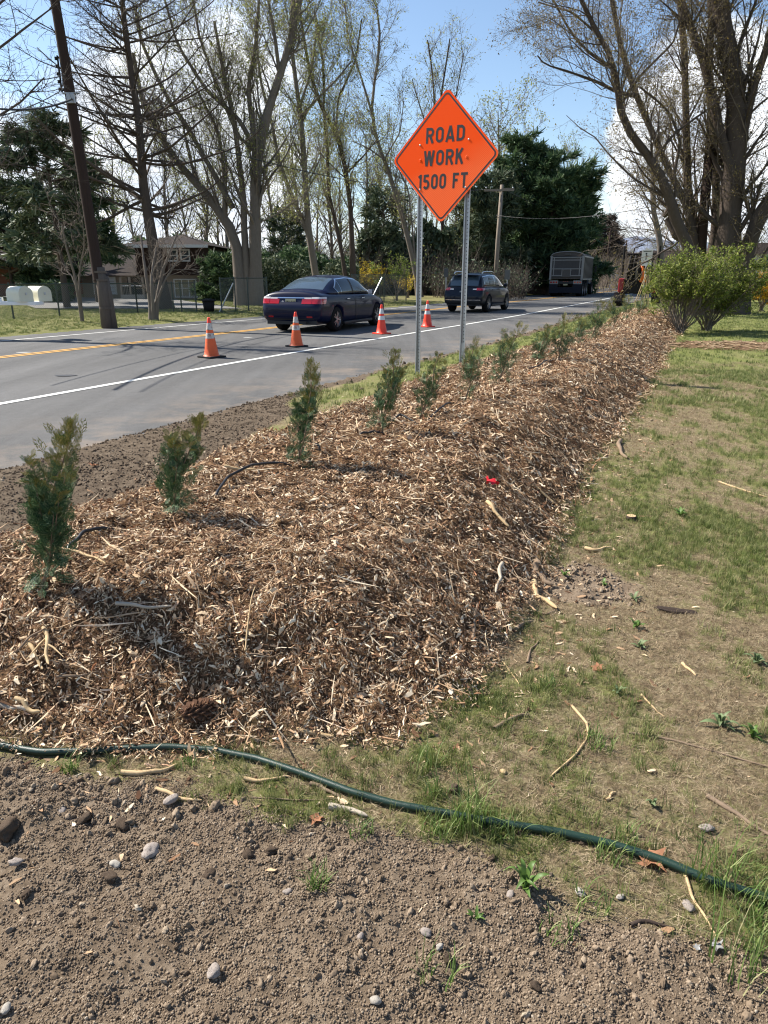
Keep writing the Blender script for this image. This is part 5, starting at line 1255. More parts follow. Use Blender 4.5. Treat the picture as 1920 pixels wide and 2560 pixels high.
# ------------------------------------------------------------ dump truck
trk = empty('dump_truck', (0, 0, 0), 0, 'grey dump truck with arched tarpaulin driving away in the distance', 'truck')
TG = mat('grey_steel_body', (.09, .083, .075), .55, .3, var=.2, vscale=4, dirt=((.22, .18, .13), 3, .6)); TF = mat('light_steel_frame', (.26, .26, .25), .5, .4, var=.15); MF = mat('mud_flap', (.02, .022, .03), .75, var=.2, vscale=3); TARP = mat('tarp', (.10, .09, .085), .8, var=.2, vscale=5); BLU = mat('blue_cab_paint', (.015, .04, .09), .3, coat=.6); TGP = mat('tailgate_panel', (.055, .052, .05), .6, .2, var=.2, vscale=5)
b = MB().box((-1.24, 0.02, 1.30), (1.24, 6.1, 2.95)); b.build('dump_body', TG, trk, bevel=.02)
for s_ in (-1, 1):
    for y in np.linspace(.1, 6.0, 9): MB().box((s_ * 1.243, y - .05, 1.30), (s_ * 1.285, y + .05, 2.9)).build('side_rib', TG, trk)
    MB().box((s_ * 1.243, 0, 2.90), (s_ * 1.31, 6.1, 3.0)).build('top_rail', TF, trk); MB().box((s_ * 1.243, 0, 1.24), (s_ * 1.31, 6.1, 1.33)).build('bottom_rail', TF, trk)
    MB().box((s_ * 1.12, -.10, 1.25), (s_ * 1.27, .018, 3.0)).build('corner_post', TF, trk)
arcp = [(1.24 * math.cos(R(a)), 3.0 + .30 * math.sin(R(a))) for a in np.linspace(0, 180, 13)]
MB().prism(arcp, 0.05, 6.0).build('tarpaulin', TARP, trk); MB().tube([(x, -.03, z_ + .01) for x, z_ in arcp], .035, 6).build('tarp_bow', TF, trk, True)
MB().box((-.22, -.045, 3.06), (.22, .05, 3.20)).build('vent', TG, trk)
MB().box((-1.11, -.05, 1.42), (1.11, .018, 2.93)).build('tailgate', TGP, trk)
for z_ in (2.86, 2.66, 2.02, 1.52): MB().box((-1.10, -.085, z_), (1.10, -.052, z_ + .06)).build('tailgate_bar', TF, trk)
for x in (-.98, .98): MB().box((x - .03, -.088, 1.52), (x + .03, -.052, 2.86)).build('tailgate_bar', TF, trk)
for x in (-.33, .33): MB().box((x - .025, -.12, 1.50), (x + .025, -.09, 2.10)).build('chute_rail', TF, trk)
MB().box((-.30, -.11, 1.45), (.30, -.09, 1.98)).build('chute_door', TG, trk)
MB().tube([(-.4, -.13, 1.95), (-.3, -.16, 2.02), (.3, -.16, 2.02), (.4, -.13, 1.95)], .02, 6).build('chute_handle', TF, trk, True)
for s_ in (-1, 1):
    MB().box((s_ * .58, -.02, .93), (s_ * 1.24, .05, 1.20)).build('lamp_bracket', TF, trk); MB().box((s_ * .58, -.04, .25), (s_ * 1.24, -.021, .93)).build('mud_flap', MF, trk)
    for k in range(3): o = MB().lathe([(.075, 0), (.07, -.02)], 14, axis='y').build('brake_light', REDL, trk); o.location = (s_ * (.70 + .21 * k), -.022, 1.06)
    MB().box((s_ * .45, .3, .75), (s_ * .60, 7.5, 1.05)).build('chassis_rail', BPL, trk)
for k in (-1, 0, 1): o = MB().lathe([(.035, 0), (.03, -.02)], 10, axis='y').build('marker_light', REDL, trk); o.location = (k * .16, -.03, 1.12)
MB().box((-.58, -.03, .95), (.58, .3, 1.16)).build('rear_crossmember', BPL, trk); MB().box((-.58, -.035, .28), (.58, -.01, .70)).build('apron', MF, trk); o = MB().box((-.16, -.05, .83), (.16, -.038, .94)).build('number_plate', PLATE, trk)
for y in (1.0, 2.35, 3.5):
    for s_ in (-1, 1): wheel(trk, s_ * .98, y, .51, .5, 8, s_)
for s_ in (-1, 1): wheel(trk, s_ * 1.05, 7.6, .51, .3, 8, s_); MB().tube([(s_ * 1.1, 6.9, 2.2), (s_ * 1.45, 6.95, 2.2)], .02, 6).build('mirror_arm', BPL, trk); MB().box((s_ * 1.36, 6.90, 1.85), (s_ * 1.50, 7.0, 2.35)).build('mirror', BPL, trk, bevel=.02)
MB().box((-1.1, 6.3, .85), (1.1, 7.9, 2.75)).build('cab', BLU, trk, bevel=.12); MB().box((-.95, 7.8, .75), (.95, 9.1, 1.75)).build('bonnet', BLU, trk, bevel=.15)
for s_ in (-1, 1): MB().box((s_ * 1.095, 6.7, 1.9), (s_ * 1.11, 7.6, 2.5)).build('side_window', GLASSD, trk); MB().tube([(s_ * .9, 6.2, .9), (s_ * .9, 6.2, 3.2)], .07, 10).build('exhaust_stack', CHR, trk, True)
put(trk, 1412, 743, 0, .2, R(-22))

# ------------------------------------------------------------ red tracked loader and clutter beside the road, far right
RP = mat('red_machine_paint', (.30, .012, .015), .4, var=.15, vscale=5); DM = mat('dirty_black_steel', (.02, .018, .017), .7, var=.3, vscale=6); ORR = mat('orange_hose', (.8, .15, .02), .5)
mc = empty('tracked_loader', (*atY(1588, 768, 39)[:2], .02), R(-22), 'red and black tracked loader parked on the shoulder, partly behind a road sign', 'construction machine')
for s_ in (-1, 1):
    prf = [(.0, .18), (.12, .02), (.35, 0), (2.0, 0), (2.3, .02), (2.42, .18), (2.3, .42), (2.0, .5), (.4, .5), (.1, .42)]
    V = [(s_ * .62, y, z_) for y, z_ in prf] + [(s_ * .98, y, z_) for y, z_ in prf]; n = len(prf)
    MB().add(V, [tuple(range(n)), tuple(range(n, 2 * n))] + [(i, (i + 1) % n, n + (i + 1) % n, n + i) for i in range(n)]).build('track', DM, mc)
    for k in range(12): MB().box((s_ * .60, .25 + k * .15, .50), (s_ * 1.0, .31 + k * .15, .535)).build('track_lug', DM, mc)
    MB().box((s_ * .60, .0, .55), (s_ * .82, 1.2, 1.15)).build('side_panel', RP, mc, bevel=.05)
    MB().tube([(s_ * .72, .35, 1.2), (s_ * .74, .45, 2.5)], .05, 8).build('mast', DM, mc); MB().tube([(s_ * .5, 1.6, 1.1), (s_ * .5, 1.5, 2.05), (s_ * .5, .5, 2.15)], .04, 6).build('cab_post', DM, mc)
mc.scale = (1.2, 1.1, 1.2)
for k in range(5): MB().tube([(-.5 + .24 * k, .05, 1.1), (-.45 + .22 * k, -.05, 1.6 + .2 * (k % 2)), (-.4 + .2 * k, .1, 2.1)], .045, 6).build('hydraulic_arm', DM, mc, True)
MB().box((-.56, .05, .5), (.56, 1.5, 1.15)).build('engine_cover', DM, mc, bevel=.06); MB().box((-.6, .3, 2.12), (.6, 1.7, 2.2)).build('roof', DM, mc, bevel=.03); MB().box((-.5, .6, 1.15), (.5, 1.5, 2.1)).build('cab', GLASSD, mc)
MB().tube([(.1, .0, 1.0), (.25, -.05, 1.5), (.05, -.02, 1.75), (.2, 0, 1.3), (.3, 0, 1.0)], .06, 8).build('orange_hose_coil', ORR, mc, True)
MB().tube([(-.4, .2, 1.3), (-.3, .1, 2.4), (.1, .1, 2.55)], .03, 6).build('hydraulic_hose', DM, mc, True)
# stakes leaning together under the regulatory sign
WD = mat('stake_wood', (.38, .29, .17), .8, var=.2, vscale=9)
p0 = atY(1604, 785, 33); p0[2] = .1; e = empty('wooden_stakes', p0, 0, 'bundle of thin wooden survey stakes leaning together on the verge', 'stakes')
for dx, dy, tx in ((-.45, 0, .05), (-.12, .1, .12), (.0, -.1, .10), (.14, .05, .2), (-.3, .15, .1), (.3, .1, .12)): MB().tube([(dx, dy, 0), (tx, 0, 1.7)], .02, 4).build('stake', WD, e)
WS = mat('white_sign_face', (.82, .80, .76), .5, var=.12, vscale=8)
p0 = atY(1602, 778, 34); p0[2] = .1; e = empty('regulatory_sign', p0, R(-20), 'small white rectangular road sign on a thin steel post beside the loader', 'road sign')
MB().tube([(0, .02, 0), (0, .02, 2.5)], .03, 6).build('post', GALV, e); MB().box((-.23, -.02, 1.86), (.23, -.005, 2.55)).build('panel', WS, e, bevel=.004)
g_ = MB(); g_.box((-.15, -.024, 2.08), (.12, -.021, 2.11)); g_.add([(.12, -.0225, 2.05), (.20, -.0225, 2.095), (.12, -.0225, 2.14)], [(0, 1, 2)]); g_.box((-.06, -.024, 2.2), (-.02, -.021, 2.45)); g_.box((-.02, -.0245, 2.38), (.07, -.0215, 2.41)); g_.box((-.08, -.0243, 2.46), (.0, -.0213, 2.54)); g_.box((-.2, -.024, 2.60), (.2, -.021, 2.64)); lg = g_.build('legend', BLK, e); lg.scale = (.85, 1, .88); lg.location.z = .18
def small_sign(px, py, pw, ph, hz, label, m, two=False, name='small_sign', D=None):
    p = onG(px, py) if D is None else atY(px, py, D); d = p[1] / FPX; w_, h_ = pw * d, ph * d; top = hz * d; e = empty(name, p, R(-15), label, 'sign')
    for x in ((-w_ * .35, w_ * .35) if two else (0,)): MB().tube([(x, .04, 0), (x, .04, top)], .045, 6).build('post', GALV, e)
    MB().box((-w_ / 2, -.03, top - h_), (w_ / 2, 0, top)).build('panel', m, e, bevel=.01)
GS = mat('green_sign_face', (.06, .12, .08), .5); BS = mat('brown_sign_back', (.16, .15, .13), .6)
small_sign(1526, 722, 7, 17, 33, 'green narrow sign on the grass beyond the truck', GS); small_sign(1543, 721, 6, 8, 32, 'small white sign between green and brown ones', WS); small_sign(1559, 720, 13, 10, 27, 'brown low sign on two posts far down the road', BS, True)
small_sign(1265, 752, 13, 22, 70, 'grey back of a road sign standing behind the sport utility vehicle', mat('sign_back', (.14, .14, .13), .6, .3), D=None); small_sign(1113, 757, 10, 20, 78, 'narrow grey sign back in the brush left of the left sign post', mat('sign_back_dark', (.10, .10, .10), .6, .3))
p = onG(1523, 724); e = empty('yard_sign', p, .3, 'leaning white yard sign board on the far grass', 'sign'); MB().box((-.1, 0, 0), (0.05, .05, 1.9), M=Matrix.Rotation(.25, 4, 'Y')).build('post', WS, e); MB().box((-.0, 0, 1.2), (.9, .04, 1.9), M=Matrix.Rotation(.05, 4, 'Y')).build('board', WS, e)
# ------------------------------------------------------------ utility poles and wires
POLE = mat('creosote_pole', (.045, .030, .024), .85, var=.3, vscale=6, stretch=(6, 6, .5), bump=.006, bscale=30); POLEG = mat('grey_pole', (.13, .105, .085), .9, var=.3, vscale=6, stretch=(6, 6, .5), bump=.006, bscale=30); POLEL = mat('pale_pole', (.24, .20, .16), .9, var=.2, vscale=5)
WIRE = mat('wire', (.02, .02, .02), .6)
D = 22.6
e = empty('utility_pole', onG(282, 818), 0, 'dark leaning utility pole spliced to a grey stub at the far road edge', 'utility pole'); o0 = Vector(e.location)
def rel(v): return Vector(v) - o0
pts = [rel(atY(262 + 0, 815, D)), rel(atY(247, 700, D)), rel(atY(226, 560, D)), rel(atY(190, 330, D)), rel(atY(165, 170, D)), rel(atY(137, 0, D)), rel(atY(122, -90, D))]
pts = [pts[1] + (pts[1] - pts[2]) * .02] + pts[1:]
MB().tube(pts, [.17, .165, .155, .145, .14, .125, .12], 16).build('pole', POLE, e, True)
MB().tube([rel(atY(268, 822, D)) - Vector((0, 0, .3)), rel(atY(258, 740, D)), rel(atY(248, 668, D))], [.17, .16, .155], 14).build('stub_pole', POLEG, e, True)
MB().tube([rel(atY(286, 820, D + .12)) - Vector((0, 0, .3)), rel(atY(272, 745, D + .1)), rel(atY(262, 690, D + .1))], [.12, .12, .11], 12).build('stub_pole', POLEG, e, True)
for py, px in ((680, 249), (700, 253), (770, 264)): 
    c = rel(atY(px, py, D)); MB().lathe([(.19, -.03), (.19, .03)], 16, c, 'z', caps=False).build('steel_band', POLEG, e)
q = rel(atY(170, 185, D)); b = MB(); b.box((-.25, -.03, -.45), (-.22, .03, .45)).box((-.25, -.02, .38), (-.05, .02, .42)).box((-.25, -.02, -.42), (-.05, .02, -.38)); b.build('insulator_rack', DM, e).location = q
for k in range(5): MB().lathe([(.03, -.04), (.05, -.02), (.03, 0), (.05, .02), (.03, .04)], 10, (-.28, 0, -.38 + .19 * k)).build('insulator', DM, e, True).location = q
q = rel(atY(183, 250, D)); MB().box((-.10, -.22, -.12), (.12, -.13, .12)).build('equipment_box', GALV, e, bevel=.01).location = q
MB().box((-.22, -.2, .12), (.25, -.1, .15)).build('bracket', GALV, e).location = q
def wire(a, b, sag, label, r=.012, n=20):
    a, b = np.array(a), np.array(b); t = np.linspace(0, 1, n); P = a + (b - a) * t[:, None]; P[:, 2] -= sag * 4 * t * (1 - t)
    V, F = tubes(P[None], np.full((1, n), r), 4); tag(link('overhead_wire', mesh('overhead_wire', V, [F], True, [WIRE])), label, 'wire', 'overhead wires')
wire(atY(168, 185, D), atY(-420, 60, 12), .4, 'wire running left from the insulator rack, highest of three'); wire(atY(170, 215, D), atY(-420, 300, 12), .4, 'wire sloping down left from the insulator rack')
wire(atY(186, 245, D), atY(-420, 130, 12), .5, 'thick cable running left from the bracket on the pole', .025)
wire(atY(188, 262, D), atY(1210, 474, 52), .8, 'cable running from the leaning pole to the crossarm pole through the trees', .02)
wire(atY(1262, 474, 52), atY(1525, 570, 105), .5, 'wire from the crossarm pole to the farther pole beyond the truck', .02)
wire(atY(1240, 590, 52), atY(1345, 660, 80), .3, 'low wire slanting down in front of the pines', .018); wire(atY(1240, 540, 52), atY(1345, 640, 80), .3, 'second low wire slanting down in front of the pines', .018)
wire(atY(1240, 538, 52), atY(1778, 480, 36), .6, 'cable crossing high over the road to the dark pole at right', .016)
p = atY(1237, 742, 52); p[2] = .2; e = empty('utility_pole', p, 0, 'pale utility pole with a broken crossarm beside the tall pines', 'utility pole')
top = atY(1240, 462, 52)[2] - p[2]; MB().tube([(0, 0, -.3), (.02, 0, top * .5), (.12, 0, top)], [.17, .15, .12], 12).build('pole', POLEL, e, True)
MB().box((-1.05, -.14, top - .42), (.10, -.06, top - .28), M=Matrix.Rotation(.0, 4, 'Y')).build('crossarm', POLEL, e); MB().box((.10, -.14, top - .40), (.95, -.06, top - .22)).build('crossarm', POLEL, e)
for x in (-.95, .85): MB().lathe([(.03, 0), (.05, .05), (.03, .1)], 10, (x, -.1, top - .24)).build('insulator', GALV, e, True)
p = atY(1512, 718, 105); p[2] = .2; e = empty('utility_pole', p, 0, 'distant thin utility pole before the dark spruce', 'utility pole'); tp = atY(1527, 570, 105) - p
MB().tube([(0, 0, -.2), tuple(tp)], [.2, .14], 8).build('pole', POLE, e, True); MB().box((-.3, -.1, tp[2] - .25), (2.2, 0, tp[2] - .1)).build('crossarm', POLE, e)
p = atY(1567, 716, 150); p[2] = .2; tp = atY(1566, 600, 150) - p; e = empty('utility_pole', p, 0, 'farthest thin utility pole down the road', 'utility pole'); MB().tube([(0, 0, 0), tuple(tp)], [.22, .15], 8).build('pole', POLE, e, True)
p = atY(1747, 740, 29); p[2] = .1; e = empty('utility_pole', p, 0, 'dark broken off pole leaning right between the trunks of the big tree', 'utility pole'); tp = atY(1775, 365, 29) - p; md_ = atY(1757, 560, 29) - p
MB().tube([(0, 0, 0), tuple(md_), tuple(tp)], [.21, .19, .16], 12).build('pole', POLE, e, True)

# ------------------------------------------------------------ chain link fence along the far lawn, gate posts
FEN = mat('dark_fence_steel', (.06, .075, .065), .5, .5, var=.2, vscale=6); FENW = mat('chain_link_wire', (.16, .18, .17), .45, .6)
def chainlink(P, label, hz=1.15, grp='chain link fences by the houses'):
    P = [np.array(q, float) for q in P]; e = empty('chain_link_fence', (P[0][0], P[0][1], 0), 0, label, 'fence', grp); o_ = np.array([P[0][0], P[0][1], 0.]); gz = [float(H(np.array([q[0]]), np.array([q[1]]))[0]) for q in P]
    Pz = [np.array([q[0], q[1], z_]) - o_ for q, z_ in zip(P, gz)]
    for q in Pz: MB().tube([q, q + [0, 0, hz + .06]], .03, 8).build('fence_post', FEN, e)
    for a, b in zip(Pz[:-1], Pz[1:]):
        MB().tube([a + [0, 0, hz], b + [0, 0, hz]], .022, 6).build('top_rail', FEN, e)
        L = np.linalg.norm((b - a)[:2]); n = max(2, int(L / .075)); Vp = []; 
        nrm = np.array([-(b - a)[1], (b - a)[0], 0]) / L * .002
        u = (b - a) / L; V = []; F = []
        for k in range(-int(hz / .075), n):
            for sg in (1, -1):
                s0 = k * .075; s1 = s0 + hz; z0_, z1_ = (0, hz) if sg > 0 else (hz, 0)
                c0, c1 = max(0, s0), min(L, s1)
                if c1 <= c0: continue
                f0, f1 = (c0 - s0) / hz, (c1 - s0) / hz; A_ = a + u * c0 + np.array([0, 0, z0_ + (z1_ - z0_) * f0]); B_ = a + u * c1 + np.array([0, 0, z0_ + (z1_ - z0_) * f1]); w_ = np.array([0, 0, .0045]); b0 = len(V)
                V += [A_ - w_ + nrm * sg, B_ - w_ + nrm * sg, B_ + w_ + nrm * sg, A_ + w_ + nrm * sg]; F.append((b0, b0 + 1, b0 + 2, b0 + 3))
        tag(link('wire_mesh', mesh('wire_mesh', np.array(V), [np.array(F)], False, [FENW]), e), kind='stuff')
    return e
def GP(px, py): q = onG(px, py); return (q[0], q[1])
chainlink([GP(-120, 805), GP(35, 798), GP(150, 792), GP(345, 785)], 'long low chain link fence in front of the house, left run')
chainlink([GP(345, 785), GP(435, 781), GP(455, 781), GP(492, 780)], 'chain link fence section between the bare tree and the open gate')
g_ = chainlink([GP(555, 782), GP(590, 778), GP(622, 777), GP(670, 774)], 'chain link fence section left of the blue sedan', 1.35)
MB().tube([(-.1, 0, .1), (.55, 0, 1.25)], .03, 6).build('brace', GALV, g_)
g_ = chainlink([GP(880, 762), GP(950, 757), GP(960, 757), GP(1015, 754)], 'chain link fence section beyond the sedan in front of the yellow shrubs', 1.5)
MB().tube([(.9, .9, .1), (1.6, 1.5, 1.45)], .035, 6).build('brace', GALV, g_)
p = onG(523, 779); e = empty('rubbish_bin', p, 0, 'small black lidded bin by the fence gate', 'bin'); MB().lathe([(.20, 0), (.26, .42)], 16).build('bin_body', DM, e, True); MB().lathe([(.29, .42), (.28, .47), (.12, .52)], 16).build('lid', DM, e, True)

# timber fence behind the truck
PLK = mat('brown_fence_board', (.075, .05, .035), .85, var=.3, vscale=3, stretch=(5, 5, .6))
p0, p1 = atY(1296, 735, 60)[:2], atY(1392, 733, 64)[:2]
e = empty('board_fence', (p0[0], p0[1], .1), 0, 'brown vertical board fence under the pines left of the truck', 'fence'); pm_ = None; d_ = (p1 - p0); L = np.linalg.norm(d_); d_ /= L; k = 0; s_ = 0
while s_ < L:
    mbx = MB().box((0, 0, 0), (.26, .03, 1.75 + .06 * math.sin(k * 2.1))) ; o = mbx.build('board', PLK, e); o.location = (d_[0] * s_, d_[1] * s_, 0); o.rotation_euler = (0, 0, math.atan2(d_[1], d_[0])); s_ += .29; k += 1
for z_ in (.4, 1.3): o = MB().box((0, .035, z_), (L, .09, z_ + .1)).build('rail', PLK, e); o.rotation_euler = (0, 0, math.atan2(d_[1], d_[0]))

# ------------------------------------------------------------ mailboxes
MBX = mat('cream_mailbox', (.62, .60, .46), .5, var=.1, vscale=4); WHT = mat('white_board', (.78, .78, .76), .5, var=.06)
Dm = 18.3
def mailbox(px, py, label, L=.66, r=.17):
    c = atY(px, py, Dm); e = empty('mailbox', c, R(-38), label, 'mailbox', 'pair of roadside mailboxes')
    prf = [(-r, 0), (r, 0), (r, r * 1.15)] + [(r * math.cos(R(a)), r * 1.15 + r * math.sin(R(a))) for a in range(15, 180, 15)] + [(-r, r * 1.15)]
    Mx = Matrix.Rotation(R(90), 4, 'Z'); n = len(prf)
    MB().prism(prf, -L / 2, L / 2, Mx).build('mailbox_body', MBX, e, bevel=.006)
    p2 = [(x * 1.04, z_ * 1.03 - .006) for x, z_ in prf]; MB().prism(p2, -L / 2 - .02, -L / 2 + .025, Mx).build('mailbox_door', MBX, e, bevel=.004)
    MB().box((L / 2 + .02, -.02, .16), (L / 2 + .045, .02, .22)).build('latch', GALV, e)
    return e
mailbox(50, 750, 'front one of the two cream round topped mailboxes'); mailbox(72, 749, 'rear one of the two cream round topped mailboxes, mostly hidden'); 
COL.objects[-1]
c = atY(0, 757, Dm); e = empty('mailbox_shelf', (c[0] - .75, c[1] + .1, .05), 0, 'white board arm that carries the cream mailboxes from beyond the left edge', 'mailbox stand'); zz = atY(0, 757, Dm)[2] - .05
MB().box((-.6, -.30, zz - .05), (1.75, .12, zz + .03)).build('arm', WHT, e, bevel=.01); MB().box((-.25, -.1, 0), (-.1, .05, zz - .05)).build('post', WHT, e); MB().box((-.6, .0, zz + .03), (.75, .1, zz + .13)).build('arm_rail', WHT, e, bevel=.01)
for o in [o for o in COL.objects if o.name.startswith('mailbox') and o.type == 'EMPTY' and 'one of the two' in o.get('label', '')]: o.location.z = zz + .08
for o in [o for o in COL.objects if 'rear one' in o.get('label', '')]: o.location.y += .42; o.location.x += .05

# ------------------------------------------------------------ houses
BRS = mat('brown_siding', (.045, .028, .022), .8, var=.15, vscale=3); BGS = mat('beige_siding', (.30, .25, .20), .75, var=.1, vscale=3); ROOF = mat('brown_shingle', (.032, .025, .022), .9, var=.3, vscale=10); TRIM = mat('white_trim', (.62, .62, .6), .6); WGL = mat('window_glass', (.05, .06, .07), .06, spec=1.0); BRK = mat('brick', (.16, .07, .05), .9, var=.3, vscale=9); GDR = mat('garage_door', (.60, .62, .66), .6); CUR = mat('curtain', (.4, .38, .36), .8)
YH = 46.0
def hx(px): return atY(px, 700, YH)[0]
def hz_(py): return atY(400, py, YH)[2]
hb = .42
def siding(e, x0, x1, y, z0, z1, m, step=.24, nm='siding_board'):
    z_ = z0; 
    while z_ < z1 - .02:
        q = MB().add([(x0, y - .035, z_), (x1, y - .035, z_), (x1, y - .005, min(z_ + step, z1)), (x0, y - .005, min(z_ + step, z1)), (x0, y, z_), (x1, y, z_), (x1, y, min(z_ + step, z1)), (x0, y, min(z_ + step, z1))], [(0, 1, 2, 3), (0, 4, 5, 1), (3, 2, 6, 7), (0, 3, 7, 4), (1, 5, 6, 2)]); q.build(nm, m, e); z_ += step
def window(e, x0, x1, y, z0, z1, nx, nz_, fr=.07, curtain=False):
    f = MB().box((x0 - fr, y - .09, z0 - fr), (x1 + fr, y - .04, z0)).box((x0 - fr, y - .09, z1), (x1 + fr, y - .04, z1 + fr)).box((x0 - fr, y - .09, z0), (x0, y - .04, z1)).box((x1, y - .09, z0), (x1 + fr, y - .04, z1))
    w_ = f.build('window', TRIM, e)
    for i in range(nx):
        for j in range(nz_):
            a, b = x0 + (x1 - x0) * i / nx, x0 + (x1 - x0) * (i + 1) / nx; c, d_ = z0 + (z1 - z0) * j / nz_, z0 + (z1 - z0) * (j + 1) / nz_
            MB().box((a + .02, y - .06, c + .02), (b - .02, y - .045, d_ - .02)).build('pane', WGL, w_)
    for i in range(1, nx): q = x0 + (x1 - x0) * i / nx; MB().box((q - .03, y - .085, z0), (q + .03, y - .042, z1)).build('mullion', TRIM, w_)
    for j in range(1, nz_): q = z0 + (z1 - z0) * j / nz_; MB().box((x0, y - .083, q - .02), (x1, y - .043, q + .02)).build('mullion', TRIM, w_)
e = empty('split_level_house', (0, 0, 0), 0, 'split level house with dark brown upper storey and beige lower storey behind bare trees', 'house')
xl, xm, xr = hx(205), hx(398), hx(508); z1_, z2_, z3_ = hz_(688), hz_(612), hz_(588)
MB().box((xl, YH, hb - .3), (xr, YH + 8, z1_)).build('lower_wall', BGS, e); siding(e, xl, hx(318), YH, hb, z1_, BGS)
MB().box((xm - 1.2, YH - .4, z1_ + .003), (xr, YH + 8, z2_)).build('upper_wall', BRS, e); siding(e, xm - 1.2, xr, YH - .4, z1_ + .01, z2_, BRS)
siding(e, hx(372), xr, YH, hb, z1_, BGS)
V = [(xm - 2.0, YH - 1.1, z2_ - .05), (xr + .7, YH - 1.1, z2_ - .05), (xr + .7, YH + 8.6, z2_ - .05), (xm - 2.0, YH + 8.6, z2_ - .05), (xm + .8, YH + 3.8, z3_ + .25), (xr - 2.2, YH + 3.8, z3_ + .25)]
rf = MB().add(V, [(0, 1, 5, 4), (1, 2, 5), (2, 3, 4, 5), (3, 0, 4), (0, 3, 2, 1)]).build('roof', ROOF, e)
MB().box((xm - 2.0, YH - 1.13, z2_ - .2), (xr + .7, YH - 1.08, z2_ - .03)).build('gutter', TRIM, e)
V = [(xl - .4, YH - .7, z1_ - .02), (xm - 1.2, YH - .7, z1_ - .02), (xm - 1.2, YH + 4, z1_ + 1.3), (xl - .4, YH + 4, z1_ + 1.3), (xm - 1.2, YH + 8.5, z1_), (xl - .4, YH + 8.5, z1_)]
MB().add(V, [(0, 1, 2, 3), (3, 2, 4, 5), (0, 3, 5), (1, 4, 2)]).build('roof', ROOF, e)
b = MB().box((hx(232), YH - .08, hb), (hx(236), YH - .037, hz_(695))).box((hx(286), YH - .08, hb), (hx(290), YH - .037, hz_(695))).box((hx(232), YH - .08, hz_(695)), (hx(290), YH - .037, hz_(692))); b.build('garage_frame', TRIM, e)
zz0 = hb
for k in range(5): z0_ = hb + (hz_(695) - hb) * k / 5; MB().box((hx(236), YH - .06, z0_ + .01), (hx(286), YH - .037, z0_ + (hz_(695) - hb) / 5 - .01)).build('garage_panel', GDR, e)
MB().box((hx(318), YH - .03, hb), (hx(372), YH - .0, z1_ - .1)).build('porch_shade_panel', mat('porch_shade', (.06, .055, .05), .9), e)  # flat dark sheet on the wall, the porch's shade put into its colour
for px in (318, 340, 372): MB().box((hx(px) - .06, YH - 1.25, hb - .1), (hx(px) + .06, YH - 1.13, z1_ - .1)).build('porch_post', BGS, e)
MB().tube([(hx(318), YH - 1.2, hz_(714)), (hx(372), YH - 1.2, hz_(714))], .03, 6).build('porch_rail', TRIM, e); 
for k in range(14): x = hx(320 + k * 3.8); MB().box((x - .015, YH - 1.215, hb), (x + .015, YH - 1.185, hz_(714))).build('baluster', DM, e)
MB().box((hx(316), YH - 1.3, hb - .3), (hx(374), YH - .04, hb + .02)).build('porch_floor', mat('concrete', (.35, .33, .3), .9), e)
window(e, hx(437), hx(489), YH, hz_(741), hz_(700), 3, 2); window(e, hx(433), hx(452), YH - .4, hz_(651), hz_(627), 1, 2); window(e, hx(464), hx(482), YH - .4, hz_(651), hz_(627), 1, 2)
e = empty('brick_house', (0, 0, 0), 0, 'low red brick house at the left edge behind the mailboxes', 'house'); x0, x1 = hx(-200), hx(105)
MB().box((x0, YH + 1, .1), (x1, YH + 8, hz_(662))).build('wall', BRK, e); V = [(x0 - .5, YH + .3, hz_(664)), (x1 + .5, YH + .3, hz_(664)), (x1 + .5, YH + 4.5, hz_(610)), (x0 - .5, YH + 4.5, hz_(610)), (x1 + .5, YH + 8.6, hz_(664)), (x0 - .5, YH + 8.6, hz_(664))]
MB().add(V, [(0, 1, 2, 3), (3, 2, 4, 5), (0, 3, 5), (1, 4, 2), (0, 5, 4, 1)]).build('roof', ROOF, e); window(e, hx(22), hx(40), YH + 1, hz_(722), hz_(692), 1, 1, .1)
MB().tube([(hx(52), YH + .6, .4), (hx(52), YH + .6, hz_(692)), (hx(56), YH + .5, hz_(688)), (hx(60), YH + .5, hz_(694))], .12, 8).build('downpipe', WHT, e, True)
YH = 62.0
e = empty('pale_house', (0, 0, 0), 0, 'pale house half hidden behind the woods and yellow shrubs', 'house')
def hx6(px): return atY(px, 690, 62)[0]
def hz6(py): return atY(900, py, 62)[2]
MB().box((hx6(893), 62, .2), (hx6(1000), 70, hz6(668))).build('wall', mat('pale_siding', (.42, .42, .42), .8, var=.1), e); V = [(hx6(885), 61, hz6(670)), (hx6(1008), 61, hz6(670)), (hx6(1008), 66, hz6(632)), (hx6(885), 66, hz6(632)), (hx6(1008), 71, hz6(670)), (hx6(885), 71, hz6(670))]
MB().add(V, [(0, 1, 2, 3), (3, 2, 4, 5), (0, 3, 5), (1, 4, 2), (0, 5, 4, 1)]).build('roof', mat('grey_shingle', (.2, .2, .21), .9, var=.2), e); window(e, hx6(928), hx6(942), 62, hz6(690), hz6(674), 2, 2, .06); window(e, hx6(955), hx6(968), 62, hz6(690), hz6(674), 2, 2, .06)
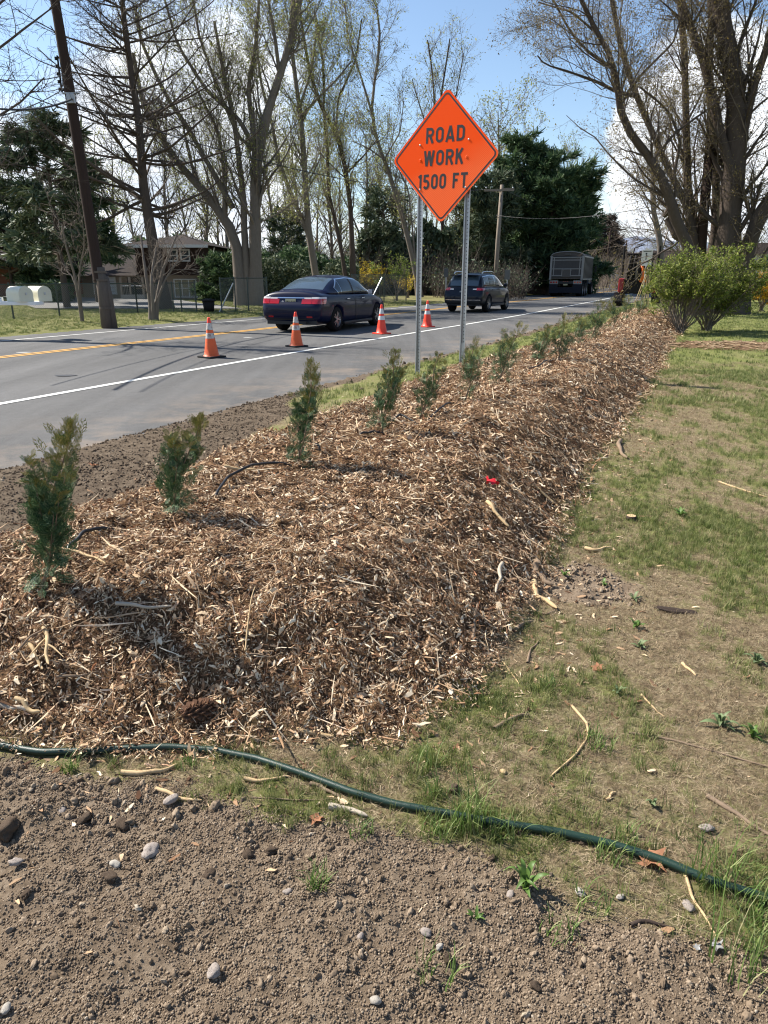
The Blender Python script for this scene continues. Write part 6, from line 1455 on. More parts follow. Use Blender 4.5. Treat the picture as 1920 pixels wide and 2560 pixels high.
# brown barn like shed behind the loader
p = atY(1620, 720, 75); e = empty('brown_shed', (p[0], p[1], .1), R(-10), 'long low brown shed roofed building behind the loader and shrub', 'shed')
MB().box((-.3, 0, 0), (7, 5, 2.7)).build('wall', mat('brown_board', (.11, .075, .05), .9, var=.3), e); MB().add([(-.8, -.7, 2.6), (7.5, -.7, 2.6), (7.5, 2.5, 3.9), (-.8, 2.5, 3.9), (7.5, 6, 2.6), (-.8, 6, 2.6)], [(0, 1, 2, 3), (3, 2, 4, 5), (0, 3, 5), (1, 4, 2), (0, 5, 4, 1)]).build('roof', ROOF, e); MB().box((-.5, -.75, 2.45), (7.3, -.68, 2.62)).build('fascia', mat('tan_trim', (.45, .36, .24), .7), e)
# a white shed glimpsed through the shrub and one far right
p = atY(1905, 735, 60); e = empty('white_shed', (p[0], p[1], .1), 0, 'pale outbuilding glimpsed at the right edge', 'shed'); MB().box((-1.5, 0, 0), (4, 3, 3.2)).build('wall', mat('pale_wall', (.5, .5, .48), .8, var=.1), e); MB().add([(-2, -.4, 3.1), (4.5, -.4, 3.1), (4.5, 1.5, 4), (-2, 1.5, 4), (4.5, 3.4, 3.1), (-2, 3.4, 3.1)], [(0, 1, 2, 3), (3, 2, 4, 5), (0, 3, 5), (1, 4, 2)]).build('roof', ROOF, e)
# leaf and twig pile on the right turf
p = onG(1830, 868); n = 500; a = rg.uniform(0, 6.28, n); q = rg.uniform(0, 1, n) ** .6; bx_ = p[0] + .0 + q * np.cos(a) * 1.5; by_ = p[1] + q * np.sin(a) * .75; bz_ = H(bx_, by_) + .02 + .10 * (1 - q) * rg.uniform(0, 1, n)
an = rg.uniform(-.5, .5, n) + R(150); Lh = rg.uniform(.1, .6, n) / 2; dz_ = rg.normal(0, .03, n)
P = np.stack([np.stack([bx_ - np.cos(an) * Lh, by_ - np.sin(an) * Lh, bz_ - dz_], 1), np.stack([bx_, by_, bz_ + .012], 1), np.stack([bx_ + np.cos(an) * Lh, by_ + np.sin(an) * Lh, bz_ + dz_], 1)], 1)
V, F = tubes(P, np.full((n, 3), .006), 3); tag(link('twig_pile', mesh('twig_pile', V, [F], False, [mat('raked_twigs', (.3, .2, .12), .85, rand='island', ramp=[(0, (.14, .08, .05)), (.6, (.3, .2, .12)), (1, (.45, .34, .22))])])), 'low heap of raked brown twigs on the turf before the shrub', 'twig pile')
# ------------------------------------------------------------ trees
def barkm(name, c, s=7, b=.02): return mat(name, c, .92, var=.35, vscale=s, bump=b, bscale=9, stretch=(3, 3, .7), spec=.15)
BK1 = barkm('grey_brown_bark', (.18, .152, .125)); BK2 = barkm('dark_bark', (.085, .066, .054)); BK3 = barkm('pale_grey_bark', (.20, .175, .15)); TW = mat('twig_bark', (.15, .125, .10), .9); TWD = mat('dark_twig', (.085, .07, .058), .9); TWP = mat('pale_twig', (.19, .155, .125), .9)
def leafm(name, rmp, tl=.35): return mat(name, (.2, .2, .05), .6, rand='island', ramp=rmp, tl=tl, spec=.25)
LF_BUD = leafm('maple_buds', [(0, (.15, .16, .05)), (.5, (.30, .32, .09)), (1, (.42, .42, .16))]); LF_OLIVE = leafm('olive_buds', [(0, (.10, .075, .025)), (.5, (.20, .15, .05)), (.85, (.28, .22, .08)), (1, (.34, .28, .14))]); LF_GREEN = leafm('fresh_leaves', [(0, (.08, .13, .02)), (.5, (.19, .27, .04)), (1, (.34, .38, .08))]); LF_YEL = leafm('yellow_blossom', [(0, (.40, .32, .02)), (.6, (.62, .46, .03)), (1, (.70, .55, .10))]); LF_ORY = leafm('golden_blossom', [(0, (.50, .28, .01)), (.6, (.72, .42, .02)), (1, (.75, .5, .05))])
NEED = leafm('pine_needles', [(0, (.022, .048, .022)), (.5, (.055, .10, .042)), (.85, (.11, .165, .07)), (1, (.18, .22, .10))], .25); NEEDG = leafm('hemlock_needles', [(0, (.035, .058, .032)), (.5, (.08, .11, .06)), (.85, (.14, .17, .09)), (1, (.22, .22, .13))], .12); NEEDP = leafm('brown_spruce_needles', [(0, (.03, .024, .022)), (.5, (.062, .048, .042)), (1, (.11, .085, .07))], .1)
def nrm(v): return v / (np.linalg.norm(v, axis=-1, keepdims=True) + 1e-9)
def grow(P, Rr, per, t0, t1, L, ang, up, wob, n, rf, r, rmin=.004, taper=.8, Lvar=.35, flat=0.0):
    """children of every path in P (m,k,3): per children each. Returns paths (m*per,n,3) and radii"""
    m, k, _ = P.shape
    t = r.uniform(t0, t1, (m, per)); f = t * (k - 1); i0 = np.clip(f.astype(int), 0, k - 2); fr = (f - i0)[..., None]; mi = np.arange(m)[:, None]
    base = P[mi, i0] * (1 - fr) + P[mi, i0 + 1] * fr; tan = nrm(P[mi, i0 + 1] - P[mi, i0]); rad = Rr[mi, i0] * (1 - fr[..., 0]) + Rr[mi, i0 + 1] * fr[..., 0]
    base = base.reshape(-1, 3); tan = tan.reshape(-1, 3); rad = rad.ravel(); t = t.ravel(); q = len(base)
    rnd = nrm(r.normal(size=(q, 3)) * [1, 1, 1 - flat]); perp = nrm(rnd - (rnd * tan).sum(1, keepdims=True) * tan)
    a = r.normal(ang, .18, q)[:, None]; d = nrm(tan * np.cos(a) + perp * np.sin(a)); 
    Ls = L * (1 - .55 * t) * np.exp(r.normal(0, Lvar, q)); Ls = np.asarray(Ls); step = Ls / (n - 1)
    out_ = np.empty((q, n, 3)); out_[:, 0] = base; p = base.copy()
    for j in range(1, n):
        d = nrm(d + r.normal(0, wob, (q, 3)) + np.array([0, 0, up])); p = p + d * step[:, None]; out_[:, j] = p
    r0 = np.maximum(rad * rf, rmin)[:, None] * np.ones((q, n)); r0 = r0 * (1 - taper * np.linspace(0, 1, n))[None] ; r0 = np.maximum(r0, rmin * .6)
    return out_, r0
def leaves(P, cnt, size, m, r, spread=.12, name='leaves', parent=None, t0=.2):
    k = P.shape[1]; mi = r.integers(0, len(P), cnt); f = r.uniform(t0, 1, cnt) * (k - 1); i0 = np.clip(f.astype(int), 0, k - 2); fr = (f - i0)[:, None]
    c = P[mi, i0] * (1 - fr) + P[mi, i0 + 1] * fr + r.normal(0, spread, (cnt, 3)); s = size * np.exp(r.normal(0, .35, cnt))[:, None]
    a = nrm(r.normal(size=(cnt, 3))) * s; b = nrm(np.cross(a, r.normal(size=(cnt, 3)))) * s * .6
    V = np.stack([c - a * .6, c + b * .7, c + a, c - b * .6], 1).reshape(-1, 3); F = np.arange(cnt * 4).reshape(-1, 4)
    return link(name, mesh(name, V, [F], False, [m]), parent)
def build_tubes(name, lst, m, parent, smooth=True):
    V, F = cat([tubes(P, Rr, k) for P, Rr, k in lst]); return link(name, mesh(name, V, F, smooth, [m]), parent)
def tree(name, label, catg, D, limbs, bark, twm, seed, lev=((9, 2.6, .75, .05), (7, 1.1, .7, .02), (4, .5, .7, 0)), leaf=None, group=None, nres=14, t0=.25, rmin=(.02, .011, .007), up=.05, wob=.12, droop3=0, k3=3, trunk_split=True):
    """limbs: list of (pixel polyline, px width at start, px width at end[, depth shift start, end]) traced at distance D"""
    r = np.random.default_rng(seed); b = atY(*limbs[0][0][0], D); gz = float(H(np.array([b[0]]), np.array([b[1]]))[0]); e = empty(name, (b[0], b[1], gz), 0, label, catg, group); o_ = np.array([b[0], b[1], gz])
    Ps = []; Rs_ = []
    for i, lb in enumerate(limbs):
        pl, w0, w1 = lb[:3]; d0, d1 = (lb[3], lb[4]) if len(lb) > 4 else (0, 0); n = len(pl)
        W = np.array([atY(x, y, D + d0 + (d1 - d0) * j / (n - 1)) for j, (x, y) in enumerate(pl)]) - o_
        P = resample(W, nres); ts = np.linspace(0, 1, nres); w0 = w0 * .74; w1 = w1 * .9
        P[:, 1] += np.interp(ts, [0, .5, 1], [0, r.normal(0, .15), r.normal(0, .4)]) * (len(lb) <= 4)
        rad = (w0 + (w1 - w0) * ts ** .75) / 2 / FPX * D; rad = rad * (1 + .05 * r.normal(size=nres))
        if pl[0][1] > 700: P[0, 2] = min(P[0, 2], -.15); rad[0] *= 1.35; rad[1] *= 1.08
        Ps.append(P); Rs_.append(rad)
    for i, (P, rad) in enumerate(zip(Ps, Rs_)):
        V, F = tubes(P[None], rad[None], 14 if rad[0] > .2 else 9); link('trunk' if limbs[i][0][0][1] > 700 else 'limb', mesh('trunk', V, [F], True, [bark]), e)
    P0 = np.stack(Ps); R0 = np.stack(Rs_); out_ = []; P, Rr = P0, R0; cur = []
    for li, (per, L, ang, u_) in enumerate(lev):
        if li == 0:      # long limbs carry more boughs
            Lr = np.array([np.linalg.norm(np.diff(p, axis=0), axis=1).sum() for p in P]); parts = []
            for q in range(len(P)):
                n_ = max(3, int(per * Lr[q] / 8)); c, cr = grow(P[q:q + 1], Rr[q:q + 1], n_, t0 if limbs[q][0][0][1] > 700 else .12, 1.0, L, ang, u_ + up, wob, 8, .30, r, rmin[0]); parts.append((c, cr))
            P, Rr = np.concatenate([p_[0] for p_ in parts]), np.concatenate([p_[1] for p_ in parts]); out_.append((P, Rr, 5))
        else:
            P, Rr = grow(P, Rr, per, .12, 1.0, L, ang, u_ + (droop3 if li == 2 else 0), wob * 1.3, 5 if li == 1 else 3, .5, r, rmin[li]); out_.append((P, Rr, 3))
        cur.append(P)
    build_tubes('boughs', out_[:1], bark, e)
    if len(out_) > 1: build_tubes('twigs', out_[1:], twm, e)
    if leaf: leaves(np.concatenate([c[:, -3:] for c in cur[1:]]) if len(cur) > 1 else cur[0], leaf[1], leaf[2], leaf[0], r, leaf[3] if len(leaf) > 3 else .1, 'leaf_buds', e)
    return e
# -- the larch-like bare tree in front of the house
D = 33
r = np.random.default_rng(5)
tree_l = empty('bare_larch', onG(410, 778), 0, 'tall bare larch with long level whorled branches in front of the brown house', 'tree')
o_ = np.array(tree_l.location); tp = [(414, 782), (400, 700), (382, 610), (359, 468), (345, 285), (329, 195), (309, 40), (296, -120)]
P = resample(np.array([atY(x, y, 33) for x, y in tp]) - o_, 24); P[0, 2] = -.2; ts = np.linspace(0, 1, 24); rad = np.interp(ts, [0, .05, .3, .6, 1], [.55, .32, .22, .15, .07])
V, F = tubes(P[None], rad[None], 14); link('trunk', mesh('trunk', V, [F], True, [BK2]), tree_l)
c, cr = grow(P[None], rad[None], 95, .30, 1.0, 5.6, 1.42, .055, .05, 10, .34, r, .018, .75, .28)
c2, cr2 = grow(c, cr, 12, .12, 1, 1.25, .9, .03, .15, 5, .5, r, .011); c3, cr3 = grow(c2, cr2, 4, .1, 1, .45, .9, -.02, .2, 3, .6, r, .007)
build_tubes('boughs', [(c, cr, 6)], BK2, tree_l); build_tubes('twigs', [(c2, cr2, 3), (c3, cr3, 3)], TWD, tree_l)
tree('bare_small_tree', 'small bare many stemmed tree at the road edge right of the leaning pole', 'tree', 25.8, [([(380, 808), (376, 760), (366, 700), (350, 640), (338, 585)], 20, 4), ([(388, 806), (390, 740), (398, 680), (420, 620), (436, 575)], 18, 4), ([(384, 806), (384, 740), (381, 670), (385, 600)], 16, 4), ([(386, 770), (412, 700), (440, 660), (475, 640)], 9, 3)], BK1, TWP, 21, ((14, 1.5, .7, .05), (7, .7, .7, 0), (3, .3, .7, 0)), t0=.3, rmin=(.012, .008, .005))
tree('bare_small_tree', 'thin bare sapling just left of the leaning pole', 'tree', 24.2, [([(208, 815), (200, 745), (192, 680), (178, 620), (170, 560)], 13, 3), ([(196, 720), (204, 660), (222, 600), (226, 540)], 7, 2), ([(197, 730), (170, 690), (150, 678)], 5, 2)], BK1, TWP, 22, ((12, 1.4, .7, .05), (6, .7, .7, 0), (3, .3, .7, 0)), t0=.3, rmin=(.012, .008, .005))
# -- tree off the left edge whose boughs reach in
tree('bare_tree', 'bare tree beyond the left edge, only its drooping boughs show', 'tree', 19, [([(-130, 830), (-150, 500), (-170, 100), (-160, -200)], 40, 22), ([(-160, 420), (-60, 330), (60, 260), (120, 200)], 14, 3), ([(-160, 330), (-60, 180), (40, 60), (110, -20)], 14, 3), ([(-150, 520), (-60, 440), (20, 410), (60, 360)], 9, 2), ([(-160, 200), (-40, 20), (40, -60)], 14, 4)], BK2, TWD, 23, ((14, 2.2, .7, -.03), (7, 1.0, .7, -.03), (4, .45, .8, -.02)), t0=.5, rmin=(.012, .008, .005))
# -- the big maple behind the fence
tree('maple_tree', 'biggest maple behind the fence with several thick trunks and yellow green buds', 'tree', 37, [
    ([(606, 770), (598, 690), (588, 590), (561, 550), (508, 476), (447, 415), (390, 325), (350, 250), (330, 130)], 46, 8), ([(640, 770), (640, 690), (638, 570), (642, 407), (663, 305), (695, 203), (728, 102), (746, 10), (756, -60)], 48, 14), ([(622, 768), (616, 660), (608, 560), (608, 496), (596, 400), (585, 300), (560, 180), (540, 60)], 30, 7),
    ([(582, 520), (530, 427), (468, 317), (419, 248), (390, 195), (338, 81), (325, 0)], 20, 7), ([(640, 420), (634, 330), (620, 220), (640, 120), (650, 0)], 22, 6), ([(640, 380), (600, 300), (520, 230), (450, 120), (420, 0)], 16, 5), ([(650, 380), (600, 350), (560, 260), (500, 100), (480, -20)], 12, 5), ([(560, 550), (560, 450), (545, 330), (480, 200)], 15, 5), ([(700, 195), (690, 100), (670, 0)], 13, 7), ([(590, 585), (640, 560), (700, 530), (730, 500)], 7, 2)],
    BK1, TW, 24, ((17, 3.2, .62, .06), (9, 1.5, .65, .03), (4, .7, .7, 0)), (LF_BUD, 30000, .042, .16), rmin=(.016, .010, .006))
tree('slender_tree', 'slender budding tree leaning left behind the sedan roof', 'tree', 45, [([(792, 735), (788, 671), (772, 590), (764, 468), (752, 285), (738, 200), (725, 80), (735, -30)], 26, 7), ([(784, 660), (770, 580), (728, 488), (695, 399), (679, 305), (650, 200), (640, 60)], 17, 5), ([(756, 290), (790, 250), (840, 200), (880, 150)], 10, 3), ([(745, 280), (780, 170), (790, 40)], 9, 4), ([(764, 470), (800, 400), (820, 330)], 6, 2)], BK1, TW, 25, ((15, 2.8, .6, .05), (9, 1.3, .65, .02), (4, .6, .7, 0)), (LF_BUD, 17000, .05, .18))
tree('slender_tree', 'thin dark twin trunked tree curving left behind the sedan', 'tree', 48, [([(884, 735), (882, 651), (876, 508), (862, 407), (848, 354), (821, 297), (797, 260), (770, 150), (755, 40)], 20, 6), ([(866, 735), (862, 671), (838, 549), (821, 488), (819, 366), (809, 285), (812, 180), (790, 40)], 15, 5), ([(870, 430), (910, 390), (950, 340)], 7, 2), ([(838, 345), (845, 240), (890, 150), (905, 60)], 8, 3)], BK2, TW, 26, ((15, 2.8, .6, .05), (9, 1.3, .65, .02), (4, .6, .7, 0)), (LF_BUD, 15000, .05, .18))
tree('leaning_tree', 'tall bare tree leaning left just behind the orange sign', 'tree', 52, [([(1050, 740), (1029, 630), (1000, 521), (968, 415), (939, 346), (927, 264), (939, 183), (952, 102), (943, 20)], 20, 5), ([(1040, 680), (1030, 560), (1020, 470), (1000, 430)], 8, 3), ([(955, 395), (920, 370), (880, 350)], 6, 2), ([(935, 300), (905, 200), (870, 90), (860, 0)], 8, 3), ([(960, 400), (1000, 330), (1010, 250)], 6, 2)], BK1, TW, 27, ((15, 3.0, .6, .05), (9, 1.3, .65, .02), (4, .6, .7, 0)), (LF_BUD, 6000, .05, .18))
tree('bare_tree', 'bare tree whose crown rises behind the top of the orange sign', 'tree', 60, [([(1112, 745), (1108, 600), (1098, 400), (1086, 264), (1082, 183), (1069, 100)], 16, 3), ([(1100, 420), (1102, 244), (1118, 142), (1125, 95)], 10, 3), ([(1098, 400), (1050, 270), (1030, 200)], 6, 2), ([(1096, 380), (1140, 240), (1160, 130)], 7, 2)], BK2, TW, 28, ((11, 3.2, .6, .05), (6, 1.4, .65, .02), (4, .6, .7, 0)), (LF_BUD, 2200, .07, .2))
# -- the great tree on the right
tree('willow_like_maple', 'huge old many trunked tree at right with brownish new buds', 'tree', 28, [
    ([(1822, 790), (1822, 615), (1834, 492), (1846, 410), (1851, 246), (1830, 123), (1814, 41), (1800, -100)], 84, 34),
    ([(1745, 780), (1728, 631), (1700, 575), (1683, 533), (1674, 492), (1642, 418), (1621, 389), (1580, 340), (1555, 303), (1547, 246), (1539, 176), (1523, 131), (1486, 70), (1453, 0)], 46, 9, -1, -2),
    ([(1760, 760), (1732, 574), (1715, 500), (1683, 451), (1633, 336), (1588, 234), (1560, 150), (1540, 60), (1520, -60)], 30, 10, 1, 1),
    ([(1790, 760), (1745, 615), (1717, 450), (1717, 410), (1715, 287), (1711, 123), (1699, 0), (1695, -100)], 28, 16, 1.5, 2), ([(1850, 780), (1863, 640), (1896, 545), (1925, 500), (1990, 420), (2020, 200)], 52, 30, 0, -1),
    ([(1840, 470), (1800, 330), (1785, 254), (1756, 143), (1724, 61), (1685, -40)], 30, 18, 0, 1), ([(1850, 380), (1880, 240), (1912, 120), (1925, 0)], 28, 14), ([(1590, 240), (1543, 230), (1494, 205), (1424, 180), (1359, 160), (1344, 139)], 13, 3, 0, -1),
    ([(1683, 451), (1700, 350), (1670, 279), (1633, 242), (1600, 215)], 12, 4), ([(1632, 400), (1690, 330), (1760, 280), (1800, 250)], 9, 4, -1, 0), ([(1560, 250), (1600, 190), (1680, 110), (1700, 20)], 9, 4), ([(1530, 170), (1480, 130), (1420, 60), (1380, 0)], 10, 4), ([(1500, 90), (1420, 20), (1360, -20)], 8, 3), ([(1755, 760), (1790, 560), (1790, 400), (1770, 200), (1780, 60), (1770, -60)], 30, 16, 2, 3), ([(1690, 540), (1668, 520), (1660, 540)], 22, 12), ([(1722, 600), (1690, 590), (1672, 545)], 26, 20)],
    BK2, TW, 30, ((18, 3.0, .65, .03), (11, 1.4, .7, -.01), (4, .6, .8, -.04)), (LF_OLIVE, 70000, .030, .09), rmin=(.012, .0065, .004), t0=.18)
tree('bare_tree', 'thin grey trunked tree behind the left limbs of the huge old tree', 'tree', 42, [([(1660, 745), (1648, 594), (1633, 533), (1632, 451), (1640, 400), (1655, 330)], 22, 10), ([(1636, 500), (1590, 400), (1560, 350)], 6, 2), ([(1640, 520), (1700, 420), (1740, 380)], 7, 3)], BK1, TWP, 31, ((10, 3.4, .8, .03), (7, 1.5, .7, 0), (4, .6, .7, 0)), (LF_OLIVE, 1800, .05, .12))
tree('bare_tree', 'bare tree arching low over the shoulder behind the regulatory sign', 'tree', 48, [([(1745, 745), (1725, 680), (1690, 610), (1640, 575), (1590, 570)], 8, 2), ([(1735, 700), (1690, 630), (1640, 600), (1590, 600)], 5, 2), ([(1740, 720), (1720, 640), (1700, 560), (1650, 500)], 10, 3)], BK1, TWP, 32, ((22, 2.6, .6, .02), (7, 1.2, .7, 0), (4, .5, .7, 0)), t0=.15)
tree('bare_tree', 'bare dark tree behind the golden shrub at the right edge', 'tree', 45, [([(1890, 760), (1880, 640), (1900, 560), (1915, 480)], 20, 6), ([(1885, 700), (1850, 640), (1830, 560)], 9, 3), ([(1885, 680), (1930, 600), (1950, 500)], 9, 3)], BK2, TWD, 33, ((14, 2.6, .6, .02), (7, 1.2, .7, 0), (4, .5, .7, 0)), t0=.2)

# -- conifers
def conifer(D, px, pybase, pytop, wpx, label, m, seed, n=9000, size=.34, shape=.8, droop=-.15, name='pine_tree', sparse=0.0, base=.06, irregular=.3, bark=BK2, lean=0, top=.97):
    r = np.random.default_rng(seed); b = atY(px, pybase, D); gz = float(H(np.array([b[0]]), np.array([b[1]]))[0]); Hh = atY(px, pytop, D)[2] - gz; Rm = wpx / 2 / FPX * D
    e = empty(name, (b[0], b[1], gz), 0, label, 'tree', 'evergreens beyond the road')
    ts = np.linspace(0, 1, 12); P = np.stack([lean * ts, 0 * ts, Hh * ts * .99], 1); V, F = tubes(P[None], np.linspace(.02 * Hh, .01, 12)[None], 10); link('trunk', mesh('trunk', V, [F], True, [bark]), e)
    nb = int(26 + Hh * 9); t = base + (top - base) * r.uniform(0, 1, nb) ** .9; a = r.uniform(0, 6.28, nb)
    L = Rm * (1 - t) ** shape * (1 + r.normal(0, irregular * .5, nb)) * np.where(t < .2, .8, 1) + .06 * Rm; L *= (1 + irregular * np.sin(a * 2 + t * 9)) ; L = np.maximum(L, .15)
    u = np.linspace(0, 1, 6); el = .25 + .5 * t
    BP = np.stack([np.cos(a)[:, None] * L[:, None] * u, np.sin(a)[:, None] * L[:, None] * u, (Hh * t)[:, None] + L[:, None] * (el[:, None] * u * .5 + droop * u ** 2)], 2); BP[:, :, 0] += lean * t[:, None]
    V, F = tubes(BP, np.linspace(1, .25, 6)[None] * (.012 + .011 * L)[:, None], 4); link('branches', mesh('branches', V, [F], True, [bark]), e)
    # needle tufts: slender blades fanned about short twigs
    wgt = L / L.sum(); bi = r.choice(nb, n, p=wgt); uu = r.uniform(.12 + sparse, 1.04, n) ** .75; f = np.clip(uu, 0, 1) * 5; i0 = np.clip(f.astype(int), 0, 4); fr = (f - i0)[:, None]
    c = BP[bi, i0] * (1 - fr) + BP[bi, i0 + 1] * fr; d = nrm(BP[bi, 5] - BP[bi, 0]); sd_ = nrm(np.cross(d, [0, 0, 1.])); c = c + sd_ * (r.normal(0, 1, n) * .20 * L[bi] * (1.1 - uu))[:, None] + r.normal(0, size * .25, (n, 3))
    dirn = nrm(d * r.uniform(.2, 1, n)[:, None] + sd_ * r.normal(0, .9, n)[:, None] + np.stack([r.normal(0, .2, n), r.normal(0, .2, n), r.normal(.1 + droop, .35, n)], 1)); s = size * np.exp(r.normal(0, .3, n)) * (.6 + .4 * np.minimum(1, L[bi] / (Rm * .5)))
    parts = []
    for q in range(4):
        dq = nrm(dirn + r.normal(0, .45, (n, 3))); w_ = nrm(np.cross(dq, r.normal(size=(n, 3)))) * (s * .085)[:, None]; tip = c + dq * s[:, None]
        V = np.stack([c - w_, c + w_, tip + w_ * .4, tip - w_ * .4], 1).reshape(-1, 3); parts.append((V, np.arange(n * 4).reshape(-1, 4)))
    V, F = cat(parts); 
    # islands must be the tufts' blades: keep them separate quads
    link('crown', mesh('crown', V, F, False, [m]), e); return e
conifer(34, 170, 780, 262, 300, 'ragged grey green hemlock behind the leaning pole', NEEDG, 41, 5200, .32, .75, -.22, 'hemlock_tree', .25, .24, .4)
conifer(40, 250, 775, 330, 150, 'dark narrow evergreen just right of the leaning pole', NEED, 42, 3300, .30, .8, -.15, 'spruce_tree', 0, .24)
conifer(44, 40, 770, 470, 330, 'wide dark evergreen behind the mailboxes at the left edge', NEEDG, 43, 7000, .34, .6, -.1, 'hemlock_tree', .1, .22)
conifer(44, 120, 770, 590, 150, 'low black green evergreen over the brick house corner', NEED, 44, 3500, .3, .5, 0, 'yew_tree', 0, .0)
conifer(44, 560, 772, 640, 120, 'round dark green cedar left of the maple trunks', NEED, 45, 4000, .26, .42, .05, 'cedar_tree', 0, .02, .15)
conifer(60, 1222, 748, 425, 150, 'tall pine at the left of the dark stand, under the right edge of the sign', NEEDG, 46, 9000, .4, .45, .05, 'pine_tree', 0, .05)
conifer(64, 1288, 748, 335, 170, 'tallest pine in the dark stand beside the crossarm pole', NEED, 47, 12000, .42, .5, .05, 'pine_tree', 0, .04)
conifer(63, 1365, 745, 372, 165, 'second tallest pine in the dark stand, above the truck', NEED, 48, 12000, .42, .45, .05, 'pine_tree', 0, .04)
conifer(66, 1422, 742, 415, 120, 'rightmost pine of the dark stand with a ragged edge', NEED, 49, 6500, .5, .4, .08, 'pine_tree', 0, .04, .45)
conifer(70, 1165, 745, 500, 130, 'pine behind the right sign post', NEEDG, 50, 4500, .5, .5, .0, 'pine_tree', .1)
conifer(70, 1330, 745, 440, 170, 'pine filling the gap in the middle of the dark stand', NEED, 51, 6000, .52, .5, .05, 'pine_tree')
conifer(110, 1505, 722, 537, 125, 'brownish conical spruce beyond the dump truck', NEEDP, 52, 5500, .75, .8, -.2, 'spruce_tree', 0, .02, .12)
conifer(60, 960, 745, 470, 130, 'pale ragged pine between the sedan and the sign', NEEDG, 53, 2200, .38, .5, 0, 'pine_tree', .2, .2)
conifer(58, 720, 748, 520, 120, 'ragged evergreen between the maple and the slender trees', NEEDG, 54, 1800, .36, .5, 0, 'pine_tree', .25, .15)
conifer(140, 1425, 722, 470, 100, 'far dark spruce peeking right of the pine stand', NEED, 55, 2500, .8, .6, 0, 'spruce_tree')

# -- woods behind: bare trees, each its own thing, sharing a few shapes
def bg_tree(seed, twm, leafy):
    r = np.random.default_rng(seed); h = 11.; ts = np.linspace(0, 1, 9); P = np.stack([.8 * np.sin(ts * 2 + seed) * ts, .4 * np.cos(ts * 3) * ts, h * ts], 1)[None]; Rr = np.linspace(.19, .03, 9)[None]
    P2 = []; q = [(P, Rr, 7)]; c, cr = grow(P, Rr, 26, .22, 1, 3.6, .62, .07, .12, 7, .5, r, .022); c2, cr2 = grow(c, cr, 7, .1, 1, 1.5, .65, .03, .16, 4, .55, r, .013); c3, cr3 = grow(c2, cr2, 3, .1, 1, .7, .7, 0, .2, 3, .6, r, .009)
    Vt, Ft = tubes(P, Rr, 7); Vc, Fc = cat([tubes(c, cr, 4), tubes(c2, cr2, 3), tubes(c3, cr3, 3)])
    cnt = 1600; k = r.integers(0, len(c3), cnt); ce = c3[k, -1] + r.normal(0, .15, (cnt, 3)); a_ = nrm(r.normal(size=(cnt, 3))) * .07; b_ = nrm(np.cross(a_, r.normal(size=(cnt, 3)))) * .045
    Vl = np.stack([ce - a_, ce + b_, ce + a_, ce - b_], 1).reshape(-1, 3)
    return mesh('trunk', Vt, [Ft], True, [BK1]), mesh('crown', Vc, Fc, False, [twm]), (mesh('leaf_buds', Vl, [np.arange(cnt * 4).reshape(-1, 4)], False, [LF_BUD]) if leafy else None)
BG = [bg_tree(60 + i, [TW, TWD, TWP, TW][i], i != 1) for i in range(4)]
PLC = [(70, 68, 430), (130, 60, 300), (215, 75, 380), (300, 66, 330), (350, 80, 420), (440, 62, 300), (480, 84, 400), (520, 66, 340), (555, 90, 430), (640, 76, 360), (690, 62, 320), (725, 88, 420), (760, 70, 300), (800, 95, 420), (830, 64, 330), (860, 84, 390), (905, 66, 310), (925, 92, 420), (960, 76, 370), (995, 66, 400), (1020, 90, 450), (1060, 74, 440), (1085, 96, 460), (1130, 82, 350), (1150, 70, 480), (1180, 92, 330), (1240, 98, 260), (1270, 84, 320), (1400, 92, 380), (1440, 96, 430), (1462, 105, 480), (1600, 115, 590), (1640, 100, 570), (1680, 85, 560), (1570, 130, 620), (1800, 75, 520), (1860, 68, 560), (1900, 80, 540), (1765, 95, 580), (20, 60, 420), (-40, 52, 350), (575, 58, 330), (1955, 62, 500)]
rw = random.Random(3)
near_things = {}
for i, (px, D, pt) in enumerate(PLC):
    q = atY(px, 740, D); gz = float(H(np.array([q[0]]), np.array([q[1]]))[0]); hh = atY(px, pt, D)[2] - gz; a, b_, c_ = BG[i % 4]
    side = 'on the left' if px < 560 else 'behind the middle' if px < 1200 else 'on the right'
    e = empty('woodland_tree', (q[0], q[1], gz - .1), rw.uniform(0, 6.28), 'bare tree in the woods far behind, ' + {'on the left': 'left of the maple', 'behind the middle': 'between the maple and the pines', 'on the right': 'right of or behind the pines'}[side], 'tree', 'bare trees in the woods ' + side)
    s = hh / 11.5; e.scale = (s * rw.uniform(.8, 1.1), s * rw.uniform(.8, 1.1), s); link('trunk', a, e); link('crown', b_, e)
    if c_: link('leaf_buds', c_, e)
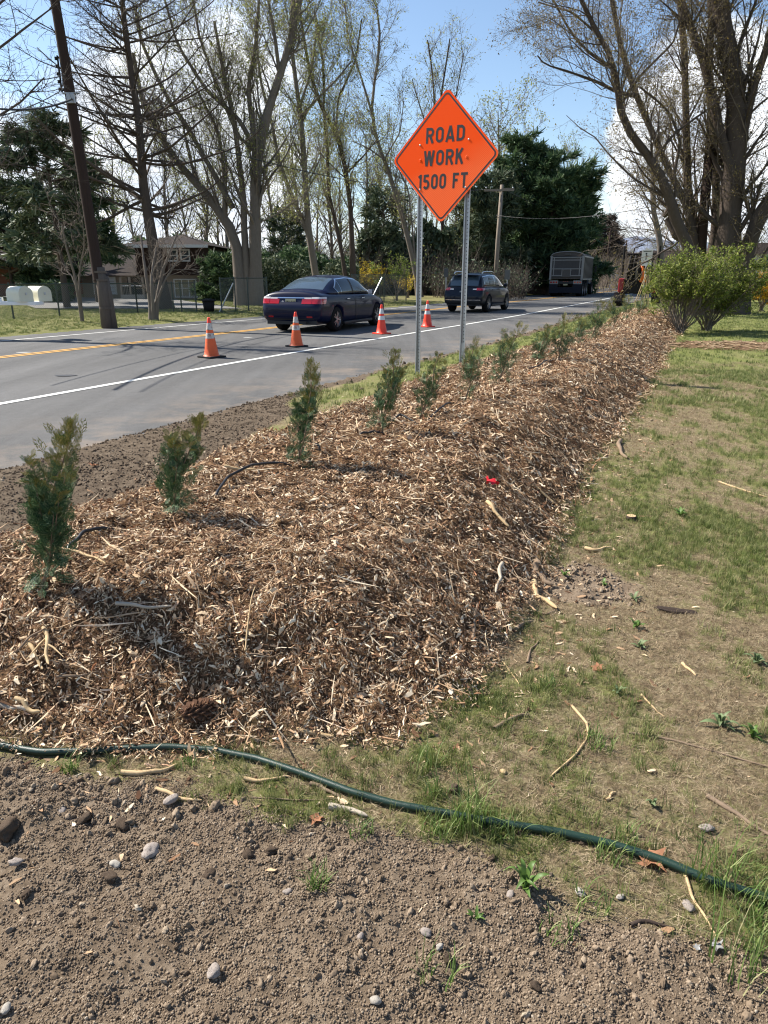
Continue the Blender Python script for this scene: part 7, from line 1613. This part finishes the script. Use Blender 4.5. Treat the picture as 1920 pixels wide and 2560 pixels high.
# undergrowth: thickets that read as one mass
def thicket(name, label, xs, D0, D1, hpx, n, m, seed, lf=None, h0=.0):
    r = np.random.default_rng(seed); px = r.uniform(xs[0], xs[1], n); D = r.uniform(D0, D1, n); B = np.stack([(px - 960) / FPX * D * .99, D, np.zeros(n)], 1); B[:, 2] = H(B[:, 0], B[:, 1]) - .1; hh = hpx / FPX * D * r.uniform(.35, 1.1, n) * (.6 + .7 * fbm(px / 60, px * 0 + seed, 191, 3))
    st = np.stack([B, B + np.stack([r.normal(0, .12, n) * hh, r.normal(0, .1, n), hh * .5], 1), B + np.stack([r.normal(0, .28, n) * hh, r.normal(0, .2, n), hh], 1)], 1); R1 = np.stack([.011 + .006 * hh, .008 + .004 * hh, .005 + 0 * hh], 1)
    c, cr = grow(st, R1, 5, .2, 1, 1.5, .6, .04, .15, 4, .6, r, .010); V, F = cat([tubes(st, R1, 3), tubes(c, cr, 3)]); o = tag(link(name, mesh(name, V, F, False, [m])), label, None, None, 'stuff'); 
    if lf: leaves(c, lf[1], lf[2], lf[0], r, .2, 'undergrowth_leaves', o)
    return o
thicket('undergrowth', 'grey brown bare brush under the woods in the middle', (640, 1180), 56, 80, 110, 2600, TWD, 71, (LF_BUD, 6000, .09)); thicket('undergrowth', 'bare brush behind the houses', (-60, 640), 60, 85, 90, 1700, TWD, 72, (NEEDG, 5000, .12)); thicket('undergrowth', 'pale brush on the far roadside right of the sign posts', (1080, 1300), 50, 57, 65, 420, TWD, 73, (NEEDG, 3500, .09)); thicket('undergrowth', 'brush beyond the road at right', (1440, 2000), 70, 120, 80, 1800, TWP, 74, (LF_OLIVE, 3000, .10))
def hedge(px0, px1, D, hpx, label, m, seed, n=9000, size=.28, name='hedge'):
    r = np.random.default_rng(seed); px = r.uniform(px0, px1, n); Dd = D + r.uniform(-1.2, 1.2, n); hmax = hpx / FPX * D * (.55 + .7 * fbm(px / 35, px * 0 + seed, 201, 3)); z_ = hmax * r.uniform(0, 1, n) ** .8; x = (px - 960) / FPX * D; c = np.stack([x, Dd, z_ + H(x, Dd)], 1)
    a = nrm(r.normal(size=(n, 3))) * size * np.exp(r.normal(0, .3, n))[:, None]; b_ = nrm(np.cross(a, r.normal(size=(n, 3)))) * size * .35; V = np.stack([c - a * .5, c + b_, c + a, c - b_], 1).reshape(-1, 3); return tag(link(name, mesh(name, V, [np.arange(n * 4).reshape(-1, 4)], False, [m])), label, None, None, 'stuff')
hedge(440, 900, 54, 105, 'dark mixed evergreens and vines below the woods', NEED, 81, 9000, .22, 'evergreen_understorey'); hedge(-60, 560, 58, 120, 'dark evergreen mass behind the houses', NEED, 82, 15000, .32, 'evergreen_understorey'); hedge(1000, 1460, 68, 90, 'dark shade plants under the pine stand', NEED, 83, 11000, .32, 'evergreen_understorey'); hedge(1440, 1580, 118, 45, 'dark brush beneath the spruce', NEEDP, 84, 5000, .45, 'evergreen_understorey'); hedge(620, 900, 50, 85, 'olive budding brush behind the sedan', NEEDG, 85, 9000, .16, 'budding_understorey'); hedge(900, 1120, 60, 150, 'olive green pine regrowth behind the sign posts', NEEDG, 86, 9000, .3, 'evergreen_understorey')
hedge(1880, 1960, 40, 110, 'dark evergreen shrub at the right edge', NEED, 87, 3500, .2, 'dark_shrub')
# -- shrubs
def shrub(px, py, D, wpx, hpx, label, m, seed, nst=26, nleaf=9000, size=.035, name='flowering_shrub', tw=TW, vase=.75, low=.45, group=None, rm=.011):
    b = onG(px, py) if D is None else atY(px, py, D); b[2] = float(H(np.array([b[0]]), np.array([b[1]]))[0]); D = b[1]; r = np.random.default_rng(seed); h = hpx / FPX * D * 1.02; w_ = wpx / 2 / FPX * D; e = empty(name, b, 0, label, 'shrub', group)
    a = r.uniform(0, 6.28, nst); rr_ = r.uniform(.15, 1, nst) * w_; u = np.linspace(0, 1, 9); P = np.stack([np.cos(a)[:, None] * rr_[:, None] * u ** (1.0 / (vase + .4)), np.sin(a)[:, None] * rr_[:, None] * u ** (1. / (vase + .4)) * .8, h * r.uniform(.6, .95, nst)[:, None] * u ** .9 * np.sqrt(1 - .35 * (rr_ / w_)[:, None] ** 2)], 2) + r.normal(0, .012, (nst, 9, 3)) * np.arange(9)[None, :, None] ** .5
    P[:, 0] += r.normal(0, .06, (nst, 3)) * [1, 1, 0]; Rr = np.linspace(rm * 1.3, rm * .4, 9)[None] * r.uniform(.7, 1.3, nst)[:, None]
    c, cr = grow(P, Rr, 9, .25, 1, h * .30, .5, .05, .12, 6, .6, r, .005); c2, cr2 = grow(c, cr, 5, .2, 1, h * .14, .6, .02, .15, 4, .6, r, .003)
    build_tubes('stems', [(P, Rr, 6)], BK1, e); build_tubes('twigs', [(c, cr, 3), (c2, cr2, 3)], tw, e)
    hi = c2[c2[:, -1, 2] > h * low]; edge = np.hypot(c2[:, -1, 0], c2[:, -1, 1]) > w_ * .62; sel = (c2[:, -1, 2] > h * low) | (edge & (c2[:, -1, 2] > h * .22))
    leaves(c2[sel], nleaf, size, m, r, .035, 'leaves', e, 0); return e
LF_BUSH = leafm('spirea_leaves', [(0, (.07, .10, .015)), (.5, (.15, .20, .03)), (.9, (.27, .30, .06)), (1, (.40, .38, .12))])
shrub(1698, 832, None, 215, 172, 'large vase shaped shrub in fresh yellow green leaf, its bare stems showing at left', LF_BUSH, 91, 38, 15000, .03, 'green_shrub', TW, .9, .52, 'pair of large leafing shrubs')
shrub(1765, 828, None, 265, 182, 'right one of the two large leafing shrubs, darker and rounder', LF_BUSH, 92, 46, 30000, .03, 'green_shrub', TW, .7, .16, 'pair of large leafing shrubs')
shrub(915, 735, 56, 95, 80, 'yellow forsythia beside the sedan roof', LF_YEL, 93, 22, 3000, .06, 'forsythia', TW, .5, .3); shrub(965, 745, 58, 70, 60, 'second yellow forsythia right of the sedan', LF_YEL, 94, 20, 1300, .06, 'forsythia', TW, .5, .3); shrub(1020, 745, 50, 70, 55, 'sparse yellow shrub left of the sign posts', LF_YEL, 95, 16, 700, .06, 'forsythia', TWP, .5, .3)
shrub(1905, 765, 30, 110, 95, 'golden flowering shrub at the right edge', LF_ORY, 96, 22, 5000, .035, 'forsythia', TW, .5, .2)
shrub(990, 752, 44, 130, 105, 'small spreading green shrub in front of the forsythias', LF_GREEN, 97, 14, 1800, .05, 'green_shrub', TW, .6, .5)
shrub(585, 740, 70, 10, 10, 'x', LF_GREEN, 98, 3, 10, .05) if False else None
hedge(110, 200, 40, 45, 'clipped dark bush beside the brick house', NEED, 88, 2500, .16, 'dark_bush')
# -- hills on the horizon
def hill(name, D, pts, m, seed):
    xs = np.linspace(pts[0][0], pts[-1][0], 90); hp = np.interp(xs, [p_[0] for p_ in pts], [p_[1] for p_ in pts]); x = (xs - 960) / FPX * D; z_ = (hp / FPX * D) * (1 + .12 * (fbm(xs / 30, xs * 0, seed, 4) - .5)); dep = np.linspace(0, 1, 8)
    V = np.stack([np.repeat(x[:, None], 8, 1), D + dep[None] * D * .3 + 0 * x[:, None], z_[:, None] * np.sin(dep * np.pi / 2)[None] - 2 * (1 - dep)[None]], 2); V[:, :, 2] += (fbm(V[:, :, 0] / 8, V[:, :, 1] / 8, seed + 3, 3) - .5) * D * .012
    ii = np.arange(90 * 8).reshape(90, 8); F = np.stack([ii[:-1, :-1], ii[1:, :-1], ii[1:, 1:], ii[:-1, 1:]], -1).reshape(-1, 4); return tag(link(name, mesh(name, V.reshape(-1, 3), [F], True, [m])), kind='structure')
hill('wooded_ridge', 260, [(-900, 30), (400, 45), (900, 50), (1450, 50), (1560, 62), (1700, 75), (1850, 85), (2600, 60)], mat('ridge_wood', (.13, .105, .09), .95, var=.4, vscale=.12), 5)
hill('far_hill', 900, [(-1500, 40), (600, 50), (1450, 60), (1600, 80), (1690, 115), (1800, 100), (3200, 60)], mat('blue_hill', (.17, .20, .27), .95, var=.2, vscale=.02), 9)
